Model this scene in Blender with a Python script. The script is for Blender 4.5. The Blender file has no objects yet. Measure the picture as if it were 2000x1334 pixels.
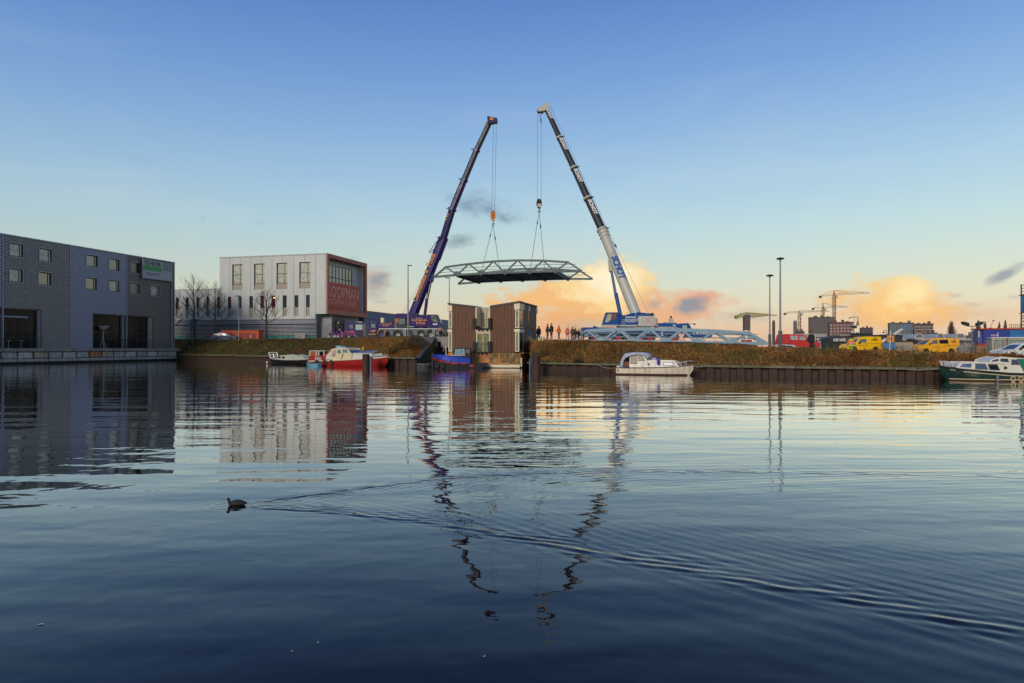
import bpy, bmesh, math, random
import numpy as np
from mathutils import Vector, Matrix, noise as mnoise
random.seed(7); np.random.seed(7)
SC = bpy.context.scene
COL = SC.collection
R = math.radians
FPX = 1333.333          # focal length in pixels of the 2000 px wide photograph
HOR = 680.0             # horizon row
CAMZ = 2.2

# ------------------------------------------------------------------ camera
cam_d = bpy.data.cameras.new('camera'); cam = bpy.data.objects.new('camera', cam_d); COL.objects.link(cam)
cam.location = (0, 0, CAMZ); cam.rotation_euler = (R(90), 0, 0)
cam_d.sensor_width = 36; cam_d.lens = 24; cam_d.shift_y = 13.0/2000
cam_d.clip_start = 0.1; cam_d.clip_end = 9000
SC.camera = cam
SC.view_settings.view_transform = 'Standard'
SC.view_settings.look = 'None'
SC.view_settings.exposure = 0.0
SC.view_settings.gamma = 1.0
SC.view_settings.use_curve_mapping = False
SC.cycles.max_bounces = 6; SC.cycles.glossy_bounces = 4; SC.cycles.transmission_bounces = 4
SC.cycles.caustics_reflective = False; SC.cycles.caustics_refractive = False

def s2l(c):
    c = c/255.0
    return c/12.92 if c <= 0.04045 else ((c+0.055)/1.055)**2.4
def rgb(r, g, b): return (s2l(r), s2l(g), s2l(b), 1.0)

# ------------------------------------------------------------------ world: dusk sky with lit clouds
SUN_EL, SUN_AZ = 21.0, 206.0      # the sun stands low behind the camera; azimuth clockwise from +Y
world = bpy.data.worlds.new('World'); SC.world = world; world.use_nodes = True
wt = world.node_tree; wt.nodes.clear()
def wn(t, **k):
    n = wt.nodes.new(t)
    for a, b in k.items(): setattr(n, a, b)
    return n
def wl(a, b): wt.links.new(a, b)
def wmath(op, a, b=None, c=None, clamp=False):
    n = wn('ShaderNodeMath', operation=op); n.use_clamp = clamp
    for i, v in enumerate((a, b, c)):
        if v is None: continue
        if isinstance(v, (int, float)): n.inputs[i].default_value = v
        else: wl(v, n.inputs[i])
    return n.outputs[0]
def wmix(fac, a, b, mode='MIX'):
    n = wn('ShaderNodeMix', data_type='RGBA', blend_type=mode)
    for i, v in ((0, fac), (6, a), (7, b)):
        if isinstance(v, (int, float)): n.inputs[i].default_value = v
        elif isinstance(v, tuple): n.inputs[i].default_value = v
        else: wl(v, n.inputs[i])
    return n.outputs[2]
tc = wn('ShaderNodeTexCoord'); sep = wn('ShaderNodeSeparateXYZ'); wl(tc.outputs['Generated'], sep.inputs[0])
sx, sy, sz = sep.outputs
sky = wn('ShaderNodeTexSky', sky_type='NISHITA'); sky.sun_disc = False
sky.sun_elevation = R(SUN_EL); sky.sun_rotation = R(SUN_AZ); sky.air_density = 1.0; sky.dust_density = 1.5; sky.ozone_density = 2.0
nsk = wmix(1.0, sky.outputs[0], (0.12, 0.12, 0.12, 1), 'MULTIPLY')
ramp = wn('ShaderNodeValToRGB'); wl(wmath('MAXIMUM', sz, 0.0), ramp.inputs[0])
stops = [(0.0, (224, 182, 152)), (0.022, (228, 198, 168)), (0.05, (226, 211, 182)), (0.085, (216, 219, 196)), (0.125, (202, 219, 210)),
         (0.17, (188, 216, 222)), (0.235, (166, 202, 228)), (0.30, (142, 183, 225)), (0.37, (118, 162, 219)), (0.45, (93, 137, 206)),
         (0.62, (62, 100, 172)), (1.0, (40, 70, 132))]
cr = ramp.color_ramp
while len(cr.elements) > 1: cr.elements.remove(cr.elements[-1])
cr.elements[0].position = stops[0][0]; cr.elements[0].color = rgb(*stops[0][1])
for p, c in stops[1:]:
    e = cr.elements.new(p); e.color = rgb(*c)
base = wmix(0.88, nsk, ramp.outputs[0])
# the side of the sky away from the bright clouds is a little darker and cooler
hz = wmath('ADD', wmath('MULTIPLY', sx, 0.5), 0.5)
base = wmix(1.0, base, wmix(hz, (0.80, 0.84, 0.90, 1), (1.19, 1.14, 1.07, 1)), 'MULTIPLY')
# cloud coordinates
ysafe = wmath('MAXIMUM', sy, 0.05)
az = wmath('DIVIDE', sx, ysafe); el = wmath('DIVIDE', sz, ysafe)
front = wmath('MULTIPLY', wmath('SUBTRACT', sy, 0.15), 8.0, clamp=True)
nz = wn('ShaderNodeTexNoise'); nz.inputs['Scale'].default_value = 15.0; nz.inputs['Detail'].default_value = 8.0; nz.inputs['Roughness'].default_value = 0.6
mp = wn('ShaderNodeMapping'); mp.inputs['Scale'].default_value = (1, 1, 1.7); wl(tc.outputs['Generated'], mp.inputs[0]); wl(mp.outputs[0], nz.inputs[0])
nz2 = wn('ShaderNodeTexNoise'); nz2.inputs['Scale'].default_value = 52.0; nz2.inputs['Detail'].default_value = 6.0; wl(mp.outputs[0], nz2.inputs[0])
nfac = wmath('ADD', wmath('MULTIPLY', wmath('SUBTRACT', nz.outputs[0], 0.5), 3.4), wmath('MULTIPLY', wmath('SUBTRACT', nz2.outputs[0], 0.5), 1.5))
def blob(px, py, rx, ry, rough=0.7, soft=0.55, slant=0.0, hard=1.0):
    a0, e0 = (px-1000)/FPX, (HOR-py)/FPX
    da = wmath('SUBTRACT', az, a0)
    de = wmath('SUBTRACT', wmath('SUBTRACT', el, e0), wmath('MULTIPLY', da, slant))
    da = wmath('DIVIDE', da, rx*1.15/FPX); de = wmath('DIVIDE', de, ry*1.15/FPX)
    d = wmath('SQRT', wmath('ADD', wmath('MULTIPLY', da, da), wmath('MULTIPLY', de, de)))
    d = wmath('ADD', d, wmath('MULTIPLY', nfac, rough))
    soft = soft*hard
    m = wmath('DIVIDE', wmath('SUBTRACT', 1.0, d), soft, clamp=True)
    m = wmath('MULTIPLY', m, m) if soft > 0.9 else m
    return wmath('MULTIPLY', m, front)
cur = base
cn = wn('ShaderNodeTexNoise'); cn.inputs['Scale'].default_value = 2.4; cn.inputs['Detail'].default_value = 7.0; cn.inputs['Roughness'].default_value = 0.62; cn.inputs['Distortion'].default_value = 0.6
cmp_ = wn('ShaderNodeMapping'); cmp_.inputs['Scale'].default_value = (1, 1, 5.0); cmp_.inputs['Rotation'].default_value = (0, R(8), 0); wl(tc.outputs['Generated'], cmp_.inputs[0]); wl(cmp_.outputs[0], cn.inputs[0])
cirrus = wmath('MULTIPLY', wmath('MULTIPLY', wmath('SUBTRACT', cn.outputs[0], 0.50), 3.2, clamp=True), wmath('MULTIPLY', wmath('SUBTRACT', 0.5, sz), 3.0, clamp=True))
base = wmix(wmath('MULTIPLY', cirrus, 0.26), base, rgb(222, 222, 220))
cur = base
def cloud(col, strength, *args, **k):
    global cur
    k['hard'] = 0.85 if col[0] > 230 else (1.25 if col[0] < 200 else 1.0)
    cur = wmix(wmath('MULTIPLY', blob(*args, **k), strength), cur, rgb(*col))
# warm low band on the right, then the two sunlit cloud heads
cloud((224, 182, 148), 0.5, 1500, 645, 600, 45, 0.5, 1.3)
cloud((150, 160, 172), 0.45, 1440, 618, 150, 20, 0.6, 0.9)
cloud((242, 184, 122), 0.9, 1160, 600, 165, 52, 0.5, 0.55)
cloud((244, 190, 126), 0.95, 1120, 580, 125, 32, 0.5, 0.5)
cloud((236, 172, 122), 0.9, 1170, 640, 150, 40, 0.4, 0.8)
cloud((244, 190, 124), 0.95, 1215, 610, 90, 60, 0.5, 0.6)
cloud((252, 220, 158), 0.95, 1180, 562, 88, 56, 0.55, 0.5)
cloud((255, 244, 212), 0.95, 1186, 548, 56, 38, 0.55, 0.9)
cloud((255, 232, 180), 0.8, 1140, 578, 60, 18, 0.5, 0.9)
cloud((232, 180, 142), 0.9, 1330, 596, 95, 34, 0.5, 0.6)
cloud((226, 172, 146), 0.8, 1370, 580, 40, 18, 0.5, 0.7)
cloud((150, 152, 160), 0.95, 1352, 596, 40, 18, 0.5, 0.6)
cloud((170, 160, 160), 0.7, 1280, 593, 16, 11, 0.4, 0.7)
cloud((206, 188, 160), 0.8, 1155, 634, 70, 18, 0.4, 0.8)
cloud((242, 188, 126), 0.9, 1755, 606, 140, 46, 0.5, 0.6)
cloud((252, 206, 134), 0.9, 1762, 586, 96, 44, 0.7, 0.6)
cloud((255, 234, 176), 0.9, 1782, 572, 50, 32, 0.7, 0.9)
cloud((222, 182, 150), 0.7, 1930, 610, 120, 36, 0.5, 1.2)
cloud((152, 160, 168), 0.85, 1962, 537, 40, 14, 0.5, 0.6, slant=0.45)
cloud((176, 172, 166), 0.7, 1870, 577, 22, 8, 0.6, 0.8)
cloud((176, 172, 166), 0.6, 1900, 594, 24, 8, 0.6, 0.8)
cloud((170, 170, 172), 0.7, 1985, 580, 34, 10, 0.6, 0.9)
cloud((118, 142, 164), 0.97, 945, 402, 74, 36, 0.55, 0.8, slant=-0.25)
cloud((118, 142, 162), 0.9, 980, 424, 30, 16, 0.5, 0.9)
cloud((136, 158, 168), 0.85, 897, 470, 42, 15, 0.55, 0.7, slant=0.1)
cloud((206, 182, 172), 0.8, 726, 548, 36, 34, 0.6, 0.8)
cloud((150, 156, 160), 0.85, 742, 545, 34, 26, 0.6, 0.8)
cloud((150, 156, 160), 0.7, 728, 574, 36, 20, 0.6, 0.9)
cloud((150, 158, 158), 0.7, 742, 590, 26, 6, 0.6, 0.9)
cloud((168, 178, 170), 0.6, 745, 522, 34, 7, 0.5, 0.9)
cloud((142, 172, 196), 0.75, 268, 310, 62, 12, 0.5, 1.2, slant=-0.25)
cloud((148, 178, 190), 0.6, 507, 436, 28, 6, 0.6, 1.0)
cloud((148, 178, 190), 0.6, 397, 426, 12, 8, 0.6, 1.0)
cloud((156, 176, 170), 0.45, 690, 505, 30, 12, 0.6, 1.0)
# thin cloud over the rest of the sky, out of view
rest = wmath('MULTIPLY', wmath('SUBTRACT', nz.outputs[0], 0.52), 3.0, clamp=True)
rest = wmath('MULTIPLY', rest, wmath('SUBTRACT', 1.0, wmath('MULTIPLY', wmath('ADD', sy, 0.25), 5.0, clamp=True)))
cur = wmix(wmath('MULTIPLY', rest, 0.5), cur, rgb(206, 180, 165))
below = wmath('MULTIPLY', wmath('MULTIPLY', sz, -1.0), 40.0, clamp=True)
cur = wmix(below, cur, (0.05, 0.05, 0.05, 1))
bg = wn('ShaderNodeBackground'); wl(cur, bg.inputs[0]); bg.inputs[1].default_value = 1.0
wo = wn('ShaderNodeOutputWorld'); wl(bg.outputs[0], wo.inputs[0])
world.cycles.sampling_method = 'MANUAL'; world.cycles.sample_map_resolution = 512

sun_d = bpy.data.lights.new('sun', 'SUN'); sun = bpy.data.objects.new('sun', sun_d); COL.objects.link(sun)
sun_d.energy = 2.1; sun_d.angle = R(17); sun_d.color = (1.0, 0.87, 0.72)
_d = Vector((math.sin(R(SUN_AZ))*math.cos(R(SUN_EL)), math.cos(R(SUN_AZ))*math.cos(R(SUN_EL)), math.sin(R(SUN_EL))))
sun.rotation_euler = _d.to_track_quat('Z', 'Y').to_euler()
sun.location = (-40, -60, 60)

# ------------------------------------------------------------------ geometry helpers
class MB:
    def __init__(s): s.v = []; s.f = []; s.m = []; s.cm = 0
    def add(s, vs, fs):
        o = len(s.v); s.v += [tuple(p) for p in vs]
        for f in fs: s.f.append([i+o for i in f]); s.m.append(s.cm)
        return s
    def box(s, x0, x1, y0, y1, z0, z1):
        return s.add([(x0,y0,z0),(x1,y0,z0),(x1,y1,z0),(x0,y1,z0),(x0,y0,z1),(x1,y0,z1),(x1,y1,z1),(x0,y1,z1)],
                     [(0,3,2,1),(4,5,6,7),(0,1,5,4),(1,2,6,5),(2,3,7,6),(3,0,4,7)])
    def beam(s, p, q, w, h=None, w2=None, h2=None):
        p = Vector(p); q = Vector(q); h = h or w; w2 = w2 or w; h2 = h2 or (h if w2 is w or w2 == w else h*w2/w)
        d = (q-p).normalized(); up = Vector((0,0,1)) if abs(d.z) < 0.98 else Vector((1,0,0))
        a = d.cross(up).normalized(); b = a.cross(d).normalized()
        vs = []
        for c, ww, hh in ((p, w, h), (q, w2, h2)):
            vs += [c-a*ww/2-b*hh/2, c+a*ww/2-b*hh/2, c+a*ww/2+b*hh/2, c-a*ww/2+b*hh/2]
        return s.add(vs, [(0,3,2,1),(4,5,6,7),(0,1,5,4),(1,2,6,5),(2,3,7,6),(3,0,4,7)])
    def tube(s, pts, r, n=8, r2=None, cap=True, ph=0.0):
        pts = [Vector(p) for p in pts]; m = len(pts); vs = []
        rr = r if isinstance(r, (list, tuple)) else [r + ((r2 if r2 is not None else r)-r)*i/max(1, m-1) for i in range(m)]
        for i, p in enumerate(pts):
            d = (pts[min(i+1, m-1)]-pts[max(i-1, 0)]).normalized()
            up = Vector((0,0,1)) if abs(d.z) < 0.95 else Vector((0,1,0))
            a = d.cross(up).normalized(); b = a.cross(d).normalized()
            for k in range(n):
                t = 2*math.pi*(k+ph)/n; vs.append(p + a*math.cos(t)*rr[i] + b*math.sin(t)*rr[i])
        fs = [(i*n+k, i*n+(k+1) % n, (i+1)*n+(k+1) % n, (i+1)*n+k) for i in range(m-1) for k in range(n)]
        if cap: fs += [tuple(range(n))[::-1], tuple((m-1)*n+k for k in range(n))]
        return s.add(vs, fs)
    def prism(s, poly, y0, y1, inset=None):
        n = len(poly); vs = [(x, y0, z) for x, z in poly]+[(x, y1, z) for x, z in poly]
        return s.add(vs, [tuple(range(n)), tuple(range(2*n-1, n-1, -1))]+[(i, (i+1) % n, n+(i+1) % n, n+i) for i in range(n)])
    def flat(s, poly, y):       # plate in the xz plane
        return s.add([(x, y, z) for x, z in poly], [tuple(range(len(poly)))])
    def hplate(s, poly, z0, z1):
        n = len(poly); vs = [(x, y, z0) for x, y in poly]+[(x, y, z1) for x, y in poly]
        return s.add(vs, [tuple(range(n)), tuple(range(2*n-1, n-1, -1))]+[(i, (i+1) % n, n+(i+1) % n, n+i) for i in range(n)])
    def mesh(s, name, mats, smooth=False, bevel=0, fix=True):
        me = bpy.data.meshes.new(name); me.from_pydata(s.v, [], s.f)
        if not isinstance(mats, (list, tuple)): mats = [mats]
        for m in mats: me.materials.append(m)
        if len(mats) > 1: me.polygons.foreach_set('material_index', s.m)
        if fix or bevel:
            bm = bmesh.new(); bm.from_mesh(me)
            if bevel:
                bmesh.ops.bevel(bm, geom=[e for e in bm.edges if len(e.link_faces) == 2 and e.calc_face_angle(0) > 0.5], offset=bevel, segments=1, affect='EDGES', clamp_overlap=True)
            bmesh.ops.recalc_face_normals(bm, faces=bm.faces)
            bm.to_mesh(me); bm.free()
        if smooth:
            me.polygons.foreach_set('use_smooth', [True]*len(me.polygons))
            if smooth != 2:
                try: me.set_sharp_from_angle(angle=R(38))
                except Exception: pass
        return me
    def build(s, name, mats, parent=None, loc=None, smooth=False, bevel=0, fix=True, label=None):
        o = link(name, s.mesh(name, mats, smooth, bevel, fix), parent, loc)
        if label: o['label'] = label
        return o
def link(name, data, parent=None, loc=None):
    o = bpy.data.objects.new(name, data); COL.objects.link(o)
    if parent is not None: o.parent = parent
    if loc is not None: o.location = loc
    return o
def thing(name, label, cat, loc=(0,0,0), rz=0.0, group=None):
    o = bpy.data.objects.new(name, None); COL.objects.link(o); o.location = loc; o.rotation_euler = (0, 0, rz)
    o.empty_display_size = 0.2
    o['label'] = label; o['category'] = cat
    if group: o['group'] = group
    return o
def tag(o, label, cat, group=None):
    o['label'] = label; o['category'] = cat
    if group: o['group'] = group
    return o
def struct(o, label=None):
    o['kind'] = 'structure'
    if label: o['label'] = label
    return o
def copy_thing(root, loc, rz=None, label=None):
    def cp(o, par):
        c = o.copy(); COL.objects.link(c); c.parent = par
        for ch in [k for k in bpy.data.objects if k.parent == o and k != c]: cp(ch, c)
        return c
    c = cp(root, None); c.location = loc
    if rz is not None: c.rotation_euler = (0, 0, rz)
    if label: c['label'] = label
    return c
def W(px, py, Y): return Vector(((px-1000)/FPX*Y, Y, CAMZ+(HOR-py)/FPX*Y))
def WX(px, Y): return (px-1000)/FPX*Y
def WZ(py, Y): return CAMZ+(HOR-py)/FPX*Y
class Line:      # a facade line on the ground: origin, heading; finds where the sight line through a column meets it
    def __init__(s, X, Y, ang): s.X, s.Y, s.a = X, Y, ang; s.c, s.n = math.cos(ang), math.sin(ang)
    def s(s, px):
        k = (px-1000)/FPX
        return (k*s.Y-s.X)/(s.c-k*s.n)
    def y(s, t): return s.Y+t*s.n
    def z(s, py, t): return CAMZ+(HOR-py)/FPX*s.y(t)
ROT = -math.atan2(341.0, 1333.0)      # heading of the quay-side buildings' fronts
URT = ROT+math.pi/2                   # heading of their receding sides

# ------------------------------------------------------------------ materials
MATS = {}
def mat(name, col, rough=0.5, metal=0.0, var=0.12, scale=1.5, bump=0.0, bscale=20.0, streak=0.0, dirt=None, spec=0.5, sheen=None, emit=None, stretch=(1,1,1), col2=None, c2amt=0.5, c2scale=1.0):
    if name in MATS: return MATS[name]
    m = bpy.data.materials.new(name); m.use_nodes = True; nt = m.node_tree
    b = nt.nodes['Principled BSDF']; N = nt.nodes.new; L = nt.links.new
    b.inputs['Roughness'].default_value = rough; b.inputs['Metallic'].default_value = metal
    b.inputs['Specular IOR Level'].default_value = spec
    c = col if len(col) == 4 else (*col, 1)
    tcn = N('ShaderNodeTexCoord'); mpn = N('ShaderNodeMapping'); mpn.inputs['Scale'].default_value = stretch
    L(tcn.outputs['Object'], mpn.inputs[0]); src = mpn.outputs[0]
    def noi(sc, det=4, vec=None, rg=0.55):
        n = N('ShaderNodeTexNoise'); n.inputs['Scale'].default_value = sc; n.inputs['Detail'].default_value = det; n.inputs['Roughness'].default_value = rg
        L(vec or src, n.inputs[0]); return n.outputs[0]
    def mr(v, a, b_, c_, d):
        n = N('ShaderNodeMapRange'); n.inputs[1].default_value = a; n.inputs[2].default_value = b_; n.inputs[3].default_value = c_; n.inputs[4].default_value = d
        L(v, n.inputs[0]); return n.outputs[0]
    def mix(f, a, b_, mode='MIX'):
        n = N('ShaderNodeMix'); n.data_type = 'RGBA'; n.blend_type = mode
        for i, v in ((0, f), (6, a), (7, b_)):
            if isinstance(v, (int, float)): n.inputs[i].default_value = v
            elif isinstance(v, tuple): n.inputs[i].default_value = v
            else: L(v, n.inputs[i])
        return n.outputs[2]
    out = c
    if col2 is not None:
        c2 = col2 if len(col2) == 4 else (*col2, 1)
        out = mix(mr(noi(c2scale, 5), 0.5-0.25*(1-c2amt)-0.1, 0.75-0.5*c2amt+0.12, 0, 1), out, c2)
    if var > 0:
        lo, hi = 1-var, 1+var
        v = mr(noi(scale, 5), 0.3, 0.7, lo, hi)
        cm = N('ShaderNodeCombineColor'); 
        for i in range(3): L(v, cm.inputs[i])
        out = mix(1.0, out, cm.outputs[0], 'MULTIPLY')
    if streak > 0:
        mp2 = N('ShaderNodeMapping'); mp2.inputs['Scale'].default_value = (3.5, 3.5, 0.25); L(tcn.outputs['Object'], mp2.inputs[0])
        f = mr(noi(1.0, 6, mp2.outputs[0]), 0.48, 0.72, 0, streak)
        dc = dirt or (0.06, 0.05, 0.04)
        out = mix(f, out, (*dc, 1))
    if isinstance(out, tuple): b.inputs['Base Color'].default_value = out
    else: L(out, b.inputs['Base Color'])
    if bump > 0:
        bn = N('ShaderNodeBump'); bn.inputs['Strength'].default_value = 1.0; bn.inputs['Distance'].default_value = bump
        L(noi(bscale, 5), bn.inputs['Height']); L(bn.outputs[0], b.inputs['Normal'])
    if var > 0 and metal < 0.5:
        L(mr(noi(scale*2.3, 3), 0.3, 0.7, max(0.02, rough-0.08), min(1, rough+0.1)), b.inputs['Roughness'])
    if emit:
        b.inputs['Emission Color'].default_value = (*emit[:3], 1); b.inputs['Emission Strength'].default_value = emit[3]
    MATS[name] = m; return m
def glassmat(name, col, rough=0.06, spec=0.8, var=0.25, scale=0.8, ior=1.9):
    m = mat(name, col, rough, 0.0, var=var, scale=scale, spec=spec)
    m.node_tree.nodes['Principled BSDF'].inputs['IOR'].default_value = ior
    return m
# common paints
m_glass = glassmat('window glass', (0.035, 0.045, 0.05))
m_glassdark = glassmat('dark glass', (0.012, 0.014, 0.016), ior=1.5, spec=0.12, rough=0.12)
m_curtain = glassmat('glass with curtain', (0.42, 0.43, 0.36), var=0.35, scale=2.5, rough=0.1, ior=1.5)
m_black = mat('black rubber', (0.012, 0.012, 0.013), 0.75, var=0.3, scale=4)
m_tyre = mat('tyre', (0.018, 0.017, 0.016), 0.85, var=0.3, scale=6, col2=(0.07, 0.06, 0.05), c2amt=0.25, c2scale=3)
m_steel = mat('galvanised steel', (0.26, 0.28, 0.28), 0.45, 0.6, var=0.15, scale=3)
m_greypaint = mat('grey paint', (0.20, 0.22, 0.22), 0.5, var=0.15, scale=2, streak=0.25)
m_darksteel = mat('dark steel', (0.03, 0.032, 0.036), 0.5, 0.3, var=0.25)
m_chrome = mat('chrome rod', (0.6, 0.6, 0.6), 0.15, 1.0, var=0.0)
m_white = mat('white paint', (0.62, 0.62, 0.58), 0.45, var=0.08, streak=0.2, dirt=(0.25, 0.2, 0.15))
m_cream = mat('cream paint', (0.72, 0.62, 0.42), 0.5, var=0.1, scale=2, streak=0.2, dirt=(0.3, 0.22, 0.13))
m_cable = mat('steel cable', (0.05, 0.055, 0.06), 0.5, 0.5, var=0.1)
m_conc = mat('concrete', (0.30, 0.275, 0.235), 0.85, var=0.25, scale=1.2, bump=0.01, bscale=14, streak=0.55, dirt=(0.06, 0.05, 0.04))
m_lens = mat('lamp lens', (0.6, 0.6, 0.55), 0.15, var=0)
m_redlens = mat('red lens', (0.45, 0.02, 0.015), 0.2, var=0)
m_orange = mat('orange print', (0.75, 0.24, 0.02), 0.45, var=0.08)

WCACHE = {}
def wheel(parent, x, y, z, r, w, rim, side=-1, rr=0.55):
    key = (round(r, 3), w, rim.name, side, rr)
    if key not in WCACHE:
        n = 24; t = MB(); prof = [(-w/2, r*0.86), (-w/2*0.8, r*0.985), (w/2*0.8, r*0.985), (w/2, r*0.86), (w/2, r*rr), (-w/2, r*rr)]
        vs = [(math.cos(2*math.pi*k/n)*q, p, math.sin(2*math.pi*k/n)*q) for k in range(n) for p, q in prof]
        m = len(prof)
        t.add(vs, [(k*m+i, k*m+(i+1) % m, ((k+1) % n)*m+(i+1) % m, ((k+1) % n)*m+i) for k in range(n) for i in range(m)])
        tm = t.mesh('wheel', m_tyre, smooth=True)
        h = MB(); y0 = side*w/2; q = side*0.06
        prof = [(y0-q*0.1, r*rr*1.0), (y0-q*1.2, r*rr*0.84), (y0-q*1.4, r*rr*0.4), (y0-q*0.2, r*rr*0.32), (y0-q*0.2, 0.001)]
        vs = [(math.cos(2*math.pi*k/n)*b_, a_, math.sin(2*math.pi*k/n)*b_) for k in range(n) for a_, b_ in prof]; m = len(prof)
        h.add(vs, [(k*m+i, k*m+i+1, ((k+1) % n)*m+i+1, ((k+1) % n)*m+i) for k in range(n) for i in range(m-1)])
        WCACHE[key] = (tm, h.mesh('rim', rim, smooth=True))
    tm, hm = WCACHE[key]
    o = link('wheel', tm, parent, (x, y, z)); link('rim', hm, o)
    return o
TC = {}
def text(parent, body, size, material, org, xdir=(1,0,0), normal=(0,-1,0), bold=0.0, sx=1.0, name='lettering', align='CENTER', shear=0.0, thick=0.006):
    key = (body, bold, align, shear, material.name)
    if key not in TC:
        cu = bpy.data.curves.new(name, 'FONT'); cu.body = body; cu.align_x = align; cu.align_y = 'CENTER'; cu.offset = bold; cu.shear = shear; cu.resolution_u = 3; cu.extrude = 0.01
        cu.space_line = 0.85
        o = bpy.data.objects.new('t', cu); me = bpy.data.meshes.new_from_object(o)
        bpy.data.objects.remove(o); me.name = name; me.materials.clear(); me.materials.append(material); TC[key] = me
    o = link(name, TC[key], parent)
    X = Vector(xdir).normalized(); Z = Vector(normal).normalized(); Yv = Z.cross(X)
    M = Matrix((X, Yv, Z)).transposed().to_4x4()
    M = Matrix.Translation(Vector(org)) @ M @ Matrix.Diagonal((size*sx, size, max(thick, 0.01)*40, 1))
    o.matrix_local = M
    return o
def panel_grid(x0, x1, z0, z1, holes):     # rectangles of a wall left over around rectangular openings
    xs = sorted({x0, x1, *[min(max(h[0], x0), x1) for h in holes], *[min(max(h[1], x0), x1) for h in holes]})
    zs = sorted({z0, z1, *[min(max(h[2], z0), z1) for h in holes], *[min(max(h[3], z0), z1) for h in holes]})
    out = []
    for i in range(len(xs)-1):
        run = None
        for j in range(len(zs)-1):
            cx, cz = (xs[i]+xs[i+1])/2, (zs[j]+zs[j+1])/2
            hole = any(h[0] < cx < h[1] and h[2] < cz < h[3] for h in holes)
            if hole:
                if run: out.append(run); run = None
            else:
                run = (xs[i], xs[i+1], run[2] if run else zs[j], zs[j+1])
        if run: out.append(run)
    return out
def window(parent, x0, x1, z0, z1, y, frame, pane, mull=(), bars=(), depth=0.18, fw=0.1, sill=None):
    m = MB(); yf = y+depth
    m.box(x0, x0+fw, yf-0.06, yf+0.06, z0, z1); m.box(x1-fw, x1, yf-0.06, yf+0.06, z0, z1)
    m.box(x0+fw, x1-fw, yf-0.058, yf+0.058, z0, z0+fw); m.box(x0+fw, x1-fw, yf-0.058, yf+0.058, z1-fw, z1)
    for q in mull: xx = x0+(x1-x0)*q; m.box(xx-fw*0.4, xx+fw*0.4, yf-0.05, yf+0.05, z0+fw, z1-fw)
    for q in bars: zz = z0+(z1-z0)*q; m.box(x0+fw, x1-fw, yf-0.045, yf+0.045, zz-fw*0.4, zz+fw*0.4)
    w = m.build('window', frame, parent)
    MB().box(x0+fw*0.5, x1-fw*0.5, yf+0.0, yf+0.02, z0+fw*0.5, z1-fw*0.5).build('pane', pane, w)
    if sill: MB().box(x0-0.05, x1+0.05, y-0.06, y+depth, z0-0.08, z0-0.005).build('sill', sill, w)
    return w
# ------------------------------------------------------------------ ground form
QL = [(-400, 160), (-60.2, 122.5), (-58, 120), (-36, 100.8), (-15.3, 81.9), (-11.1, 80.0), (-5, 79)]
QR = [(1.5, 69.3), (2.8, 67.2), (8, 62.2), (15.7, 56.9), (22, 52.9), (29.3, 49.5), (38, 46.6), (60, 39.5), (140, 12), (300, -40)]
def interp(tab, x):
    if x <= tab[0][0]: return tab[0][1]
    for (a, b), (c, d) in zip(tab, tab[1:]):
        if x <= c: return b+(d-b)*(x-a)/(c-a)
    return tab[-1][1]
def qy(X): return interp(QL, X) if X < -4 else interp(QR, X)
EDGE = [(0, 1.7), (69, 1.8), (79, 2.2), (86, 3.15), (100, 4.4), (170, 9.5)]
CROWN = [(-2, 3.45), (-0.13, 3.4), (0.03, 2.92), (0.1, 2.75), (0.25, 2.42), (0.375, 2.24), (0.5, 2.03), (0.6, 1.86), (0.75, 1.62), (3, 1.55)]
PLAT = [(-2, 3.85), (-0.09, 3.85), (0.03, 3.2), (0.1, 3.1), (0.2, 2.9), (0.3, 2.75), (0.355, 2.5), (0.385, 1.85), (0.46, 1.6), (0.55, 1.4), (0.65, 1.2), (0.75, 1.1), (3, 1.1)]
def ptop(X): return 1.12 if X < -30 else (1.02 if X < 0 else 0.76)
def ground(X, Y):
    z = ground0(X, Y)
    if -16.5 < X < -10 and Y < 99: z = min(z, max(ptop(X)-0.1, 0.75+(-11.2-X)*0.62+max(0.0, Y-82)*0.17))
    return z
def ground0(X, Y):
    t = Y-qy(X); r = X/max(Y, 1.0)
    if X < -60: return 3.85 if Y < 250 else 2.5
    pt = ptop(X); cw = interp(CROWN, r); pl = interp(PLAT, r)
    if t <= 0.6: return pt
    if t < 6.5:
        k = (t-0.6)/5.9; k = k*k*(3-2*k)*0.55+k*0.45; return pt+(cw-pt)*k
    if t < 14: return cw+(pl-cw)*(t-6.5)/7.5
    if Y > 200: return pl+(2.0-pl)*min(1, (Y-200)/150)
    return pl
def gz(px, Y): return ground(WX(px, Y), Y)

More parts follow.
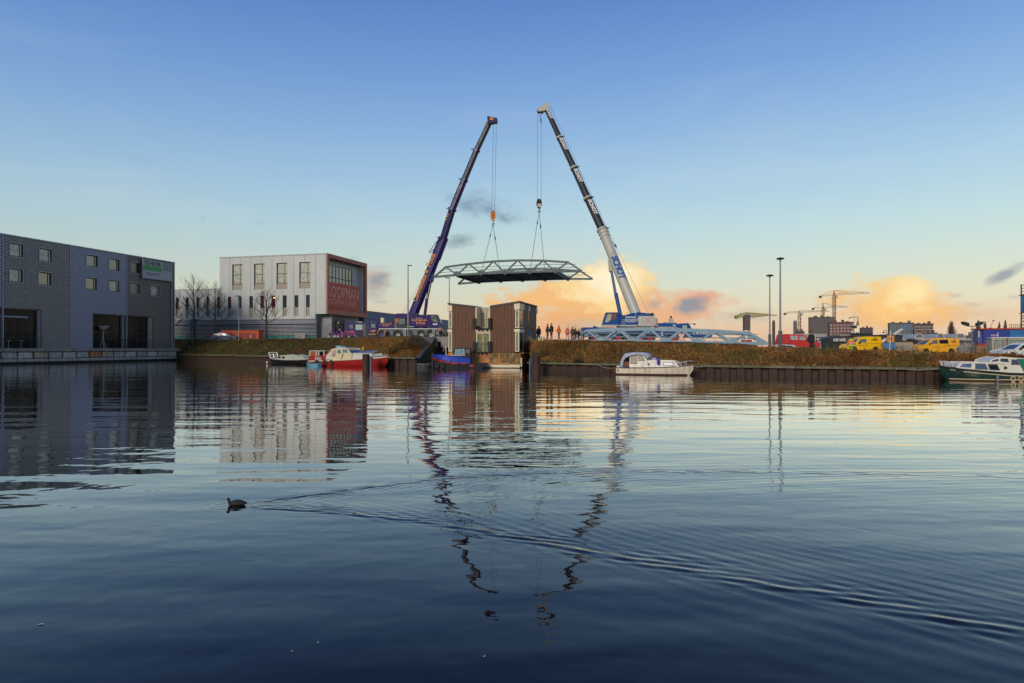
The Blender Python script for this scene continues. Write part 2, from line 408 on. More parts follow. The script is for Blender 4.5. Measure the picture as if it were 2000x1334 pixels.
m_earth = mat('bank earth and dead leaves', (0.155, 0.078, 0.025), 0.95, var=0.45, scale=2.2, bump=0.05, bscale=5, col2=(0.055, 0.06, 0.02), c2amt=0.35, c2scale=0.35, spec=0.1)
m_gravel = mat('trodden gravel ground', (0.20, 0.17, 0.13), 0.95, var=0.3, scale=0.8, bump=0.02, bscale=10, spec=0.15)
ts = [0, 0.3, 0.6, 1.2, 1.9, 2.6, 3.4, 4.2, 5.0, 5.8, 6.5, 8, 10.5, 14, 19, 27, 40, 60, 90, 140, 220, 400, 900, 2600, 5200]
def sheet(cols, posf, name):
    m = MB(); vs = []; nt_ = len(ts)
    for c in cols:
        for t in ts:
            X, Y = posf(c, t); z = ground(X, Y)
            if 0.6 < t < 15: z += 0.13*mnoise.noise(Vector((X*0.8, Y*0.8, 0)))+0.05*mnoise.noise(Vector((X*2.7, Y*2.7, 4)))
            vs.append((X, Y, z))
    fs = [(i*nt_+j, i*nt_+j+1, (i+1)*nt_+j+1, (i+1)*nt_+j) for i in range(len(cols)-1) for j in range(nt_-1)]
    m.add(vs, fs)
    for i, f in enumerate(fs):
        m.m[i] = 1 if (i % (nt_-1)) >= 13 else 0
    # skirts down into the water
    k0 = len(m.v); n = len(cols); sk = []
    front = [i*nt_ for i in range(n)]
    for idx in front: x, y, z = m.v[idx]; sk.append((x, y+0.05, -2.5))
    m.add(sk, []);
    for i in range(n-1): m.f.append([front[i], front[i+1], k0+i+1, k0+i]); m.m.append(0)
    for ci in (0, n-1):
        k1 = len(m.v); rail = [ci*nt_+j for j in range(nt_)]
        m.add([(m.v[a][0], m.v[a][1], -2.5) for a in rail], [])
        for j in range(nt_-1): m.f.append([rail[j], rail[j+1], k1+j+1, k1+j]); m.m.append(0)
    o = m.build(name, [m_earth, m_gravel], smooth=True)
    return struct(o)
colsL = [-2200, -900, -400, -200, -120, -80, -61] + [-60+i*0.8 for i in range(62)]
colsL = [c for c in colsL if c < -11.2]+[-11.1]
sheet(colsL, lambda X, t: (X, qy(X)+t), 'ground')
colsR = [0, 0.4, 0.9]+[1.5+0.7*i for i in range(72)]+[54, 60, 72, 90, 120, 160, 220, 300]
def posR(u, t):
    Y = qy(1.8+u)+t; 
    return ((u+interp(EDGE, Y)) if t < 500 else (1.8+u)*(1+(t-400)/300.0)*1.0 + interp(EDGE, Y), Y)
sheet(colsR, posR, 'ground')
MB().box(-14, 14, 165, 420, -2.5, 3.2).build('ground', m_gravel)['kind'] = 'structure'
# canal bed far below and the water
struct(MB().box(-900, 900, -200, 1200, -3.4, -3.2).build('canal_bed', mat('silt', (0.03, 0.028, 0.02), 0.9)))

# ------------------------------------------------------------------ water with the coot's wake as real relief
UP = [(-3.78, 9.62), (-2.6, 10.55), (-1.22, 11.5), (0.3, 12.0), (1.73, 12.17), (4, 12.15), (6.3, 11.95), (10, 11.5), (14, 10.9)]
LO = [(-3.78, 9.5), (-2.3, 9.12), (-0.97, 8.6), (0.0, 7.98), (0.83, 7.37), (1.98, 6.59), (3.2, 5.8), (3.95, 5.25), (5.5, 4.1), (7, 3.0)]
def smooth_poly(P, n=260):
    P = np.array(P); d = np.r_[0, np.cumsum(np.hypot(*np.diff(P, axis=0).T))]
    s = np.linspace(0, d[-1], n); q = np.c_[np.interp(s, d, P[:, 0]), np.interp(s, d, P[:, 1])]
    for _ in range(30): q[1:-1] = (q[:-2]+q[1:-1]*2+q[2:])/4
    return q
def arm(P, X, Y):
    q = smooth_poly(P); best = np.full(X.shape, 1e9); sd = np.zeros(X.shape); ss = np.zeros(X.shape)
    L = np.r_[0, np.cumsum(np.hypot(*np.diff(q, axis=0).T))]
    for i in range(len(q)-1):
        a = q[i]; t = q[i+1]-a; l = np.hypot(*t); t = t/l
        u = (X-a[0])*t[0]+(Y-a[1])*t[1]; uc = np.clip(u, 0, l)
        dx = X-a[0]-uc*t[0]; dy = Y-a[1]-uc*t[1]; d = dx*dx+dy*dy
        m = d < best
        best[m] = d[m]; sd[m] = ((X-a[0])*(-t[1])+(Y-a[1])*t[0])[m]; ss[m] = (L[i]+uc)[m]
    return np.sqrt(best)*np.sign(sd), ss
def wake(X, Y):
    h = np.zeros(X.shape)
    for P, inside, amp in ((UP, -1, 1.0), (LO, 1, 1.25)):
        d, s = arm(P, X, Y); di = d*inside               # positive towards the inside of the V
        grow = np.clip(s/0.4, 0, 1)*np.exp(-s/11.0)
        lam = 0.15+0.006*s; k = 2*np.pi/lam
        # main crest line, then trains of slanted wavelets on its inner side
        h += amp*0.0030*grow*np.exp(-(di/(0.07+0.004*s))**2)*np.cos(k*di*0.8)
        si = 0.25; j = 0
        while si < 13:          # overlapping short crests, each turned a little off the line of the arm
            ln = 0.22+0.035*si; mk = (np.abs(s-si) < ln*2.6) & (np.abs(di) < 1.1)
            u = s[mk]-si; dd = di[mk]-(0.20+0.05*math.sin(j*2.3))*u+0.02*math.sin(j*1.7)
            wd = 0.055+0.008*si; kk = 2*np.pi/(0.14+0.010*si)
            h[mk] += amp*(0.0062+0.0022*math.sin(j*3.1))*min(1, si/0.6)*math.exp(-si/11.0)*np.exp(-(u/ln)**2)*np.exp(-(dd/wd)**2)*np.cos(kk*dd)
            h[mk] += amp*0.0022*min(1, si/0.6)*math.exp(-si/11.0)*np.exp(-(u/(ln*1.6))**2)*np.exp(-((dd-0.16)/(wd*2.4))**2)*np.cos(kk*1.25*dd)
            si += ln*1.25; j += 1
        w_in = 0.16+0.17*s; w_out = 0.05+0.05*s
        env = np.where(di > 0, np.exp(-(di/w_in)**1.4), np.exp(-(di/w_out)**2))
        ph = k*(di*0.92+s*0.36)+0.9*np.sin(s*2.3+di*3)
        h += amp*0.0030*grow*env*np.cos(ph)*(0.7+0.3*np.sin(s*3.7-di*5))
        h += amp*0.0011*grow*env*np.cos(ph*1.9+1.1*np.sin(s*4))
        o_env = np.where(di < 0, np.exp(-((-di-0.3)/(0.3+0.12*s))**2), 0)*np.clip((s-5)/3, 0, 1)
        h += 0.0016*o_env*np.cos(k*0.62*(di+s*0.12))*np.exp(-s/16)
    du, su = arm(UP, X, Y); dl, sl = arm(LO, X, Y)
    ins = (du < 0) & (dl > 0)
    c = 0.0009*np.cos(2*np.pi/0.12*(X*0.85+0.4*Y+0.05*np.sin(Y*6)))+0.0007*np.cos(2*np.pi/0.08*(X*0.6-0.8*Y+0.04*np.sin(X*7)))+0.0006*np.cos(2*np.pi/0.1*(X-0.1*Y+0.05*np.sin(Y*9+X)))
    rr = np.hypot(X+3.8, Y-9.6)
    h += np.where(ins, 1, 0)*c*np.clip(np.minimum(-du, dl)/0.15, 0, 1)*np.exp(-rr/4.5)*np.clip(rr/0.3, 0, 1)
    # bow ripple round the bird
    r2 = np.hypot((X+3.85)*0.8, (Y-9.56)*1.1)
    h += 0.002*np.exp(-((r2-0.26)/0.10)**2)*np.cos(2*np.pi*(r2-0.26)/0.12)
    edge = np.clip((X+6.5)/1.5, 0, 1)*np.clip((13.5-X)/2, 0, 1)*np.clip((Y-2.6)/0.8, 0, 1)*np.clip((15-Y)/1.2, 0, 1)
    return h*edge
def axis(lo, hi, d, outs_lo, outs_hi): return np.r_[np.array(outs_lo, float), np.arange(lo, hi, d), np.array(outs_hi, float)]
xs = np.r_[[-1400, -500, -150, -60, -30, -18, -12, -9, -7.5], np.arange(-6.5, 2, 0.04), np.arange(2, 9, 0.035), np.arange(9, 13.6, 0.07), [15, 18, 25, 40, 80, 200, 600, 1400]]
ys = np.r_[[-200, -60, -20, -6, 0, 1.5, 2.2], np.arange(2.6, 8, 0.03), np.arange(8, 15.0, 0.035), [15.5, 17, 20, 26, 36, 50, 70, 100, 150, 300, 1200]]
GX, GY = np.meshgrid(xs, ys)
H = wake(GX, GY)
nx, ny = len(xs), len(ys)
wv = np.c_[GX.ravel(), GY.ravel(), H.ravel()].astype(np.float32)
ii = (np.arange(ny-1)[:, None]*nx+np.arange(nx-1)[None, :]).ravel()
wf = np.c_[ii, ii+1, ii+nx+1, ii+nx].astype(np.int32)
def np_mesh(name, v, f):
    me = bpy.data.meshes.new(name); n = f.shape[1]
    me.vertices.add(len(v)); me.vertices.foreach_set('co', np.asarray(v, np.float32).ravel())
    me.loops.add(f.size); me.loops.foreach_set('vertex_index', f.ravel().astype(np.int32))
    me.polygons.add(len(f)); me.polygons.foreach_set('loop_start', (np.arange(len(f))*n).astype(np.int32))
    try: me.polygons.foreach_set('loop_total', np.full(len(f), n, np.int32))
    except Exception: pass
    me.update(calc_edges=True); return me
wme = np_mesh('water', wv, wf); wme.polygons.foreach_set('use_smooth', [True]*len(wf))
mw = bpy.data.materials.new('canal water'); mw.use_nodes = True; nt = mw.node_tree; pb = nt.nodes['Principled BSDF']
pb.inputs['Base Color'].default_value = (0.0012, 0.002, 0.003, 1); pb.inputs['Roughness'].default_value = 0.018; pb.inputs['IOR'].default_value = 1.315
def wnode(t): return nt.nodes.new(t)
g = wnode('ShaderNodeNewGeometry')
def layer(sc, stretch, det, amp, rot=0.0, dist=0.0):
    mpn = wnode('ShaderNodeMapping'); mpn.inputs['Scale'].default_value = stretch; mpn.inputs['Rotation'].default_value = (0, 0, rot); nt.links.new(g.outputs['Position'], mpn.inputs[0])
    n = wnode('ShaderNodeTexNoise'); n.inputs['Scale'].default_value = sc; n.inputs['Detail'].default_value = det; n.inputs['Roughness'].default_value = 0.42; n.inputs['Distortion'].default_value = dist
    nt.links.new(mpn.outputs[0], n.inputs[0])
    q = wnode('ShaderNodeMath'); q.operation = 'MULTIPLY'; q.inputs[1].default_value = amp; nt.links.new(n.outputs[0], q.inputs[0]); return q.outputs[0]
def wadd(a, b, op='ADD'):
    q = wnode('ShaderNodeMath'); q.operation = op; nt.links.new(a, q.inputs[0])
    if isinstance(b, (int, float)): q.inputs[1].default_value = b
    else: nt.links.new(b, q.inputs[1])
    return q.outputs[0]
l1 = layer(0.75, (0.30, 1.0, 1), 2.0, 0.030, 0.06)
l2 = layer(2.3, (0.34, 1.0, 1), 2.0, 0.0054, -0.05, 0.3)
l3 = layer(5.5, (0.55, 1.0, 1), 2.0, 0.0016, 0.12)
patch = wnode('ShaderNodeMapRange'); patch.inputs[1].default_value = 0.38; patch.inputs[2].default_value = 0.64; patch.inputs[3].default_value = 0.25; patch.inputs[4].default_value = 1.25
pn = wnode('ShaderNodeTexNoise'); pn.inputs['Scale'].default_value = 0.075; pn.inputs['Detail'].default_value = 3
nt.links.new(g.outputs['Position'], pn.inputs[0]); nt.links.new(pn.outputs[0], patch.inputs[0])
# ripples die down in the sheltered near water
sp = wnode('ShaderNodeSeparateXYZ'); nt.links.new(g.outputs['Position'], sp.inputs[0])
near = wnode('ShaderNodeMapRange'); near.inputs[1].default_value = 5.0; near.inputs[2].default_value = 22.0; near.inputs[3].default_value = 0.8; near.inputs[4].default_value = 1.0; nt.links.new(sp.outputs[1], near.inputs[0])
l4 = layer(2.6, (0.85, 1.0, 1), 1.5, 0.0042, 0.4, 0.4)
far_off = wnode('ShaderNodeMapRange'); far_off.inputs[1].default_value = 8.0; far_off.inputs[2].default_value = 30.0; far_off.inputs[3].default_value = 1.0; far_off.inputs[4].default_value = 0.15; nt.links.new(sp.outputs[1], far_off.inputs[0])
rip = wadd(wadd(wadd(wadd(l2, l3), patch.outputs[0], 'MULTIPLY'), near.outputs[0], 'MULTIPLY'), wadd(l4, far_off.outputs[0], 'MULTIPLY'))
big = wadd(l1, wadd(wadd(near.outputs[0], 0.5), 0.75, 'MULTIPLY'), 'MULTIPLY')
bp = wnode('ShaderNodeBump'); bp.inputs['Strength'].default_value = 1.0; bp.inputs['Distance'].default_value = 1.0
nt.links.new(wadd(big, rip), bp.inputs['Height']); nt.links.new(bp.outputs[0], pb.inputs['Normal'])
# reflection by Fresnel, with a steeper falloff so that the steep near view shows the dark water body
pb_n = bp.outputs[0]; nt.nodes.remove(pb)
frn = wnode('ShaderNodeFresnel'); frn.inputs['IOR'].default_value = 1.333; nt.links.new(pb_n, frn.inputs['Normal'])
pw = wadd(frn.outputs[0], 1.36, 'POWER'); fc = wadd(pw, 2.1, 'MULTIPLY'); fc = wadd(fc, 0.97, 'MINIMUM')
df = wnode('ShaderNodeBsdfDiffuse'); df.inputs[0].default_value = (0.0014, 0.0024, 0.0036, 1)
gs = wnode('ShaderNodeBsdfAnisotropic'); gs.inputs['Color'].default_value = (1, 1, 1, 1); gs.inputs['Roughness'].default_value = 0.016; nt.links.new(pb_n, gs.inputs['Normal'])
mx = wnode('ShaderNodeMixShader'); nt.links.new(fc, mx.inputs[0]); nt.links.new(df.outputs[0], mx.inputs[1]); nt.links.new(gs.outputs[0], mx.inputs[2])
nt.links.new(mx.outputs[0], nt.nodes['Material Output'].inputs['Surface'])
wme.materials.append(mw)
water = link('water', wme); struct(water)

# ------------------------------------------------------------------ sheet piling along both banks
m_rust = mat('rusty sheet pile', (0.085, 0.038, 0.024), 0.8, var=0.4, scale=1.5, bump=0.01, streak=0.6, dirt=(0.02, 0.015, 0.012), col2=(0.03, 0.018, 0.014), c2amt=0.5, c2scale=0.8)
m_cap = mat('lichened concrete capping', (0.20, 0.18, 0.13), 0.85, var=0.3, scale=1.1, bump=0.01, streak=0.5, col2=(0.12, 0.11, 0.05), c2amt=0.35, c2scale=0.7)
PILE = {}
def piling(poly, pitch, label, ztop_):
    root = thing('sheet_pile_wall', label, 'quay wall', (*poly[0], 0))
    ox, oy = poly[0]
    for (a, b) in zip(poly, poly[1:]):
        L = math.hypot(b[0]-a[0], b[1]-a[1]); n = max(1, round(L/pitch)); ang = math.atan2(b[1]-a[1], b[0]-a[0]); w = L/n
        key = (round(w, 2), ztop_)
        if key not in PILE:
            d = 0.22; p = MB()
            pr = [(0, 0), (w*0.30, 0), (w*0.42, -d), (w*0.88, -d), (w, 0)]
            vs = [(x, y, -1.6) for x, y in pr]+[(x, y, ztop_-0.13) for x, y in pr]+[(x, y+0.03, -1.6) for x, y in pr]+[(x, y+0.03, ztop_-0.13) for x, y in pr]
            q = len(pr)
            p.add(vs, [(i, i+1, q+i+1, q+i) for i in range(q-1)]+[(2*q+i+1, 2*q+i, 3*q+i, 3*q+i+1) for i in range(q-1)]+[(q+i, q+i+1, 3*q+i+1, 3*q+i) for i in range(q-1)])
            PILE[key] = p.mesh('pile', m_rust)
        for i in range(n):
            x = a[0]+(b[0]-a[0])*i/n-ox; y = a[1]+(b[1]-a[1])*i/n-oy
            o = link('pile', PILE[key], root, (x, y, random.uniform(-0.02, 0.02))); o.rotation_euler = (0, 0, ang)
        nb = max(1, round(L/5.0))
        for i in range(nb):
            c = MB().box(0.01, L/nb-0.02, -0.42, 0.25, ztop_-0.12, ztop_+0.06)
            o = c.build('capping_beam', m_cap, root, (a[0]+(b[0]-a[0])*i/nb-ox, a[1]+(b[1]-a[1])*i/nb-oy, random.uniform(-0.015, 0.015)), bevel=0.02); o.rotation_euler = (0, 0, ang)
    return root
piling([(1.9, 69.1), (2.8, 67.15), (8, 62.1), (15.7, 56.8), (22, 52.8), (29.3, 49.4), (38, 46.5), (60, 39.4)], 1.16, 'rusty sheet pile wall with pale capping below the right bank', 0.76)
piling([(-58.2, 120.1), (-36, 100.7), (-15.3, 81.8), (-11.1, 79.9)], 1.25, 'dark rusty sheet pile wall below the grassy left bank', 1.06)

# ------------------------------------------------------------------ dead leaves and rough grass on the banks
m_blade = bpy.data.materials.new('dead grass and leaves'); m_blade.use_nodes = True
_nt = m_blade.node_tree; _b = _nt.nodes['Principled BSDF']; _b.inputs['Roughness'].default_value = 0.8; _b.inputs['Specular IOR Level'].default_value = 0.2
_at = _nt.nodes.new('ShaderNodeAttribute'); _at.attribute_name = 'tint'; _nt.links.new(_at.outputs['Color'], _b.inputs['Base Color'])
def scatter(n, xlo, xhi, name, pal, tmax=8.5, hgt=(0.06, 0.24), edge=False):
    X = np.random.uniform(xlo, xhi, n); T = np.random.uniform(0.25, tmax, n)
    V = np.zeros((n, 3, 3), np.float32); C = np.zeros((n, 3, 4), np.float32)
    pal = [np.array(p) for p in pal]
    for i in range(n):
        x = X[i]; y = qy(x)+T[i]
        if x > 0: x = max(x, interp(EDGE, y)+0.05)
        z = ground(x, y)+0.13*mnoise.noise(Vector((x*0.8, y*0.8, 0)))
        a = random.uniform(0, 6.28); h = random.uniform(*hgt)*(0.4+0.9*random.random()); w = random.uniform(0.025, 0.07)
        if random.random() < 0.62:      # fallen leaf or flattened stalk
            h *= 0.35; w *= 1.5
        lean = random.uniform(0.4, 2.2)*h; la = random.uniform(0, 6.28)
        ca, sa = math.cos(a)*w, math.sin(a)*w
        V[i] = ((x-ca, y-sa, z-0.03), (x+ca, y+sa, z-0.03), (x+math.cos(la)*lean, y+math.sin(la)*lean, z+h))
        q = mnoise.noise(Vector((x*0.25, y*0.25, 7)))*1.3+random.gauss(0, 0.22)+(0.8 if T[i] < 1.2 else 0)
        k = int(min(max((q+1)/2*len(pal), 0), len(pal)-1)); c = pal[k]*random.uniform(0.75, 1.3)
        C[i, :, :3] = c; C[i, :, 3] = 1
    me = np_mesh(name, V.reshape(-1, 3), np.arange(n*3).reshape(-1, 3))
    at = me.color_attributes.new('tint', 'FLOAT_COLOR', 'POINT'); at.data.foreach_set('color', C.reshape(-1))
    me.materials.append(m_blade); o = link(name, me); o['kind'] = 'stuff'; return o
browns = [(0.11, 0.042, 0.012), (0.16, 0.066, 0.018), (0.23, 0.098, 0.027), (0.33, 0.165, 0.045), (0.22, 0.125, 0.035), (0.13, 0.105, 0.025)]
greens = [(0.07, 0.035, 0.014), (0.09, 0.055, 0.02), (0.07, 0.06, 0.02), (0.06, 0.07, 0.02), (0.12, 0.13, 0.03)]
tag(scatter(52000, 1.6, 47, 'leaf_litter', browns), 'brown dead leaves and dry grass covering the right bank', 'grass')
tag(scatter(34000, -58, -24, 'bank_grass', greens), 'dark olive grass covering the left bank by the trees', 'grass')
tag(scatter(22000, -24, -11.3, 'leaf_litter', browns[1:]), 'orange brown dead leaves covering the bank below the purple crane', 'grass')

tag(scatter(1500, 1.8, 46, 'dry_weeds', browns[1:], tmax=9, hgt=(0.35, 0.95)), 'scattered taller dry weeds sticking up along the right bank', 'weeds')
tag(scatter(1000, -57, -11.5, 'dry_weeds', browns[1:], tmax=9, hgt=(0.3, 0.7)), 'scattered taller dry weeds sticking up along the left bank', 'weeds')
# ------------------------------------------------------------------ bridge abutment on the left of the lock
ab = thing('bridge_abutment', 'concrete bridge abutment slab beside the purple crane', 'abutment', (-11.0, 99, 0))
MB().box(-1.6, 4.6, 0, 60, 3.1, 3.87).build('slab', m_conc, ab, bevel=0.03)
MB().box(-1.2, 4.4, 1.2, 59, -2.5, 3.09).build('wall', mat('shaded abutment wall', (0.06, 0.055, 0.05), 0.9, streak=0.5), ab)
for x in (-0.9, 0.7): MB().box(x, x+1.15, -0.12, 0.0, 2.35, 3.4).build('bearing_block', m_conc, ab, bevel=0.02)
ww = thing('wing_wall', 'sloping grey concrete slab running down to the water left of the blue boat', 'wall', (-12.4, 84, 0))
MB().add([(0.0, 14.5, 3.45), (1.0, 14.5, 3.45), (1.3, -3.2, 0.95), (0.1, -3.2, 0.95), (0.0, 14.5, 2.9), (1.0, 14.5, 2.9), (1.3, -3.2, 0.2), (0.1, -3.2, 0.2)],
         [(0,1,2,3), (4,7,6,5), (0,4,5,1), (1,5,6,2), (2,6,7,3), (3,7,4,0)]).build('slab', mat('wet concrete', (0.10, 0.10, 0.10), 0.7, streak=0.4), ww)
MB().box(0.95, 1.2, -3.9, 14, -2.0, 0.8).build('wall', m_rust, ww)
# ================================================================== dark ribbed building on the left quay
def dark_building():
    F = Line(-60.4, 122.0, URT)
    root = thing('ribbed_building', 'dark grey building with diagonal ribbed metal cladding on the left quay', 'building', (-60.4, 122.0, 0), URT)
    S = F.s; ZT = 17.57; ZB = 2.18
    mA = mat('charcoal cladding', (0.13, 0.128, 0.125), 0.55, 0.2, var=0.08); mB_ = mat('slate blue cladding', (0.165, 0.178, 0.225), 0.55, 0.2, var=0.08)
    mC = mat('dark brown grey cladding', (0.115, 0.11, 0.105), 0.55, 0.2, var=0.08)
    rA = mat('pale grey rib', (0.36, 0.355, 0.355), 0.45, 0.3, var=0.05); rB = mat('blue grey rib', (0.36, 0.385, 0.48), 0.45, 0.3, var=0.05); rC = mat('brown grey rib', (0.26, 0.25, 0.24), 0.45, 0.3, var=0.05)
    trim = mat('aluminium trim', (0.32, 0.35, 0.39), 0.4, 0.4)
    wins = []
    def rect(a, b, t, bt): s0, s1 = S(a), S(b); return (s0, s1, F.z(bt, s0), F.z(t, s0))
    for a, b, t, bt in ((19, 45, 473.7, 499.5), (76.7, 101, 484, 509.5), (18, 44, 523.5, 550), (75, 100, 530.5, 556), (168.5, 190.5, 497, 519.5), (213, 233, 504.5, 527),
                        (167, 189, 541.5, 564.5), (212.5, 232.5, 546.5, 569), (255.5, 275, 511.5, 532.5), (255, 273.5, 552, 573), (294, 311.5, 557, 577.5), (295, 312, 519, 539)):
        wins.append(rect(a, b, t, bt))
    za = F.z(603, S(30)); opA = (S(-60), S(78), ZB, za); zb = F.z(612.4, S(182)); opB = (S(182), S(297), ZB, zb)
    holes = wins+[opA, opB]
    secs = [(-46.0, S(5), mB_, rB, 1), (S(5), S(137), mA, rA, -1), (S(137), S(247), mB_, rB, 1), (S(247), 0.0, mC, rC, -1)]
    for x0, x1, mw_, mr_, dirn in secs:
        m = MB()
        for r in panel_grid(x0+0.03, x1-0.03, ZB, ZT-0.15, holes): m.box(r[0], r[1], 0.0, 0.35, r[2], r[3])
        m.build('cladding', mw_, root)
        rb = MB(); pitch = 0.40; wd = 0.19
        rng = np.arange(x0-(ZT-ZB), x1+(ZT-ZB), pitch)
        hs = [(h[0]-0.1, h[1]+0.1, h[2]-0.1, h[3]+0.1) for h in holes]
        for c in rng:       # rib line x = c + dirn*(z-ZB), cut to the section and its openings
            iv = [(ZB, ZT-0.2)]
            def clip(iv, lo, hi): return [(max(a, lo), min(b, hi)) for a, b in iv if min(b, hi)-max(a, lo) > 0.08]
            z_at = lambda x: ZB+(x-c)*dirn
            a, b = sorted((z_at(x0+0.08), z_at(x1-0.08-wd))); iv = clip(iv, a, b)
            for h in hs:
                a, b = sorted((z_at(h[0]-wd), z_at(h[1]))); lo, hi = max(a, h[2]), min(b, h[3])
                if hi > lo: iv = clip(iv, -99, lo)+clip(iv, hi, 99)
            for a, b in iv:
                xa, xb = c+dirn*(a-ZB), c+dirn*(b-ZB)
                y = -0.07
                rb.add([(xa, y, a), (xa+wd, y, a), (xb+wd, y, b), (xb, y, b), (xa, 0.001, a), (xa+wd, 0.001, a), (xb+wd, 0.001, b), (xb, 0.001, b)],
                       [(0,1,2,3), (0,3,7,4), (1,5,6,2), (0,4,5,1), (3,2,6,7)])
        rb.build('cladding_rib', mr_, root, fix=False)['kind'] = 'stuff'
    for x in (S(5), S(137), S(247), 0.0): MB().box(x-0.07, x+0.07, -0.10, 0.3, ZB, ZT-0.16).build('joint_trim', trim, root)
    MB().box(-46.0, 0.12, -0.14, 0.5, ZT-0.15, ZT).build('parapet', trim, root)
    MB().box(-46, -0.02, 0.36, 14, ZB, ZT-0.3).build('wall', mC, root)
    pans = [m_curtain, m_curtain, m_curtain, m_glass, m_glass, m_glass, m_glass, m_curtain, m_glass, m_glass, m_curtain, m_glass]
    fr = mat('dark window frame', (0.03, 0.032, 0.03), 0.5)
    for w, p in zip(wins, pans):
        window(root, w[0], w[1], w[2], w[3], -0.02, fr, p, mull=(0.78,), depth=0.16, fw=0.12)
        t = MB(); a = 0.09
        t.box(w[0]-a, w[0], -0.09, 0.0, w[2]-a, w[3]+a); t.box(w[1], w[1]+a, -0.09, 0.0, w[2]-a, w[3]+a); t.box(w[0], w[1], -0.088, 0.0, w[2]-a, w[2]); t.box(w[0], w[1], -0.088, 0.0, w[3], w[3]+a)
        t.build('window_trim', trim, root)
    # ground floor shopfronts set back behind the face
    for op in (opA, opB):
        x0, x1, z0, z1 = op; n = 8; m = MB()
        m.box(x0, x1, -0.0+0.02, 0.34, z1-0.12, z1+0.0)
        m.build('lintel', fr, root)
        for i in range(n):
            a, b = x0+(x1-x0)*i/n, x0+(x1-x0)*(i+1)/n
            w = MB().box(a, a+0.09, 0.28, 0.35, z0, z1-0.13).box(a+0.09, b, 0.285, 0.345, z0+2.55, z0+2.62).build('shopfront', fr, root)
            MB().box(a+0.09, b, 0.31, 0.33, z0+0.02, z1-0.13).build('pane', m_glassdark, w)
    MB().box(S(238.5), S(242), -0.06, 0.27, ZB, zb-0.13).build('column', m_greypaint, root)
    MB().box(S(73.5), S(78)-0.02, -0.02, 0.27, ZB, za-0.13).build('column', m_greypaint, root)
    MB().box(S(290), S(297)-0.02, -0.02, 0.27, ZB, zb-0.13).build('column', m_conc, root)
    s = S(-20); MB().box(s, S(56), 0.10, 0.2, F.z(620.5, S(30)), F.z(617, S(30))).build('awning_box', mat('awning box', (0.22, 0.27, 0.34), 0.5), root)
    # drain pipe by the far corner
    p = MB(); sp_ = S(333.5); p.tube([(sp_, -0.22, ZB), (sp_, -0.22, ZT-1.0), (sp_, -0.05, ZT-0.7)], 0.09, 8); p.build('drain_pipe', m_steel, root, smooth=True)
    for z in (4, 7, 10, 13, 16): MB().box(sp_-0.14, sp_+0.14, -0.26, -0.075, z, z+0.1).build('pipe_clip', m_darksteel, root)
    MB().box(S(75), S(90), 3, 5, ZT-0.3, ZT+0.35).build('roof_vent', m_darksteel, root)
    # balustrade in front of the openings
    for op, nm in ((opA, 'dark railing along the left shopfront under the pale awning box'), (opB, 'dark railing along the shopfront behind the satellite dish')):
        x0, x1 = op[0], op[1]
        q = thing('railing', nm, 'railing', F_pt(F, x0, -0.45, ZB+0.03), URT)
        L = x1-x0; m = MB(); m.box(0, L, -0.025, 0.025, 1.35, 1.42).box(0, L, -0.02, 0.02, 0.12, 0.17); m.build('rail', m_darksteel, q)
        k = int(L/0.32)
        for i in range(k+1):
            MB().box(L*i/k-0.012, L*i/k+0.012, -0.012, 0.012, 0.0 if i % 6 == 0 else 0.17, 1.35).build('baluster', m_darksteel, q)
    # quay of big concrete blocks
    qr = thing('block_quay', 'weathered quay wall of large concrete blocks below the ribbed building', 'quay wall', (-60.4, 122.0, 0), URT)
    MB().box(-46, 0.6, -0.75, 14, 1.72, ZB).build('capping', m_conc, qr, bevel=0.02)
    MB().box(-46, 0.5, -0.35, 13, -2.5, 1.7).build('backing', mat('dark backing concrete', (0.035, 0.033, 0.03), 0.8), qr)  # backing is darker than the blocks and capping
    cols = [mat('pale block', (0.55, 0.52, 0.45), 0.9, var=0.25, scale=1.5, bump=0.02, bscale=6, streak=0.6, dirt=(0.05, 0.045, 0.04)), mat('grey block', (0.42, 0.40, 0.35), 0.9, var=0.25, scale=1.5, bump=0.02, bscale=6, streak=0.7, dirt=(0.04, 0.04, 0.035)),
            mat('tan block', (0.48, 0.38, 0.26), 0.9, var=0.25, scale=1.5, bump=0.02, bscale=6, streak=0.5), mat('rust stained block', (0.46, 0.20, 0.08), 0.9, var=0.3, scale=1.5, bump=0.02, bscale=6, streak=0.5)]
    n = 20; w = 46.0/n
    for i in range(n):
        a = -46+i*w; px = 0
        c = cols[3] if i == 12 else cols[[0, 1, 0, 2, 1][i % 5]]
        MB().box(a+0.13, a+w-0.13, -0.62+random.uniform(-0.03, 0.03), -0.36, 0.78+random.uniform(-0.02, 0.03), 1.62).build('block', c, qr, bevel=0.06)
        MB().box(a+0.02, a+w-0.02, -0.68+random.uniform(-0.04, 0.04), -0.36, 0.30, 0.72).build('block', cols[1], qr, bevel=0.05)
    # sign TE HUUR
    s0, s1 = S(273.5), S(332); z1, z0 = F.z(506, s0)+0.1, F.z(543.5, s0)
    sg = thing('banner', 'grey and green TE HUUR banner stretched in a frame near the roof corner', 'sign', F_pt(F, s0, -0.45, z0), URT)
    L = s1-s0; Hh = z1-z0
    bn = MB().box(0.12, L-0.12, -0.03, 0.0, 0.1, Hh-0.1).build('board', mat('banner grey', (0.42, 0.43, 0.42), 0.6, var=0.06), sg)
    MB().box(0.12, L*0.63, -0.034, -0.031, Hh*0.44, Hh*0.68).build('green_band', mat('banner green', (0.08, 0.34, 0.09), 0.6, var=0.1), sg)
    dk = mat('banner dark print', (0.03, 0.035, 0.035), 0.6); lg = mat('banner pale green', (0.16, 0.36, 0.16), 0.6)
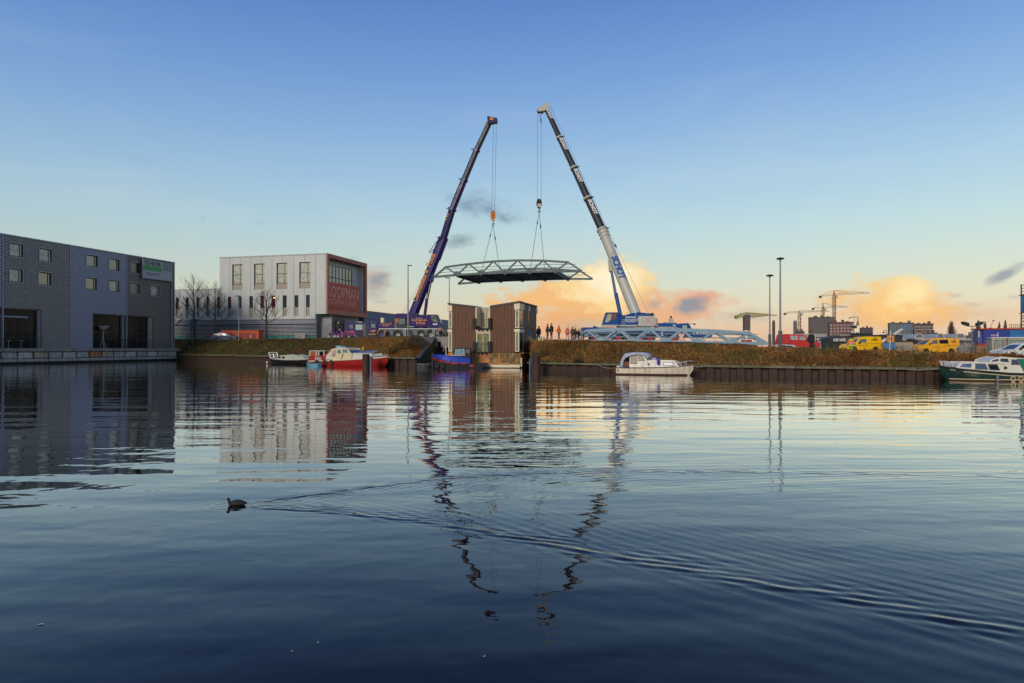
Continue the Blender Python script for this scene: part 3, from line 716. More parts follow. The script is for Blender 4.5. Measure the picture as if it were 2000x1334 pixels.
    text(sg, 'TE HUUR', 0.95, dk, (L*0.33, -0.036, Hh*0.80), bold=0.035, sx=0.95)
    text(sg, 'winkelruimte', 0.55, lg, (L*0.33, -0.04, Hh*0.565), sx=0.9)
    text(sg, 'verhuur via de makelaar\ninformatie bij beheer', 0.32, dk, (L*0.34, -0.036, Hh*0.28), sx=1.0)
    MB().box(L*0.66, L-0.2, -0.033, -0.031, Hh*0.52, Hh-0.2).build('photo_patch', mat('banner photo', (0.2, 0.21, 0.2), 0.6, var=0.6, scale=2.5, col2=(0.3, 0.31, 0.3), c2amt=0.4, c2scale=1.2), sg)
    m = MB(); m.tube([(0, -0.05, -0.2), (0, -0.05, Hh+0.2)], 0.06, 6); m.tube([(L, -0.05, -0.35), (L, -0.05, Hh+0.1)], 0.06, 6); m.tube([(0, -0.05, 0), (L, -0.05, 0)], 0.05, 6); m.tube([(0, -0.05, Hh), (L, -0.05, Hh)], 0.05, 6)
    m.tube([(0.3, -0.05, 0.0), (0.3, 0.4, 0.2)], 0.03, 5).tube([(L-0.3, -0.05, 0.0), (L-0.3, 0.4, 0.2)], 0.03, 5).tube([(0.3, -0.05, Hh), (0.3, 0.4, Hh)], 0.03, 5)
    m.build('frame', m_steel, sg)
    # satellite dish on tripod on the terrace
    dp = F_pt(F, S(199.5), -0.2, ZB+0.01)
    d = thing('satellite_dish', 'pale satellite dish on a tripod standing in front of the right shopfront', 'dish', dp, URT)
    m = MB(); m.tube([(0, 0, 2.75), (0, 0, 2.9), (0, -0.02, 3.15), (0, -0.04, 3.4), (0, -0.04, 3.44)], [0.12, 0.3, 0.58, 0.74, 0.70], 18)
    pm = mat('dish paint', (0.45, 0.45, 0.42), 0.5); m.build('reflector', pm, d, smooth=True)
    for a in (0.2, 2.3, 4.4): MB().tube([(0, 0, 1.75), (0.6*math.cos(a), 0.35*math.sin(a), 0)], 0.045, 6).build('leg', pm, d)
    MB().tube([(0, 0, 1.2), (0, -0.05, 2.9)], 0.06, 8).build('mast', pm, d)
    MB().tube([(0, -0.2, 2.9), (0.1, -0.5, 3.45)], 0.03, 6).build('feed_arm', pm, d)
    # terrace table and chairs behind the left railing
    for px, lb in ((14, 'small bistro table behind the left railing, nearer the picture edge'), (38, 'small bistro table behind the left railing, nearer the column')):
        t = thing('bistro_table', lb, 'table', F_pt(F, S(px), -0.20, ZB+0.01), URT, 'bistro tables on the terrace')
        MB().tube([(0, 0, 1.0), (0, 0, 1.05)], 0.42, 14).build('table_top', m_steel, t); MB().tube([(0, 0, 0.02), (0, 0, 1.0)], 0.05, 8).build('leg', m_steel, t); MB().tube([(0, 0, 0), (0, 0, 0.03)], 0.28, 12).build('base', m_steel, t)
def F_pt(F, s, n, z):       # s along the line, n behind it (positive = away from the viewer side)
    return (F.X+F.c*s-F.n*n, F.Y+F.n*s+F.c*n, z)
dark_building()

# ================================================================== white panelled building with the red framed loggia
def white_building():
    F = Line(-35.3, 130.0, ROT); G = Line(-35.3, 130.0, URT); S = F.s
    root = thing('panelled_building', 'white panelled office building with a red framed loggia', 'building', (-35.3, 130.0, 0), ROT)
    mp_ = mat('white metal panel', (0.46, 0.49, 0.46), 0.42, 0.1, var=0.05, scale=0.35, bump=0.0, streak=0.12, dirt=(0.25, 0.24, 0.2))
    # faint horizontal seams of the metal boards as fine relief
    nt = mp_.node_tree; b = nt.nodes['Principled BSDF']; tcn = nt.nodes.new('ShaderNodeTexCoord'); wv_ = nt.nodes.new('ShaderNodeTexWave'); wv_.wave_type = 'BANDS'; wv_.bands_direction = 'Z'; wv_.wave_profile = 'SAW'; wv_.inputs['Scale'].default_value = 2.6
    nt.links.new(tcn.outputs['Object'], wv_.inputs[0]); bn_ = nt.nodes.new('ShaderNodeBump'); bn_.inputs['Distance'].default_value = 0.004; nt.links.new(wv_.outputs[0], bn_.inputs['Height']); nt.links.new(bn_.outputs[0], b.inputs['Normal'])
    back = mat('panel joint shadow gap', (0.12, 0.12, 0.12), 0.8)
    X0 = S(429); ZT = 20.3; ZL = 7.8; ZR = 8.75; XL = S(300); ZW = 14.0
    big = [(S(a), S(b_), F.z(566.5, S(430)), F.z(t, S(a))) for a, b_, t in ((453.4, 473.7, 516.8), (496, 516.8, 515.6), (540, 561, 514.4), (584.5, 606.4, 512.6))]
    zt = big[0][3]; zb0 = F.z(567, S(453.4)); big = [(a, b_, zb0, zt) for a, b_, c, d in big]
    slots = [(445, 451.6), (465, 472), (487, 494), (508.6, 515.8), (530.5, 537.7), (552.5, 560), (575, 582.7), (597.6, 605)]
    slotsL = [(343.5, 350), (362.7, 369), (384, 390), (403, 409.5), (424, 430)]
    zs1, zs0 = F.z(576, S(600)), F.z(617, S(600))
    sl = [(S(a), S(b_), zs0, zs1) for a, b_ in slots+slotsL]
    holes = big+sl
    n = 10
    for i in range(n):
        a, b_ = X0+(0-X0)*i/n, X0+(0-X0)*(i+1)/n
        zlo = ZL if b_ < S(619) else ZR
        m = MB()
        for r in panel_grid(a+0.025, b_-0.025, zlo, ZT-0.25, holes): m.box(r[0], r[1], 0.0, 0.12, r[2], r[3])
        m.build('panel', mp_, root)
    nl = 6
    for i in range(nl):
        a, b_ = XL+(X0-XL)*i/nl, XL+(X0-XL)*(i+1)/nl
        m = MB()
        for r in panel_grid(a+0.025, b_-0.025, ZL, ZW-0.1, [(h[0], h[1], h[2], h[3]) for h in holes]): m.box(r[0], r[1], 0.0, 0.12, r[2], r[3])
        m.build('panel', mp_, root)
    m = MB()
    for r in panel_grid(X0, S(617.5), ZL, ZT-0.3, holes): m.box(r[0], r[1], 0.125, 0.3, r[2], r[3])
    for r in panel_grid(S(617.5), -0.4, ZR, ZT-0.3, holes): m.box(r[0], r[1], 0.125, 0.3, r[2], r[3])
    for r in panel_grid(XL, X0, ZL, ZW-0.12, holes): m.box(r[0], r[1], 0.125, 0.3, r[2], r[3])
    m.build('backing_wall', back, root)
    MB().box(X0-0.05, 0.0, -0.04, 16.7, ZT-0.24, ZT).build('roof', mat('roof edge', (0.35, 0.36, 0.36), 0.5), root)
    MB().box(XL, X0-0.06, -0.03, 16, ZW-0.1, ZW+0.08).build('roof', MATS['roof edge'], root)
    mbod = mat('building core grey', (0.20, 0.21, 0.21), 0.6)
    MB().box(X0+0.1, -9.5, 0.8, 16.5, 3.7, ZT-0.3).box(XL, X0, 0.8, 15.8, 3.7, ZW-0.15).build('wall', mbod, root)
    MB().box(X0, X0+0.1, 0.01, 16.6, ZW+0.1, ZT-0.26).build('panel', mp_, root)
    frm = mat('brown window frame', (0.075, 0.045, 0.04), 0.5); beige = mat('beige parapet panel', (0.33, 0.29, 0.21), 0.6, var=0.05)
    for a, b_, c, d in big:
        zc = c+(d-c)*0.22
        window(root, a, b_, zc, d, 0.0, frm, m_curtain, mull=(0.70,), bars=(0.48,), depth=0.3, fw=0.13)
        MB().box(a, b_, 0.18, 0.26, c, zc-0.01).build('parapet_panel', beige, root)
    redin = glassmat('glass with painted dusk reflection', (0.10, 0.02, 0.02), ior=1.6)  # reddish dusk reflection is put into the pane's base colour
    for i, (a, b_, c, d) in enumerate(sl):
        zc = c+(d-c)*0.42
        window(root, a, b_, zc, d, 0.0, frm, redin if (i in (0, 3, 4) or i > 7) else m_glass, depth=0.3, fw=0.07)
        MB().box(a, b_, 0.18, 0.26, c, zc-0.01).build('parapet_panel', beige, root)
    # band, louvre slats and teal plinth under the white volume
    MB().box(XL, S(617), 0.22, 0.4, ZL-0.9, ZL-0.005).build('band', mat('blue grey band', (0.19, 0.21, 0.25), 0.5), root)
    dkb = mat('dark louvre glass', (0.010, 0.014, 0.026), 0.5, spec=0.1)
    MB().box(XL, S(617), 0.5, 0.6, 4.7, ZL-0.9).build('glazing', dkb, root)
    sm = mat('slat grey', (0.40, 0.42, 0.45), 0.45, 0.2)
    for i in range(8): z = 4.75+i*0.29*((ZL-0.95-4.75)/2.32); MB().box(XL, S(617), 0.28, 0.5, z, z+0.095).build('slat', sm, root)
    teal = mat('teal panel', (0.02, 0.16, 0.145), 0.35, var=0.15)
    n = 24
    for i in range(n):
        a, b_ = XL+(S(617)-XL)*i/n, XL+(S(617)-XL)*(i+1)/n
        MB().box(a+0.05, b_-0.05, 0.42, 0.5, 3.3, 4.66).build('plinth_panel', teal, root)
    MB().box(XL, S(617), 0.5, 0.7, 3.2, 4.69).build('plinth', m_black, root)
    # recessed ground floor below the loggia
    gm = mat('grey recessed wall', (0.26, 0.28, 0.29), 0.6, var=0.06)
    MB().box(S(617), 0, 1.8, 2.0, 3.3, ZR-0.02).build('wall', gm, root); MB().box(-2.0, -1.8, 2.0, 16.5, 3.3, ZR-0.02).build('wall', gm, root)
    MB().box(S(617), -0.02, 0.3, 16.4, ZR-0.02, ZR+0.12).build('soffit', gm, root)
    for i in range(9): z = 3.9+i*0.36; MB().box(S(617)+0.2, -0.4, 1.6, 1.78, z, z+0.09).build('slat', sm, root)
    for y in (3.6, 7.2, 10.5): MB().box(-1.79, -1.74, y, y+1.3, 4.2, 6.6).build('door', m_glassdark, root)
    # loggia on the side: local x = 0 plane, running back along y
    red = mat('red brown frame', (0.42, 0.11, 0.065), 0.5, var=0.1, scale=0.6); redd = mat('dark red screen', (0.58, 0.075, 0.03), 0.55, var=0.12, scale=0.5)
    D = 16.7; m = MB()
    m.box(-0.3, 0.15, 0.0, 0.7, ZR, ZT-0.0).box(-0.3, 0.15, D-0.75, D, ZR, ZT)
    m.box(-0.29, 0.14, 0.7, D-0.75, ZR, ZR+0.8).box(-0.29, 0.14, 0.7, D-0.75, ZT-0.75, ZT+0.01); m.build('loggia_frame', red, root)
    MB().box(-1.6, -0.3, 0.5, 0.68, ZR+0.1, ZT-0.3).build('loggia_reveal', mat('loggia reveal', (0.52, 0.54, 0.52), 0.6), root); MB().box(-1.6, -0.3, D-0.7, D-0.45, ZR+0.1, ZT-0.3).build('loggia_reveal', MATS['loggia reveal'], root)
    MB().box(-1.6, -0.3, 0.69, D-0.75, ZT-0.45, ZT-0.28).build('loggia_ceiling', m_darksteel, root)
    MB().box(-1.6, -0.3, 0.69, D-0.75, ZR+0.13, ZR+0.3).build('loggia_floor', gm, root)
    MB().box(-1.8, -1.6, 0.4, D-0.5, ZR+0.1, ZT-0.3).build('wall', MATS['loggia reveal'], root)
    fr = mat('loggia window frame', (0.05, 0.035, 0.03), 0.5); wn_ = 9; ya, yb = 0.72, 12.9
    z0, z1 = ZR+5.6, ZT-1.7
    for i in range(wn_):
        a, b_ = ya+(yb-ya)*i/wn_, ya+(yb-ya)*(i+1)/wn_
        w = MB().box(-1.6, -1.45, a, a+0.12, z0, z1).box(-1.59, -1.46, a+0.12, b_, z0+1.75, z0+1.9).box(-1.59, -1.46, a+0.12, b_, z1-0.1, z1).build('window', fr, root)
        MB().box(-1.55, -1.52, a+0.12, b_, z0+0.02, z1-0.1).build('pane', m_curtain if i < 6 else m_glass, w)
    MB().box(-1.6, -1.44, yb, yb+0.12, z0, z1).build('window_jamb', fr, root)
    # perforated red screen with the company name
    ys, ye = 0.75, 13.9; zc = ZR+0.85; zh = ZR+6.3
    MB().box(-0.6, -0.5, ys, ye+0.3, zc-0.04, zh).build('name_screen', redd, root)
    lt = mat('pale red lettering', (0.78, 0.34, 0.24), 0.55)
    text(root, 'KOOPMAN', 3.1, lt, (-0.47, (ys+ye)/2+0.1, zh-1.9), xdir=(0, 1, 0), normal=(1, 0, 0), sx=0.86, bold=0.012)
    text(root, 'INTERNATIONAL', 1.45, lt, (-0.47, (ys+ye)/2+0.1, zh-3.75), xdir=(0, 1, 0), normal=(1, 0, 0), sx=1.0, bold=0.004)
    for r in range(2):
        for i in range(9):
            y = ys+0.9+i*1.35+(0.6 if r else 0); z = zh-5.0-r*0.75
            MB().add([(-0.485, y, z), (-0.485, y+0.5, z+0.28), (-0.485, y+1.0, z), (-0.485, y+0.5, z-0.28)], [(0, 1, 2, 3)]).build('diamond_mark', redd if r else mat('faint red mark', (0.25, 0.05, 0.032), 0.55), root)
    # lamp glow window (one lit window seen in the slots)
    MB().box(sl[4][0]+0.22, sl[4][1]-0.2, 0.26, 0.28, sl[4][3]-0.5, sl[4][3]-0.28).build('lamp', mat('lit lamp', (0.9, 0.5, 0.2), 0.5, var=0, emit=(1.0, 0.45, 0.12, 1.6)), root)
white_building()

# orange-red utility block in front of it
def kiosk():
    Y = 126.0; x0, x1 = WX(431.5, Y), WX(505, Y); g = 3.6; z1 = WZ(645, Y)
    k = thing('utility_block', 'orange red brick utility block in front of the white office', 'building', (x0, Y, g), 0)
    L = x1-x0; m1 = mat('orange red facing', (0.50, 0.08, 0.025), 0.7, var=0.15, scale=1.2, bump=0.01); m2 = mat('dark red door', (0.22, 0.035, 0.02), 0.6)
    MB().box(0, L, 0, 2.2, -0.3, z1-g-0.12).build('wall', m1, k); MB().box(-0.06, L+0.06, -0.06, 2.3, z1-g-0.12, z1-g).build('roof', m1, k)
    for a in (0.30, 0.55, 0.72, 0.86): MB().box(L*a-0.35, L*a+0.45, -0.04, -0.003, 0.0, 1.35).build('door', m2, k)
    MB().box(L*0.13, L*0.29, -0.05, -0.003, 0.75, 1.25).build('vent', m_black, k)
    for a in (0.34, 0.79): MB().box(L*a-0.09, L*a+0.09, -0.06, -0.043, 0.6, 0.95).build('notice', m_white, k)
kiosk()

# long warehouse behind the purple crane
def warehouse():
    F = Line(-34.3, 160.0, URT); S = F.s
    r = thing('warehouse', 'long grey warehouse with a blue upper band behind the purple crane', 'building', (-34.3, 160, 0), URT)
    L = 75; ZT = F.z(606.6, 0); g = mat('warehouse grey', (0.17, 0.19, 0.215), 0.6, var=0.07); bl = mat('warehouse blue band', (0.10, 0.15, 0.23), 0.55, var=0.1)
    MB().box(-1, L, 0, 30, 2.5, ZT-3.2).build('wall', g, r)
    n = 18
    for i in range(n):
        a, b_ = -1+(L+1)*i/n, -1+(L+1)*(i+1)/n
        MB().box(a+0.03, b_-0.03, -0.05, 0.4, ZT-3.18, ZT-0.25).build('band_panel', bl, r)
    MB().box(-1, L, -0.12, 30, ZT-0.24, ZT).build('roof', mat('warehouse roof edge', (0.20, 0.22, 0.25), 0.6), r)
    MB().box(-1, L, -0.14, -0.06, ZT-2.0, ZT-1.7).build('gutter', mat('purple blue strip', (0.06, 0.07, 0.19), 0.5), r)
    for px in (722, 733, 860, 868): s = S(px); window(r, s, s+2.6, 5.4, 8.2, -0.25, m_darksteel, m_glassdark, depth=0.1)
    s = S(737); MB().box(s, s+4, -0.5, 0, 6.2, 8.6).build('sign_box', mat('violet sign', (0.10, 0.05, 0.38), 0.5), r)
    s = S(738); MB().box(s, s+7, -0.35, 0, 2.6, 5.3).build('loading_door', m_greypaint, r)
    # distant low sheds closing the view to the right of the crane
warehouse()

# ================================================================== floating timber house on its barge
def floating_house():
    X0, Y0 = 0.8, 75.6; F = Line(X0, Y0, ROT); G = Line(X0, Y0, URT); S = F.s
    r = thing('floating_house', 'brown timber clad floating house with two wings and cream window strips', 'houseboat', (X0, Y0, 0), ROT)
    wood = mat('brown stained cladding', (0.145, 0.056, 0.022), 0.65, var=0.12, scale=1.0, stretch=(5, 5, 0.35), bump=0.004, bscale=3, col2=(0.095, 0.037, 0.016), c2amt=0.5, c2scale=1.4)
    wood2 = mat('darker side cladding', (0.15, 0.075, 0.04), 0.65, var=0.15, scale=1.0, stretch=(5, 5, 0.35), bump=0.004, bscale=3)
    dk = mat('dark joint', (0.03, 0.022, 0.018), 0.8)
    zb = 1.70; zm = F.z(641.5, -3); XL = S(876); ZLl, ZLr, ZRl, ZRr = F.z(591.6, XL), F.z(597.2, S(928)), F.z(596.8, S(957)), F.z(587.8, 0)
    xa, xb = S(883.5), S(928.5); xc, xd = S(957.5), S(1005.5)
    def roofz(x): 
        return ZLl+(ZLr-ZLl)*(x-XL)/(S(928)-XL) if x < S(940) else ZRl+(ZRr-ZRl)*(x-S(957))/(0-S(957))
    DEP = 9.0
    def planks(x0, x1, n):
        for i in range(n):
            a, b_ = x0+(x1-x0)*i/n, x0+(x1-x0)*(i+1)/n
            MB().add([(a+.012, 0, zb), (b_-.012, 0, zb), (b_-.012, 0, zm-.04), (a+.012, 0, zm-.04), (a+.012, .06, zb), (b_-.012, .06, zb), (b_-.012, .06, zm-.04), (a+.012, .06, zm-.04)],
                     [(0,1,2,3), (0,3,7,4), (1,5,6,2), (0,4,5,1), (3,2,6,7)]).build('plank', wood, r)
            za, zc = roofz(a)-0.24, roofz(b_)-0.24
            MB().add([(a+.012, 0, zm+.02), (b_-.012, 0, zm+.02), (b_-.012, 0, zc), (a+.012, 0, za), (a+.012, .06, zm+.02), (b_-.012, .06, zm+.02), (b_-.012, .06, zc), (a+.012, .06, za)],
                     [(0,1,2,3), (0,3,7,4), (1,5,6,2), (0,4,5,1), (3,2,6,7)]).build('plank', wood, r)
    planks(xa, xb, 7); planks(xc, xd, 7)
    m = MB()    # structural body of both wings
    def wing(x0, x1, y0, y1):
        z0_, z1_ = roofz(x0)-0.2, roofz(x1)-0.2
        m.add([(x0, y0, zb), (x1, y0, zb), (x1, y1, zb), (x0, y1, zb), (x0, y0, z0_), (x1, y0, z1_), (x1, y1, z1_), (x0, y1, z0_)], [(0,3,2,1), (4,5,6,7), (0,1,5,4), (1,2,6,5), (2,3,7,6), (3,0,4,7)])
    wing(xa-0.35, xb-0.02, 0.065, DEP-0.1); wing(xc+0.02, -0.55, 0.065, DEP-0.1); m.build('wall', dk, r)
    rm = mat('roof edge dark', (0.045, 0.043, 0.042), 0.6)
    for x0, x1 in ((XL-0.1, S(928.8)), (S(957), 0.08)):
        e = MB(); z0_, z1_ = roofz(x0), roofz(x1)
        e.add([(x0, -.08, z0_-.2), (x1, -.08, z1_-.2), (x1, DEP+.1, z1_-.2-(.0)), (x0, DEP+.1, z0_-.2), (x0, -.08, z0_), (x1, -.08, z1_), (x1, DEP+.1, z1_), (x0, DEP+.1, z0_)], [(0,3,2,1), (4,5,6,7), (0,1,5,4), (1,2,6,5), (2,3,7,6), (3,0,4,7)])
        e.build('roof', rm, r)
    MB().box(xa, xb, -0.03, -0.002, zm-.035, zm+.015).box(xc, xd, -0.03, -0.002, zm-.035, zm+.015).build('floor_strip', wood, r)
    curt = glassmat('curtained house glass', (0.16, 0.20, 0.15), var=0.5, scale=2.0, ior=1.6)
    # corner window strips, left and right
    for x0, x1, tag_ in ((XL, xa-0.03, 0), (xd+0.03, 0.0, 1)):
        for z0, z1, bt in ((zm+0.05, roofz((x0+x1)/2)-0.95, 0.68), (zb+0.12, zm-0.42, 0.34)):
            window(r, x0, x1, z0, z1, -0.05, m_cream, curt, depth=0.10, fw=0.09)
            MB().box(x0-0.08, x1+0.05, -0.14, 0.4, z1+0.02, z1+bt).build('fascia_box', m_cream, r, bevel=0.01)
    # side face: local x = 0 plane
    y1s = 1.9
    for z0, z1 in ((zm+0.05, ZRr-0.95), (zb+0.12, zm-0.42)):
        w = MB().box(-0.08, 0.0, 0.02, 0.12, z0, z1).box(-0.08, 0.0, y1s, y1s+0.1, z0, z1).box(-0.075, -0.005, 0.12, y1s, z0, z0+0.09).box(-0.075, -0.005, 0.12, y1s, z1-0.09, z1).build('window', m_cream, r)
        MB().box(-0.05, -0.03, 0.12, y1s, z0+0.09, z1-0.09).build('pane', m_glass, w)
        MB().box(-0.1, 0.08, -0.13, y1s+0.2, z1+0.025, z1+(0.69 if z0 > 4 else 0.345)).build('fascia_box', m_cream, r)
    sw, sd = (4.4, 5.1), (4.0, 6.6)
    nb = 10
    for i in range(nb):
        a, b_ = y1s+0.25+(DEP-y1s-0.3)*i/nb, y1s+0.25+(DEP-y1s-0.3)*(i+1)/nb
        for z0, z1, ho in ((zm+.02, roofz(0)-.24, (sw[0], sw[1], zm+0.9, roofz(0)-.9)), (zb, zm-.04, (sd[0], sd[1], zb+0.05, zm-0.35))):
            q = MB()
            for rr in panel_grid(a+.012, b_-.012, z0, z1, [ho]): q.box(-0.06, 0.0, rr[0], rr[1], rr[2], rr[3])
            if q.v: q.build('plank', wood2, r)
    MB().box(-0.5, -0.065, y1s+0.2, DEP-0.1, zb, ZRr-0.25).build('wall', dk, r)
    MB().box(-0.064, -0.02, sw[0], sw[1], zm+0.9, roofz(0)-.9).build('window', m_glassdark, r); MB().box(-0.064, -0.02, sd[0], sd[1], zb+0.05, zm-0.35).build('side_door', curt, r)
    MB().box(-0.02, 0.08, sw[0], sw[1], roofz(0)-0.88, roofz(0)-0.3).build('fascia_box', m_cream, r)
    MB().box(-0.1, 0.1, DEP-0.5, DEP+0.12, roofz(0)-1.0, roofz(0)-0.25).build('fascia_box', m_cream, r)
    # recessed middle with balconies
    yi = 1.6; a, b_ = xb+0.02, xc-0.02; zt = ZLr-0.1
    MB().box(a, b_, yi, yi+0.2, zb, zt).build('wall', mat('pale recess wall', (0.40, 0.36, 0.25), 0.6), r)
    window(r, a+0.15, a+0.75, zm+0.1, zt-0.5, yi-0.2, m_cream, curt, depth=0.1, fw=0.07); window(r, b_-0.6, b_-0.1, zm+1.1, zt-0.5, yi-0.2, m_cream, m_glass, depth=0.1, fw=0.07)
    MB().box(a, a+0.13, -0.02, yi, zm+0.3, zt).box(b_-0.12, b_, -0.02, yi, zm+0.3, zt).build('door_frame', m_cream, r)
    MB().box(a, b_, -0.05, yi, zm-0.35, zm-0.05).build('balcony_floor', m_cream, r)
    w = MB().box(a+0.02, a+0.14, 0.1, 0.22, zb, zm-0.36).box(b_-0.14, b_-0.02, 0.1, 0.22, zb, zm-0.36).box(a+0.15, b_-0.15, 0.1, 0.22, zm-0.55, zm-0.36).build('door_frame', m_cream, r)
    MB().box(a+0.15, b_-0.15, 0.15, 0.17, zb+0.05, zm-0.56).build('door', glassmat('green curtained glass', (0.09, 0.13, 0.085), var=0.5, scale=3, ior=1.6), r)
    MB().box((a+b_)/2-0.12, (a+b_)/2+0.12, 0.12, 0.14, zb+0.1, zm-0.6).build('curtain', mat('ochre curtain', (0.36, 0.28, 0.11), 0.8, stretch=(8, 1, .3)), r)
    for z0, z1 in ((zm-0.05, zm+1.15), (zb-0.05, zb+1.25)):
        MB().box(a-0.22, a+0.10, -0.35, -0.06, z0, z1).build('balcony_screen', m_black, r); MB().box(b_-0.12, b_+0.22, -0.35, -0.06, z0, z1).build('balcony_screen', m_black, r)
        MB().box(a+0.1, b_-0.12, -0.3, -0.27, z1-0.2, z1-0.15).build('balcony_rail', m_darksteel, r)
        for i in range(9): MB().box(a+0.12+i*(b_-a-0.3)/8, a+0.135+i*(b_-a-0.3)/8, -0.29, -0.275, z0, z1-0.2).build('baluster', m_darksteel, r)
        for q in (0.25, 0.5, 0.8):
            t = MB(); xx = a+(b_-a)*q
            t.tube([(xx-0.2, -0.25, z0+0.02), (xx, -0.3, z0-0.09), (xx+0.2, -0.25, z0+0.02)], [0.07, 0.14, 0.08], 8); t.build('fender', m_black, r, smooth=True)
    # barge
    ply = mat('orange stained plywood', (0.60, 0.25, 0.06), 0.7, var=0.3, scale=1.2, stretch=(1, 1, 2), col2=(0.34, 0.15, 0.045), c2amt=0.5, c2scale=0.9, streak=0.25)
    ply2 = mat('mossy plywood', (0.42, 0.22, 0.055), 0.75, var=0.35, scale=2.2, col2=(0.10, 0.075, 0.03), c2amt=0.5, c2scale=1.5, streak=0.4)
    xe = S(876)+0.2
    cuts = [xe, S(905), S(919.5), S(958), S(973), S(979), S(1000), 0.0]
    for i, (c0, c1) in enumerate(zip(cuts, cuts[1:])): MB().box(c0+0.02, c1-0.02, -0.22, -0.15, 0.52, 1.62).build('hull_board', [ply, ply, ply, ply2, ply, ply2, ply2][i], r)
    for i in range(4): MB().box(0.10, 0.17, -0.1+i*2.3, 2.15+i*2.3, 0.45, 1.55).build('hull_board', ply, r)
    MB().box(xe, 0.09, -0.14, DEP, -0.6, 1.66).build('hull', mat('barge concrete', (0.35, 0.20, 0.08), 0.8, streak=0.5), r)
    MB().box(S(957), S(997), -0.27, -0.225, 0.42, 0.62).build('rubbing_plank', ply, r)
    MB().box(S(935), 0.2, -0.55, -0.23, 0.05, 0.38).build('pontoon_edge', m_cream, r, bevel=0.02)
    MB().tube([(0.35, -0.4, 0.15), (0.35, -0.4, 1.15)], 0.10, 8).build('fender', m_white, r, smooth=True)
    MB().box(-0.1, 0.5, 0.2, 8.5, 1.60, 1.69).build('side_deck', ply, r)
floating_house()
# ================================================================== trusses
m_truss = mat('blue grey bridge paint', (0.046, 0.08, 0.085), 0.5, 0.1, var=0.08, streak=0.2)
m_truss2 = mat('light blue bridge paint', (0.19, 0.30, 0.37), 0.5, 0.1, var=0.08, streak=0.25, dirt=(0.12, 0.13, 0.13))
def truss_bridge(root, L, width, bot, top, nodes_b, nodes_t, M, deck=True, rail_y=0.9, w=0.28):
    # bot(s), top(s): heights of the chords; nodes in metres along the span
    for y, sd in ((0, -1), (width, 1)):
        nb = [0]+nodes_b+[L]
        c = MB()
        for a, b in zip(nb, nb[1:]): c.beam((a, y, bot(a)), (b, y, bot(b)), w*0.95, w*1.1)
        c.build('bottom_chord', M, root, bevel=0.0)
        pts = [0]+nodes_t+[L]; c = MB()
        for a, b in zip(nodes_t, nodes_t[1:]):
            c.beam((a, y, top(a)), (b, y, top(b)), w, w)
        c.build('top_chord', M, root)
        MB().beam((0.02, y, bot(0)), (nodes_t[0], y, top(nodes_t[0])), w*0.9, w*0.9).build('end_post', M, root)
        MB().beam((L-0.02, y, bot(L)), (nodes_t[-1], y, top(nodes_t[-1])), w*0.9, w*0.9).build('end_post', M, root)
        for i, t in enumerate(nodes_t):
            for b in ([nodes_b[i-1]] if i > 0 else [])+([nodes_b[i]] if i < len(nodes_b) else []):
                MB().beam((t, y, top(t)), (b, y, bot(b)), w*0.72, w*0.72).build('diagonal', M, root)
        for b in nodes_b:
            z = bot(b); MB().prism([(b-0.75, z), (b-0.45, z+0.4), (b-0.15, z+0.5), (b+0.15, z+0.5), (b+0.45, z+0.4), (b+0.75, z)], y-0.09, y+0.09).build('gusset_plate', M, root)
        if rail_y:
            yy = y+(0.35 if sd < 0 else -0.35)
            for hh in (0.62, 1.05): 
                c = MB(); pts = [(s, yy, bot(s)+hh) for s in np.linspace(1.0, L-1.0, 9)]; c.tube(pts, 0.035, 5); c.build('handrail', M, root)
    for b in nodes_b: MB().beam((b, -0.25, bot(b)-0.12), (b, width+0.25, bot(b)-0.12), 0.26, 0.42).build('cross_beam', M, root)
    if deck:
        d = MB(); ss = np.linspace(nodes_b[0]-0.3, nodes_b[-1]+0.3, 13)
        for a, b in zip(ss, ss[1:]):
            d.add([(a, 0.3, bot(a)+.02), (b, 0.3, bot(b)+.02), (b, width-.3, bot(b)+.02), (a, width-.3, bot(a)+.02), (a, 0.3, bot(a)+.22), (b, 0.3, bot(b)+.22), (b, width-.3, bot(b)+.22), (a, width-.3, bot(a)+.22)], [(0,3,2,1), (4,5,6,7), (0,1,5,4), (1,2,6,5), (2,3,7,6), (3,0,4,7)])
        d.build('deck', mat('bridge deck underside', (0.40, 0.46, 0.48), 0.7, var=0.15), root)
        for k in range(1, 6):
            yy = width*k/6; c = MB()
            for a, b in zip(ss, ss[1:]): c.beam((a, yy, bot(a)-0.06), (b, yy, bot(b)-0.06), 0.12, 0.16)
            c.build('stringer', mat('stringer paint', (0.24, 0.28, 0.29), 0.6), root)
# hanging span
HB = Line(-12.12, 106.0, ROT); Ls = 23.15
hb = thing('bridge_span', 'blue grey steel truss bridge span hanging in the air between two cranes', 'bridge', (-12.12, 106.0, 0), ROT)
nb = [HB.s(p) for p in (893, 940, 986.4, 1035, 1084)]; ntp = [HB.s(p) for p in (870.6, 915.6, 963.4, 1011, 1060.8, 1109.5)]
bz = [(0, HB.z(541, 0)), (nb[0], HB.z(537, nb[0])), (nb[1], HB.z(534.3, nb[1])), (nb[2], HB.z(532.6, nb[2])), (nb[3], HB.z(531, nb[3])), (nb[4], HB.z(529.6, nb[4])), (Ls, HB.z(529.7, Ls))]
tz = [(s, HB.z(p, s)) for s, p in zip(ntp, (521.6, 515.6, 510.5, 508.5, 509, 512.2))]
truss_bridge(hb, Ls, 11.6, lambda s: interp(bz, s), lambda s: interp(tz, s), nb, ntp, m_truss)
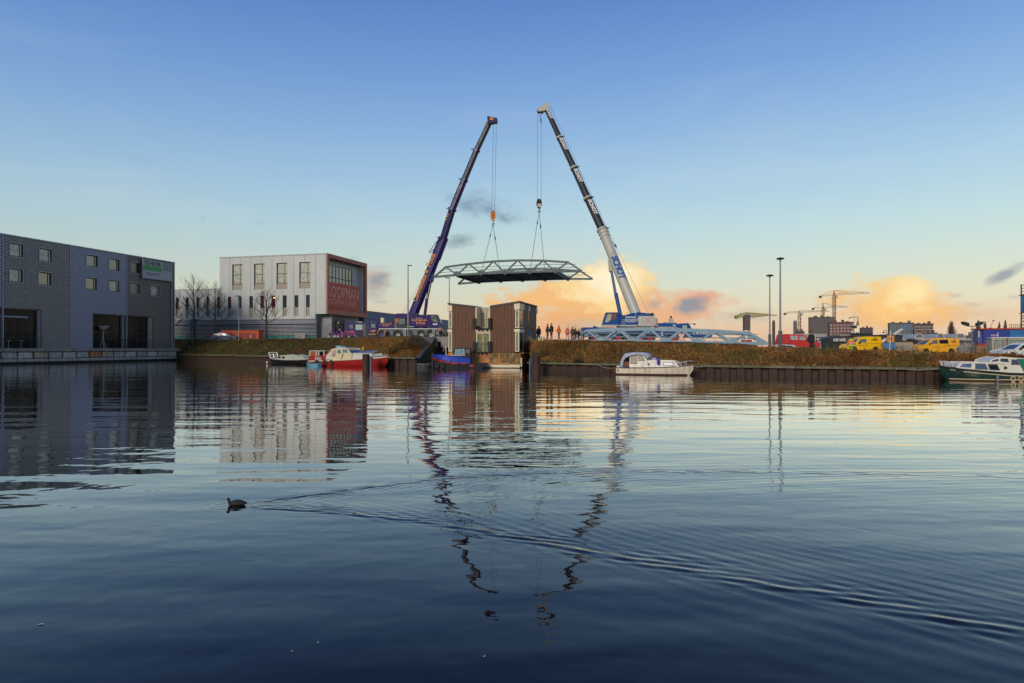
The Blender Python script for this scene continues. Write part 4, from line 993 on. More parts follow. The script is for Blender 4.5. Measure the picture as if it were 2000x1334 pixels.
# span lying on the bank
LB = Line(7.17, 84.6, ROT); L2 = 23.1
lb = thing('bridge_span', 'light blue steel truss bridge span lying on the bank in front of the blue crane', 'bridge', (7.17, 84.6, 0), ROT)
nb2 = [LB.s(p) for p in (1175, 1236, 1299, 1362, 1431)]; nt2 = [LB.s(p) for p in (1145.6, 1207, 1268, 1331.6, 1397, 1463.7)]
bz2 = [(0, LB.z(665.5, 0)), (L2, LB.z(671, L2))]; tz2 = [(s, LB.z(p, s)) for s, p in zip(nt2, (645.5, 642.3, 641.8, 643.6, 646, 650.5))]
truss_bridge(lb, L2, 5.0, lambda s: interp(bz2, s), lambda s: interp(tz2, s), nb2, nt2, m_truss2, w=0.31)
s = LB.s(1331); z = LB.z(657, s)
sg = thing('limit_board', 'square white board with red border and number 12 on the lying bridge', 'sign', F_pt(LB, s, -0.25, z), ROT)
MB().box(-0.36, 0.36, -0.03, 0, -0.36, 0.36).build('border', mat('sign red', (0.45, 0.02, 0.02), 0.4), sg)
MB().box(-0.28, 0.28, -0.034, -0.031, -0.28, 0.28).build('face', m_white, sg)
text(sg, '12', 0.34, m_black, (0, -0.037, 0.08), bold=0.01)
for q in (-1, 1): MB().add([(q*0.28, -0.038, 0.05), (q*0.28, -0.038, -0.24), (q*0.12, -0.038, -0.10)], [(0, 1, 2)]).build('mark', m_black, sg)
for i, (s, l2) in enumerate(((1.5, 'left'), (11.5, 'middle'), (21.5, 'right'))):
    p = F_pt(LB, s, 0, 0); b = MB().box(-0.4, 0.4, -0.3, 5.4, ground(p[0], p[1])-0.3, LB.z(665.5+5.5*s/L2, s)-0.22)
    o = tag(b.build('support_timber', mat('old timber', (0.09, 0.06, 0.04), 0.8)), 'dark timber baulk under the %s of the lying bridge span' % (l2+(' end' if i != 1 else '')), 'timber', 'timbers under the lying bridge')
    o.location = (p[0], p[1], 0); o.rotation_euler = (0, 0, ROT)

# ================================================================== mobile cranes
def stripes(parent, x0, x1, z0, z1, y, c1, c2, n=4, name='hazard_plate'):
    MB().box(x0, x1, y-0.02, y, z0, z1).build(name, c1, parent)
    m = MB(); w = (z1-z0)/n
    for i in range(n):
        a = z0+i*w; zz = [max(z0, min(z1, q)) for q in (a, a+w*0.5, a+w*0.5+(x1-x0)*0.7, a+(x1-x0)*0.7)]
        m.flat([(x0, zz[0]), (x1, zz[3]), (x1, zz[2]), (x0, zz[1])], y-0.024)
    m.build('hazard_stripe', c2, parent, fix=False)['kind'] = 'stuff'
def boom(root, P, pts, widths, M, name='boom_section', n=8):
    for (a, b), (wa, wb), mt in zip(zip(pts, pts[1:]), widths, M):
        a, b = Vector(a)-P, Vector(b)-P; MB().tube([a, b], [wa/2, wb/2], n, ph=0.5).build(name, mt, root, smooth=False)
def crane_left():
    Y = 110.0; P = W(795, 660, Y); k = FPX/Y
    r = thing('mobile_crane', 'purple mobile crane with orange lettering and raised boom on the left side', 'crane', P)
    X = lambda px: (px-795)/k
    Z = lambda py: (660-py)/k
    pur = mat('purple crane paint', (0.022, 0.011, 0.115), 0.3, var=0.06, spec=0.3); purd = mat('dark purple boom', (0.022, 0.020, 0.082), 0.35, var=0.08, spec=0.3)
    slate = mat('slate inner boom', (0.028, 0.034, 0.062), 0.4, var=0.08, spec=0.3); gc = mat('crane chassis grey', (0.13, 0.15, 0.16), 0.55, streak=0.3)
    oran = mat('crane orange', (0.75, 0.27, 0.015), 0.45, var=0.05); wd = 2.6
    MB().box(X(722), X(868), 0.25, wd-0.25, Z(652), Z(644)).build('chassis', gc, r, bevel=0.03)
    for a, b in ((756, 768), (786, 790), (805, 816), (829, 835), (849, 862)): MB().box(X(a), X(b), 0.1, wd-0.1, Z(655), Z(645)).build('side_box', gc, r, bevel=0.03)
    MB().box(X(740), X(863), -0.05, wd+0.05, Z(643.2), Z(641.4)).build('deck_edge', m_white, r)
    MB().prism([(X(720), Z(652)), (X(719.3), Z(648)), (X(722), Z(632)), (X(724), Z(630)), (X(735), Z(629.5)), (X(736), Z(644)), (X(733), Z(652))], 0.0, wd).build('carrier_cab', pur, r, bevel=0.04)
    MB().box(X(725), X(733), -0.03, -0.005, Z(640), Z(632.5)).build('cab_window', mat('greenish window', (0.10, 0.28, 0.22), 0.15), r)
    MB().box(X(718.8), X(719.3), 0.2, wd-0.2, Z(645), Z(634)).build('windscreen', m_glass, r)
    MB().box(X(720), X(734), -0.02, wd+0.02, Z(653.5), Z(652.1)).build('bumper', oran, r)
    text(r, 'C&P', 0.42, oran, (X(728.5), -0.03, Z(646.5)), bold=0.03)
    for i in range(5): MB().box(X(736.5+i*0.7), X(737.6+i*.7), -0.05, -0.01, Z(653-i*2.4), Z(651.6-i*2.4)).build('marker_lamp', oran, r)
    MB().box(X(736.3), X(770), 0.15, wd-0.15, Z(641.3), Z(630)).build('engine_cover', pur, r, bevel=0.05)
    text(r, 'Commandeur\n& Poos', 0.34, oran, (X(753.5), 0.12, Z(634)), bold=0.012)
    MB().box(X(742), X(748), 0.6, 1.4, Z(630), Z(620.3)).build('exhaust_box', m_cream, r, bevel=0.03); MB().tube([(X(746), 1, Z(620)), (X(745), 1, Z(617.3))], 0.09, 7).build('exhaust_pipe', m_black, r)
    for px in (726, 764, 777): MB().tube([(X(px), 0.4, Z(629.7)), (X(px), 0.4, Z(628))], 0.12, 8).build('beacon', mat('amber beacon', (0.8, 0.14, 0.02), 0.3), r, smooth=True)
    for i, px in enumerate((745.7, 777, 798.5, 822.9, 841.7)):
        rim = mat('purple rim', (0.07, 0.05, 0.17), 0.4) if i in (0, 2) else m_steel
        wheel(r, X(px), 0.25, Z(654.6), 0.66, 0.45, rim); wheel(r, X(px), wd-0.25, Z(654.6), 0.66, 0.45, rim, side=1)
        a = MB(); pts = [(X(px)+0.78*math.cos(t), 0.25, Z(654.6)+0.78*math.sin(t)) for t in np.linspace(0.35, math.pi-0.35, 7)]
        for q, w in zip(pts, pts[1:]): a.beam((q[0], 0.25, q[2]), (w[0], 0.25, w[2]), 0.5, 0.04)
        a.build('mudguard', m_black, r)
    for px in (791, 847):
        l = MB()
        for q in (-1.7, 1.7): l.box(X(px+q)-0.03, X(px+q)+0.03, -0.12, -0.06, Z(659.5), Z(643))
        for j in range(6): l.box(X(px-1.7), X(px+1.7), -0.12, -0.07, Z(658-j*2.6), Z(657.4-j*2.6))
        l.build('ladder', m_white, r)
    for px, tag_ in ((754, 1), (859, 2)):
        MB().box(X(px-3.5), X(px+3.5), -0.6, 0.0, Z(652), Z(645.5)).build('outrigger_box', m_black, r)
        stripes(r, X(px-3.4), X(px+3.4), Z(652), Z(645.5), -0.61, m_black, oran, 3)
        MB().tube([(X(px), -0.9, Z(647)), (X(px), -0.9, 0.08)], 0.1, 8).build('outrigger_leg', m_steel, r); MB().tube([(X(px), -0.9, 0.0), (X(px), -0.9, 0.08)], 0.4, 12).build('outrigger_pad', m_darksteel, r)
    # superstructure
    MB().tube([(X(822), 1.3, Z(641)), (X(822), 1.3, Z(638))], 1.1, 20).build('slewing_ring', m_darksteel, r)
    MB().box(X(796), X(834), 0.0, wd, Z(638.5), Z(623)).build('machine_house', pur, r, bevel=0.06)
    MB().prism([(X(796), Z(622.9)), (X(798), Z(612)), (X(812), Z(611)), (X(816), Z(614)), (X(832), Z(616)), (X(836), Z(622.9))], 0.5, 2.1).build('boom_frame', pur, r, bevel=0.04)
    text(r, 'Commandeur\n& Poos', 0.52, oran, (X(821.5), -0.03, Z(627.7)), bold=0.02)
    text(r, 'kraanverhuur', 0.26, mat('faded orange', (0.4, 0.08, 0.05), 0.5), (X(821.5), -0.03, Z(634.3)))
    MB().box(X(799), X(808), -0.03, 0.0, Z(638.3), Z(637.4)).box(X(812), X(825), -0.03, 0.0, Z(622), Z(621.3)).build('trim', m_white, r)
    MB().box(X(773), X(796), 0.2, wd-0.2, Z(622), Z(612)).build('counterweight', pur, r, bevel=0.05)
    MB().box(X(778.5), X(791), 0.15, wd-0.15, Z(633.5), Z(622.3)).build('winch_housing', m_greypaint, r, bevel=0.04)
    for i in range(3): MB().box(X(779), X(790.5), 0.11, 0.14, Z(632-i*3.6), Z(629.4-i*3.6)).build('vent', gc, r)
    stripes(r, X(771.5), X(777.5), Z(632.5), Z(621.5), 0.1, m_black, oran, 4)
    MB().box(X(784), X(796), 0.5, 2.1, Z(640), Z(634)).build('rear_frame', m_darksteel, r)
    MB().prism([(X(834.5), Z(636.5)), (X(834.5), Z(615)), (X(854), Z(615)), (X(856.5), Z(618)), (X(862), Z(632)), (X(858), Z(638)), (X(844), Z(638))], -0.35, 0.75).build('operator_cab', pur, r, bevel=0.04)
    for q in ([(841.5, 616.5), (853.5, 616.5), (858, 630), (848, 630), (842, 623)],): MB().prism([(X(a), Z(b)) for a, b in q], -0.375, -0.352).build('cab_window', mat('pale cab glass', (0.22, 0.33, 0.26), 0.12, var=0.6, scale=2.5, col2=(0.03, 0.04, 0.04), c2amt=0.45, c2scale=2.0), r)
    MB().prism([(X(854.6), Z(615.5)), (X(856.9), Z(617.5)), (X(862.4), Z(631.5)), (X(860.6), Z(631.5))], -0.3, 0.7).build('windscreen', mat('sky blue glass', (0.25, 0.42, 0.45), 0.1), r)
    MB().box(X(846), X(855), -0.40, -0.36, Z(635), Z(632)).build('step', m_white, r)
    # boom, fixed part and telescope, leaning over the water towards the hanging span
    YT = 109.3
    bp_ = [(806.5, 616, 110+1.3), (866, 466, 110.9), (883.2, 409.5, 110.6), (906.5, 352, 110.2), (930.6, 294, 109.8), (959, 234, YT)]
    pts = [W(a, b, c) for a, b, c in bp_]; P0 = P
    boom(r, P0, pts, [(1.62, 1.46), (1.22, 1.2), (1.12, 1.08), (1.0, 0.98), (0.9, 0.86)], [pur, purd, purd, slate, slate])
    for i in range(1, 5):
        d = (pts[i+1]-pts[i]).normalized(); w = (1.7, 1.5, 1.32, 1.2)[i-1]
        MB().tube([pts[i]-P0-d*0.12, pts[i]-P0+d*0.16], w/2, 8, ph=0.5).build('boom_collar', pur, r)
        MB().beam(pts[i]-P0+Vector((-w/2, 0, 0.1)), pts[i]-P0+Vector((-w/2-0.25, 0, 0.3)), 0.12).build('roller_bracket', m_darksteel, r)
    q0, q1 = W(851, 505, 111), W(866, 466, 110.9)
    MB().tube([q0-P0, q1-P0], [0.84, 0.80], 8, ph=0.5).build('boom_head_sleeve', pur, r)
    g = MB(); g.tube([W(866, 462, 110.2)-P0, W(852, 473, 109.8)-P0, W(838.5, 491, 109.8)-P0, W(837.5, 493.5, 109.8)-P0, W(841, 494, 110)-P0, W(847, 486, 110)-P0], 0.06, 6); g.build('jib_bracket', m_darksteel, r)
    MB().prism([(X(833), Z(549)), (X(842), Z(527)), (X(846), Z(538)), (X(843.5), Z(549))], 0.55, 1.95).build('cylinder_bracket', pur, r, bevel=0.03)
    c0, c1, c2 = W(829.5, 617, 111.2), W(833.8, 583, 111.2), W(841.5, 545, 111.2)
    MB().tube([c0-P0, c1-P0], 0.25, 10).build('luffing_cylinder', pur, r, smooth=True); MB().tube([c1-P0, c2-P0], 0.15, 8).build('cylinder_rod', m_chrome, r, smooth=True)
    MB().tube([c2-P0+Vector((0.22, 0, -0.1)), c1-P0+Vector((0.2, 0, 0))], 0.06, 6).build('hose', m_black, r)
    # lettering along the boom
    def boomtext(s, size, px, py, ref, mt, off=0.9, bold=0.02, sxx=1.0, shear=0.0):
        d = (pts[ref+1]-pts[ref]).normalized(); d = Vector((d.x, 0, d.z)).normalized()
        c = W(px, py, 111.0-off)-P0; text(r, s, size, mt, c, xdir=d, normal=(0, -1, 0), bold=bold, sx=sxx, shear=shear)
    boomtext('Commandeur', 1.02, 820.5, 562, 0, oran, 0.82, sxx=0.82); boomtext('&', 0.9, 832.8, 530, 0, oran, 0.80); boomtext('Poos', 1.15, 841.5, 508, 0, oran, 0.79, sxx=1.0)
    for px, py, rf, off in ((874, 423, 1, 0.82), (898.5, 363, 2, 0.92), (922.8, 305, 3, 1.15), (948.6, 245.5, 4, 1.65)): boomtext('C&P', 0.62, px, py, rf, oran, off, bold=0.03)
    # boom head, ropes and hook block
    h = pts[-1]-P0
    hd = MB(); q = lambda a, b: (W(a, b, YT)-P0).xz
    hp = [q(952, 228.5), (q(971, 232.5)), q(971.5, 239.5), q(966.5, 240.5), q(959, 240), q(953, 245)]
    hd.prism([tuple(p) for p in hp], (YT-P0.y)-0.42, (YT-P0.y)+0.42); hd.build('boom_head', purd, r, bevel=0.03)
    hy = YT-P0.y
    MB().box(q(957, 0)[0], q(963.5, 0)[0], hy-0.45, hy-0.425, q(0, 236)[1], q(0, 231.5)[1]).build('trim', oran, r)
    for px, py in ((968.5, 236.5), (962.5, 239)): MB().tube([(q(px, 0)[0], hy-0.35, q(0, py)[1]), (q(px, 0)[0], hy+0.35, q(0, py)[1])], 0.30, 14).build('sheave', m_darksteel, r, smooth=True)
    for (a, b), (c, d) in (((963.6, 241), (960.4, 415)), ((969.5, 239), (966.0, 415))):
        for dy in (-0.16, 0.16): MB().tube([W(a, b, YT)-P0+Vector((0, dy, 0)), W(c, d, YT)-P0+Vector((0, dy*0.6, 0))], 0.022, 5).build('hoist_rope', m_cable, r)
    t = W(963, 421, YT)-P0; hk = MB()
    hk.prism([(t.x-0.36, t.z+0.42), (t.x, t.z+0.72), (t.x+0.36, t.z+0.42), (t.x+0.36, t.z-0.15), (t.x+0.14, t.z-0.72), (t.x-0.14, t.z-0.72), (t.x-0.36, t.z-0.15)], t.y-0.22, t.y+0.22)
    hb_ = hk.build('hook_block', oran, r, bevel=0.05)
    st = MB()
    for i in range(4): zz = t.z-0.6+i*0.33; st.flat([(t.x-0.30, zz), (t.x+0.28, zz+0.28), (t.x+0.28, zz+0.42), (t.x-0.30, zz+0.14)], t.y-0.235)
    st.build('hazard_stripe', m_black, hb_, fix=False)['kind'] = 'stuff'
    u = W(963, 436.5, YT)-P0
    MB().tube([(t.x, t.y, t.z-0.7), (u.x, u.y, u.z+0.35)], 0.07, 6).build('hook_shank', m_darksteel, hb_); MB().tube([(u.x+0.17*math.cos(a), u.y, u.z+0.12+0.19*math.sin(a)) for a in np.linspace(-2.6, 1.7, 9)], 0.055, 6).build('hook', m_darksteel, hb_, smooth=True)
    # pendant line from boom head down to the winch
    MB().tube([W(866, 470, 111.9)-P0, W(787, 612, 111.6)-P0], 0.02, 4).build('winch_rope', m_cable, r)
    MB().tube([W(954, 235, YT)-P0, W(866, 466, 111.8)-P0], 0.016, 4).build('winch_rope', m_cable, r)
    return W(963, 438, YT)
HOOKL = crane_left()
def crane_right():
    Y = 95.2; P = W(1240, 672, Y); k = FPX/Y
    r = thing('mobile_crane', 'blue and cream mobile crane with SCHOT lettering on its black boom', 'crane', P)
    X = lambda px: (px-1240)/k
    Z = lambda py: (672-py)/k
    blu = mat('crane blue', (0.007, 0.065, 0.26), 0.3, var=0.06, spec=0.35); crm = mat('crane cream', (0.46, 0.46, 0.39), 0.45, var=0.06); blk = mat('boom black', (0.025, 0.025, 0.027), 0.5, var=0.1)
    dbl = mat('crane dark blue', (0.012, 0.06, 0.20), 0.4, var=0.1); wt_ = mat('crane white', (0.7, 0.7, 0.68), 0.4, var=0.03); wd = 2.75; rd = mat('red rim', (0.45, 0.03, 0.03), 0.4); redm = mat('hazard red', (0.5, 0.03, 0.02), 0.4)
    MB().box(X(1139), X(1352), 0.3, wd-0.3, Z(658), Z(646)).build('chassis', dbl, r, bevel=0.03)
    MB().box(X(1138), X(1200), -0.02, wd+0.02, Z(646), Z(639.4)).build('rear_deck', blu, r, bevel=0.03)
    MB().box(X(1200), X(1286), -0.0, wd, Z(646), Z(641)).build('deck', blu, r, bevel=0.02)
    MB().prism([(X(1159), Z(639.3)), (X(1160.5), Z(636)), (X(1169), Z(639.3))], 0.3, 0.7).build('outrigger_lug', blu, r)
    for i, px in enumerate((1163, 1184, 1207.5, 1229, 1250.5, 1270.5, 1316)):
        wheel(r, X(px), 0.3, 0.72, 0.72, 0.5, rd, rr=0.6); wheel(r, X(px), wd-0.3, 0.72, 0.72, 0.5, rd, side=1, rr=0.6)
        a = MB(); pts = [(X(px)+0.85*math.cos(t), 0.3, 0.72+0.85*math.sin(t)) for t in np.linspace(0.5, math.pi-0.5, 6)]
        for q, w in zip(pts, pts[1:]): a.beam((q[0], 0.3, q[2]), (w[0], 0.3, w[2]), 0.55, 0.04)
        a.build('mudguard', m_black, r)
    MB().box(X(1285), X(1324), 0.1, wd-0.1, Z(640), Z(631)).build('engine_cover', blu, r, bevel=0.06); MB().box(X(1285), X(1323.5), 0.06, 0.098, Z(639.8), Z(638.2)).build('trim', crm, r)
    m = MB(); m.flat([(X(1313), Z(633)), (X(1317), Z(635)), (X(1321), Z(633)), (X(1318), Z(636.5)), (X(1317), Z(638)), (X(1316), Z(636.5))], 0.085); m.build('bird_emblem', wt_, r)
    MB().box(X(1301), X(1322), 0.5, 2.0, Z(630.9), Z(628.6)).build('engine_top', crm, r); MB().box(X(1311), X(1318), 0.7, 1.4, Z(628.5), Z(621.5)).build('exhaust_box', crm, r, bevel=0.04); MB().tube([(X(1314.5), 1, Z(621.5)), (X(1313), 1, Z(616.5))], 0.12, 8).build('exhaust_pipe', m_black, r, smooth=True)
    MB().prism([(X(1324.3), Z(654)), (X(1324.3), Z(634)), (X(1327), Z(632.4)), (X(1343), Z(632)), (X(1346), Z(634)), (X(1351), Z(643)), (X(1352), Z(654))], 0.0, wd).build('carrier_cab', blu, r, bevel=0.05)
    MB().box(X(1333), X(1341.5), -0.03, -0.003, Z(641.5), Z(635.5)).build('cab_window', mat('pale green window', (0.30, 0.45, 0.36), 0.15), r)
    MB().prism([(X(1346.3), Z(633.8)), (X(1351.3), Z(643)), (X(1350.2), Z(643)), (X(1345.2), Z(633.8))], 0.15, wd-0.15).build('windscreen', m_glassdark, r)
    MB().tube([(X(1344), 0.2, Z(632)), (X(1344), 0.2, Z(630))], 0.08, 8).build('beacon', MATS['amber beacon'], r); g = MB(); g.tube([(X(1345), 0.1, Z(633)), (X(1352.5), -0.2, Z(631.8)), (X(1354.5), -0.3, Z(633))], 0.03, 5).tube([(X(1354), -0.35, Z(632.3)), (X(1356), -0.35, Z(634.5))], 0.13, 8); g.build('mirror', m_black, r)
    MB().box(X(1352), X(1392), 0.2, wd-0.2, Z(658), Z(646)).build('front_box', dbl, r, bevel=0.04)
    text(r, 'KLAVER', 0.62, wt_, (X(1366), 0.17, Z(650.5)), bold=0.04, sx=1.25)
    stripes(r, X(1291), X(1295), Z(656), Z(648), -0.02, wt_, redm, 3)
    # superstructure with cab on the left
    MB().tube([(X(1225), 1.37, Z(641)), (X(1225), 1.37, Z(638.5))], 1.2, 20).build('slewing_ring', m_darksteel, r)
    MB().box(X(1208), X(1246), 0.0, wd, Z(638.3), Z(620.5)).build('machine_house', blu, r, bevel=0.06)
    MB().box(X(1208.5), X(1245), -0.03, -0.003, Z(637.5), Z(634.5)).build('trim', crm, r)
    MB().box(X(1223), X(1241), -0.03, -0.003, Z(620.4), Z(618.6)).build('trim', wt_, r)
    text(r, 'SCHOT', 0.55, wt_, (X(1233.5), -0.03, Z(625.6)), bold=0.02); text(r, 'kraanverhuur', 0.22, wt_, (X(1233.5), -0.03, Z(629)))
    for i in range(4): MB().box(X(1214), X(1221.5), -0.05, -0.003, Z(636.5-i*3.7), Z(635.6-i*3.7)).build('step', crm, r)
    MB().prism([(X(1212), Z(620.4)), (X(1213), Z(614)), (X(1218), Z(616)), (X(1228), Z(614)), (X(1240), Z(610.5)), (X(1262), Z(611)), (X(1264), Z(614)), (X(1262), Z(620.4))], 0.6, 2.2).build('boom_frame', blu, r, bevel=0.04)
    g = MB()
    for px in (1222.4, 1241.5): g.tube([(X(px), 0.05, Z(620.4)), (X(px), 0.05, Z(610.5))], 0.035, 5)
    g.tube([(X(1222.4), 0.05, Z(610.6)), (X(1241.5), 0.05, Z(610.6))], 0.035, 5).build('guard_rail', m_white, r)
    MB().prism([(X(1177.5), Z(636)), (X(1179), Z(627)), (X(1184.3), Z(611.3)), (X(1207), Z(611.3)), (X(1207), Z(636.8))], -0.3, 0.85).build('operator_cab', blu, r, bevel=0.05)
    MB().prism([(X(1181), Z(629)), (X(1186), Z(613.3)), (X(1194), Z(613.3)), (X(1193.5), Z(623)), (X(1190), Z(627.5)), (X(1184), Z(630))], -0.33, -0.303).build('cab_window', mat('pale yellow glass', (0.38, 0.40, 0.25), 0.12, var=0.3, scale=3), r)
    MB().prism([(X(1195.5), Z(613.3)), (X(1203), Z(613.5)), (X(1203), Z(619)), (X(1200), Z(624)), (X(1196), Z(625.5))], -0.33, -0.303).build('cab_window', mat('busy cab glass', (0.05, 0.06, 0.06), 0.15, var=0.3, col2=(0.5, 0.08, 0.03), c2amt=0.25, c2scale=3), r)
    MB().box(X(1177), X(1207), -0.32, 0.87, Z(637.3), Z(634.5)).build('trim', crm, r); MB().box(X(1184), X(1207.2), -0.34, 0.87, Z(611.4), Z(610.4)).build('cab_roof', m_darksteel, r)
    MB().box(X(1246.3), X(1279), -0.15, wd+0.15, Z(638), Z(617)).build('counterweight', crm, r, bevel=0.08)
    for i in range(4): MB().box(X(1279.2), X(1286-(i % 2)), 0.0, wd, Z(637.5-i*4.4), Z(633.8-i*4.4)).build('counterweight_slab', crm, r, bevel=0.08)
    for i in range(4): MB().box(X(1247.5), X(1251.5), -0.2, -0.153, Z(636-i*4), Z(633.5-i*4)).build('step', m_white, r)
    stripes(r, X(1261), X(1267), Z(635.5), Z(620), -0.17, wt_, redm, 5); stripes(r, X(1277.5), X(1281), Z(635.5), Z(622), -0.17, wt_, redm, 5)
    MB().box(X(1250), X(1276), 0.3, wd-0.3, Z(616.8), Z(611.5)).build('winch', dbl, r, bevel=0.05); MB().tube([(X(1272), 0.0, Z(617)), (X(1275), 0.0, Z(612)), (X(1277), 0, Z(616))], 0.14, 7).build('hose_reel', m_black, r, smooth=True)
    # boom
    YT = 108.5; P0 = P
    bp_ = [(1242, 614, 96.6), (1176.3, 449, 100.6), (1148.3, 388, 102.5), (1121.2, 328.5, 104.4), (1093.3, 269.5, 106.4), (1067.5, 213, YT)]
    pts = [W(a, b, c) for a, b, c in bp_]
    boom(r, P0, pts, [(1.52, 1.42), (1.24, 1.20), (1.10, 1.07), (0.98, 0.96), (0.86, 0.80)], [crm, blk, blk, blk, blk], n=12)
    for i in range(1, 5):
        d = (pts[i+1]-pts[i]).normalized(); w = (1.72, 1.42, 1.26, 1.12)[i-1]
        MB().tube([pts[i]-P0-d*0.1, pts[i]-P0+d*0.14], w/2, 12, ph=0.5).build('boom_collar', crm, r)
        MB().beam(pts[i]-P0+Vector((w/2-0.05, 0, 0.15)), pts[i]-P0+Vector((w/2+0.15, 0, 0.35)), 0.13).build('roller_bracket', m_darksteel, r)
    d0 = (pts[1]-pts[0]).normalized()
    for q in (0.55, 1.15): MB().tube([pts[1]-P0-d0*q, pts[1]-P0-d0*(q+0.12)], 0.80, 12, ph=0.5).build('boom_collar', crm, r)
    MB().tube([W(1196.5, 496, 98.6)-P0, W(1196.5, 496, 99.6)-P0], 0.34, 14).build('boom_pivot', crm, r, smooth=True)
    _q = lambda a, b: tuple((W(a, b, 99.0)-P0).xz)
    MB().prism([_q(1189.5, 507), _q(1200, 505), _q(1203, 520), _q(1193, 531), _q(1191, 529)], 3.75, 4.6).build('cylinder_bracket', crm, r, bevel=0.03)
    c0, c1, c2 = W(1212.3, 618, 96.2), W(1202.7, 573, 97.3), W(1194.8, 529, 98.6)
    MB().tube([c0-P0, c1-P0], 0.27, 10).build('luffing_cylinder', blu, r, smooth=True); MB().tube([c1-P0, c2-P0], 0.17, 8).build('cylinder_rod', m_chrome, r, smooth=True)
    MB().tube([c1-P0+Vector((-0.2, 0, 0)), c2-P0+Vector((-0.18, 0, 0))], 0.06, 6).build('hose', m_black, r)
    def bt(s, size, px, py, ref, yo, mt, rev=True, sxx=1.0):
        d = (pts[ref]-pts[ref+1]).normalized(); nrm = Vector((0, -1, 0)); d2 = d.normalized()
        nrm = (nrm-d2*nrm.dot(d2)).normalized(); a = pts[ref]; b = pts[ref+1]
        tt = (py-bp_[ref][1])/(bp_[ref+1][1]-bp_[ref][1]); c = a+(b-a)*tt-P0+nrm*yo
        text(r, s, size, mt, c, xdir=d2, normal=nrm, bold=0.055, sx=sxx, shear=0.15)
    bt('SCHOT', 1.28, 0, 527, 0, 0.77, mat('schot blue', (0.03, 0.10, 0.30), 0.4), sxx=0.86)
    for ref, py, sz, yo in ((1, 408, 0.72, 0.67), (2, 346.5, 0.68, 0.61), (3, 284.5, 0.64, 0.55), (4, 225.5, 0.56, 0.49)): bt('SCHOT', sz, 0, py, ref, yo, wt_, sxx=1.1)
    q = lambda a, b: tuple((W(a, b, YT)-P0).xz); hy = YT-P0.y
    MB().prism([q(1050, 214), q(1069, 202), q(1073.5, 203.5), q(1073, 212), q(1063, 217.5), q(1051, 219)], hy-0.42, hy+0.42).build('boom_head', crm, r, bevel=0.03)
    stripes(r, q(1053, 0)[0], q(1059, 0)[0], q(0, 215.5)[1], q(0, 210.5)[1], hy-0.43, wt_, redm, 3)
    for px, py in ((1052.5, 216.5), (1058.5, 217.5)): MB().tube([(q(px, 0)[0], hy-0.36, q(0, py)[1]), (q(px, 0)[0], hy+0.36, q(0, py)[1])], 0.30, 14).build('sheave', m_darksteel, r, smooth=True)
    for (a, b), (c, d) in (((1050, 218), (1049.3, 392)), ((1057, 219), (1056.8, 392))):
        for dy in (-0.16, 0.16): MB().tube([W(a, b, YT)-P0+Vector((0, dy, 0)), W(c, d, YT)-P0+Vector((0, dy*0.6, 0))], 0.022, 5).build('hoist_rope', m_cable, r)
    MB().tube([W(1053, 220, YT)-P0, W(1056.5, 238, YT)-P0], 0.04, 5).tube([W(1056.5, 232, YT)-P0, W(1056.5, 240, YT)-P0], 0.08, 6).build('limit_weight', m_black, r)
    t = W(1053, 398, YT)-P0
    hk = MB(); hk.prism([(t.x-0.38, t.z+0.25), (t.x-0.22, t.z+0.62), (t.x, t.z+0.72), (t.x+0.22, t.z+0.62), (t.x+0.38, t.z+0.25), (t.x+0.36, t.z-0.2), (t.x+0.15, t.z-0.68), (t.x-0.15, t.z-0.68), (t.x-0.36, t.z-0.2)], t.y-0.22, t.y+0.22)
    hb_ = hk.build('hook_block', m_black, r, bevel=0.05); stripes(hb_, t.x-0.26, t.x+0.26, t.z-0.55, t.z+0.0, t.y-0.23, wt_, redm, 3)
    u = W(1053, 411.5, YT)-P0
    MB().tube([(t.x, t.y, t.z-0.66), (u.x, u.y, u.z+0.3)], 0.07, 6).build('hook_shank', m_darksteel, hb_); MB().tube([(u.x+0.17*math.cos(a), u.y, u.z+0.1+0.19*math.sin(a)) for a in np.linspace(-2.6, 1.7, 9)], 0.055, 6).build('hook', m_darksteel, hb_, smooth=True)
    MB().tube([W(1073.5, 204, YT)-P0, W(1202, 480, 101)-P0], 0.02, 4).build('winch_rope', m_cable, r); MB().tube([W(1178, 449, 101)-P0, W(1202, 480, 101)-P0], 0.02, 4).build('winch_rope', m_cable, r)
    MB().tube([W(1202, 480, 101)-P0, W(1265.5, 610, 97)-P0], 0.02, 4).build('winch_rope', m_cable, r); MB().tube([W(1200.5, 477, 101)-P0, W(1204, 483, 101)-P0], 0.12, 8).build('rope_guide', m_darksteel, r, smooth=True)
    return W(1053, 412.5, YT)
HOOKR = crane_right()
# slings from the hooks to the hanging span
for H_, sa, sc_, lab in ((HOOKL, nb[1], nb[2], 'left'), (HOOKR, nb[3], nb[4], 'right')):
    r = thing('lifting_sling', 'four lifting chains spreading from the hook of the %s crane' % ('purple' if lab == 'left' else 'blue'), 'sling', H_)
    for s, wth in ((sa, 0.0), (sa, 11.6)):
        e = Vector(F_pt(HB, s, wth, interp(bz, s)+0.1))-H_; u = e.normalized()
        MB().tube([(0, 0, 0), e], 0.04, 5).build('chain', m_steel, r); MB().tube([u*2.2, u*2.75], 0.09, 6).build('shackle', m_darksteel, r)
    for i, dx in enumerate((-0.08, 0.08)):
        MB().tube([(dx+0.14*math.cos(a), 0, -0.05+0.2*math.sin(a)) for a in np.linspace(0, 2*math.pi, 11)], 0.035, 5).build('link', m_steel, r)

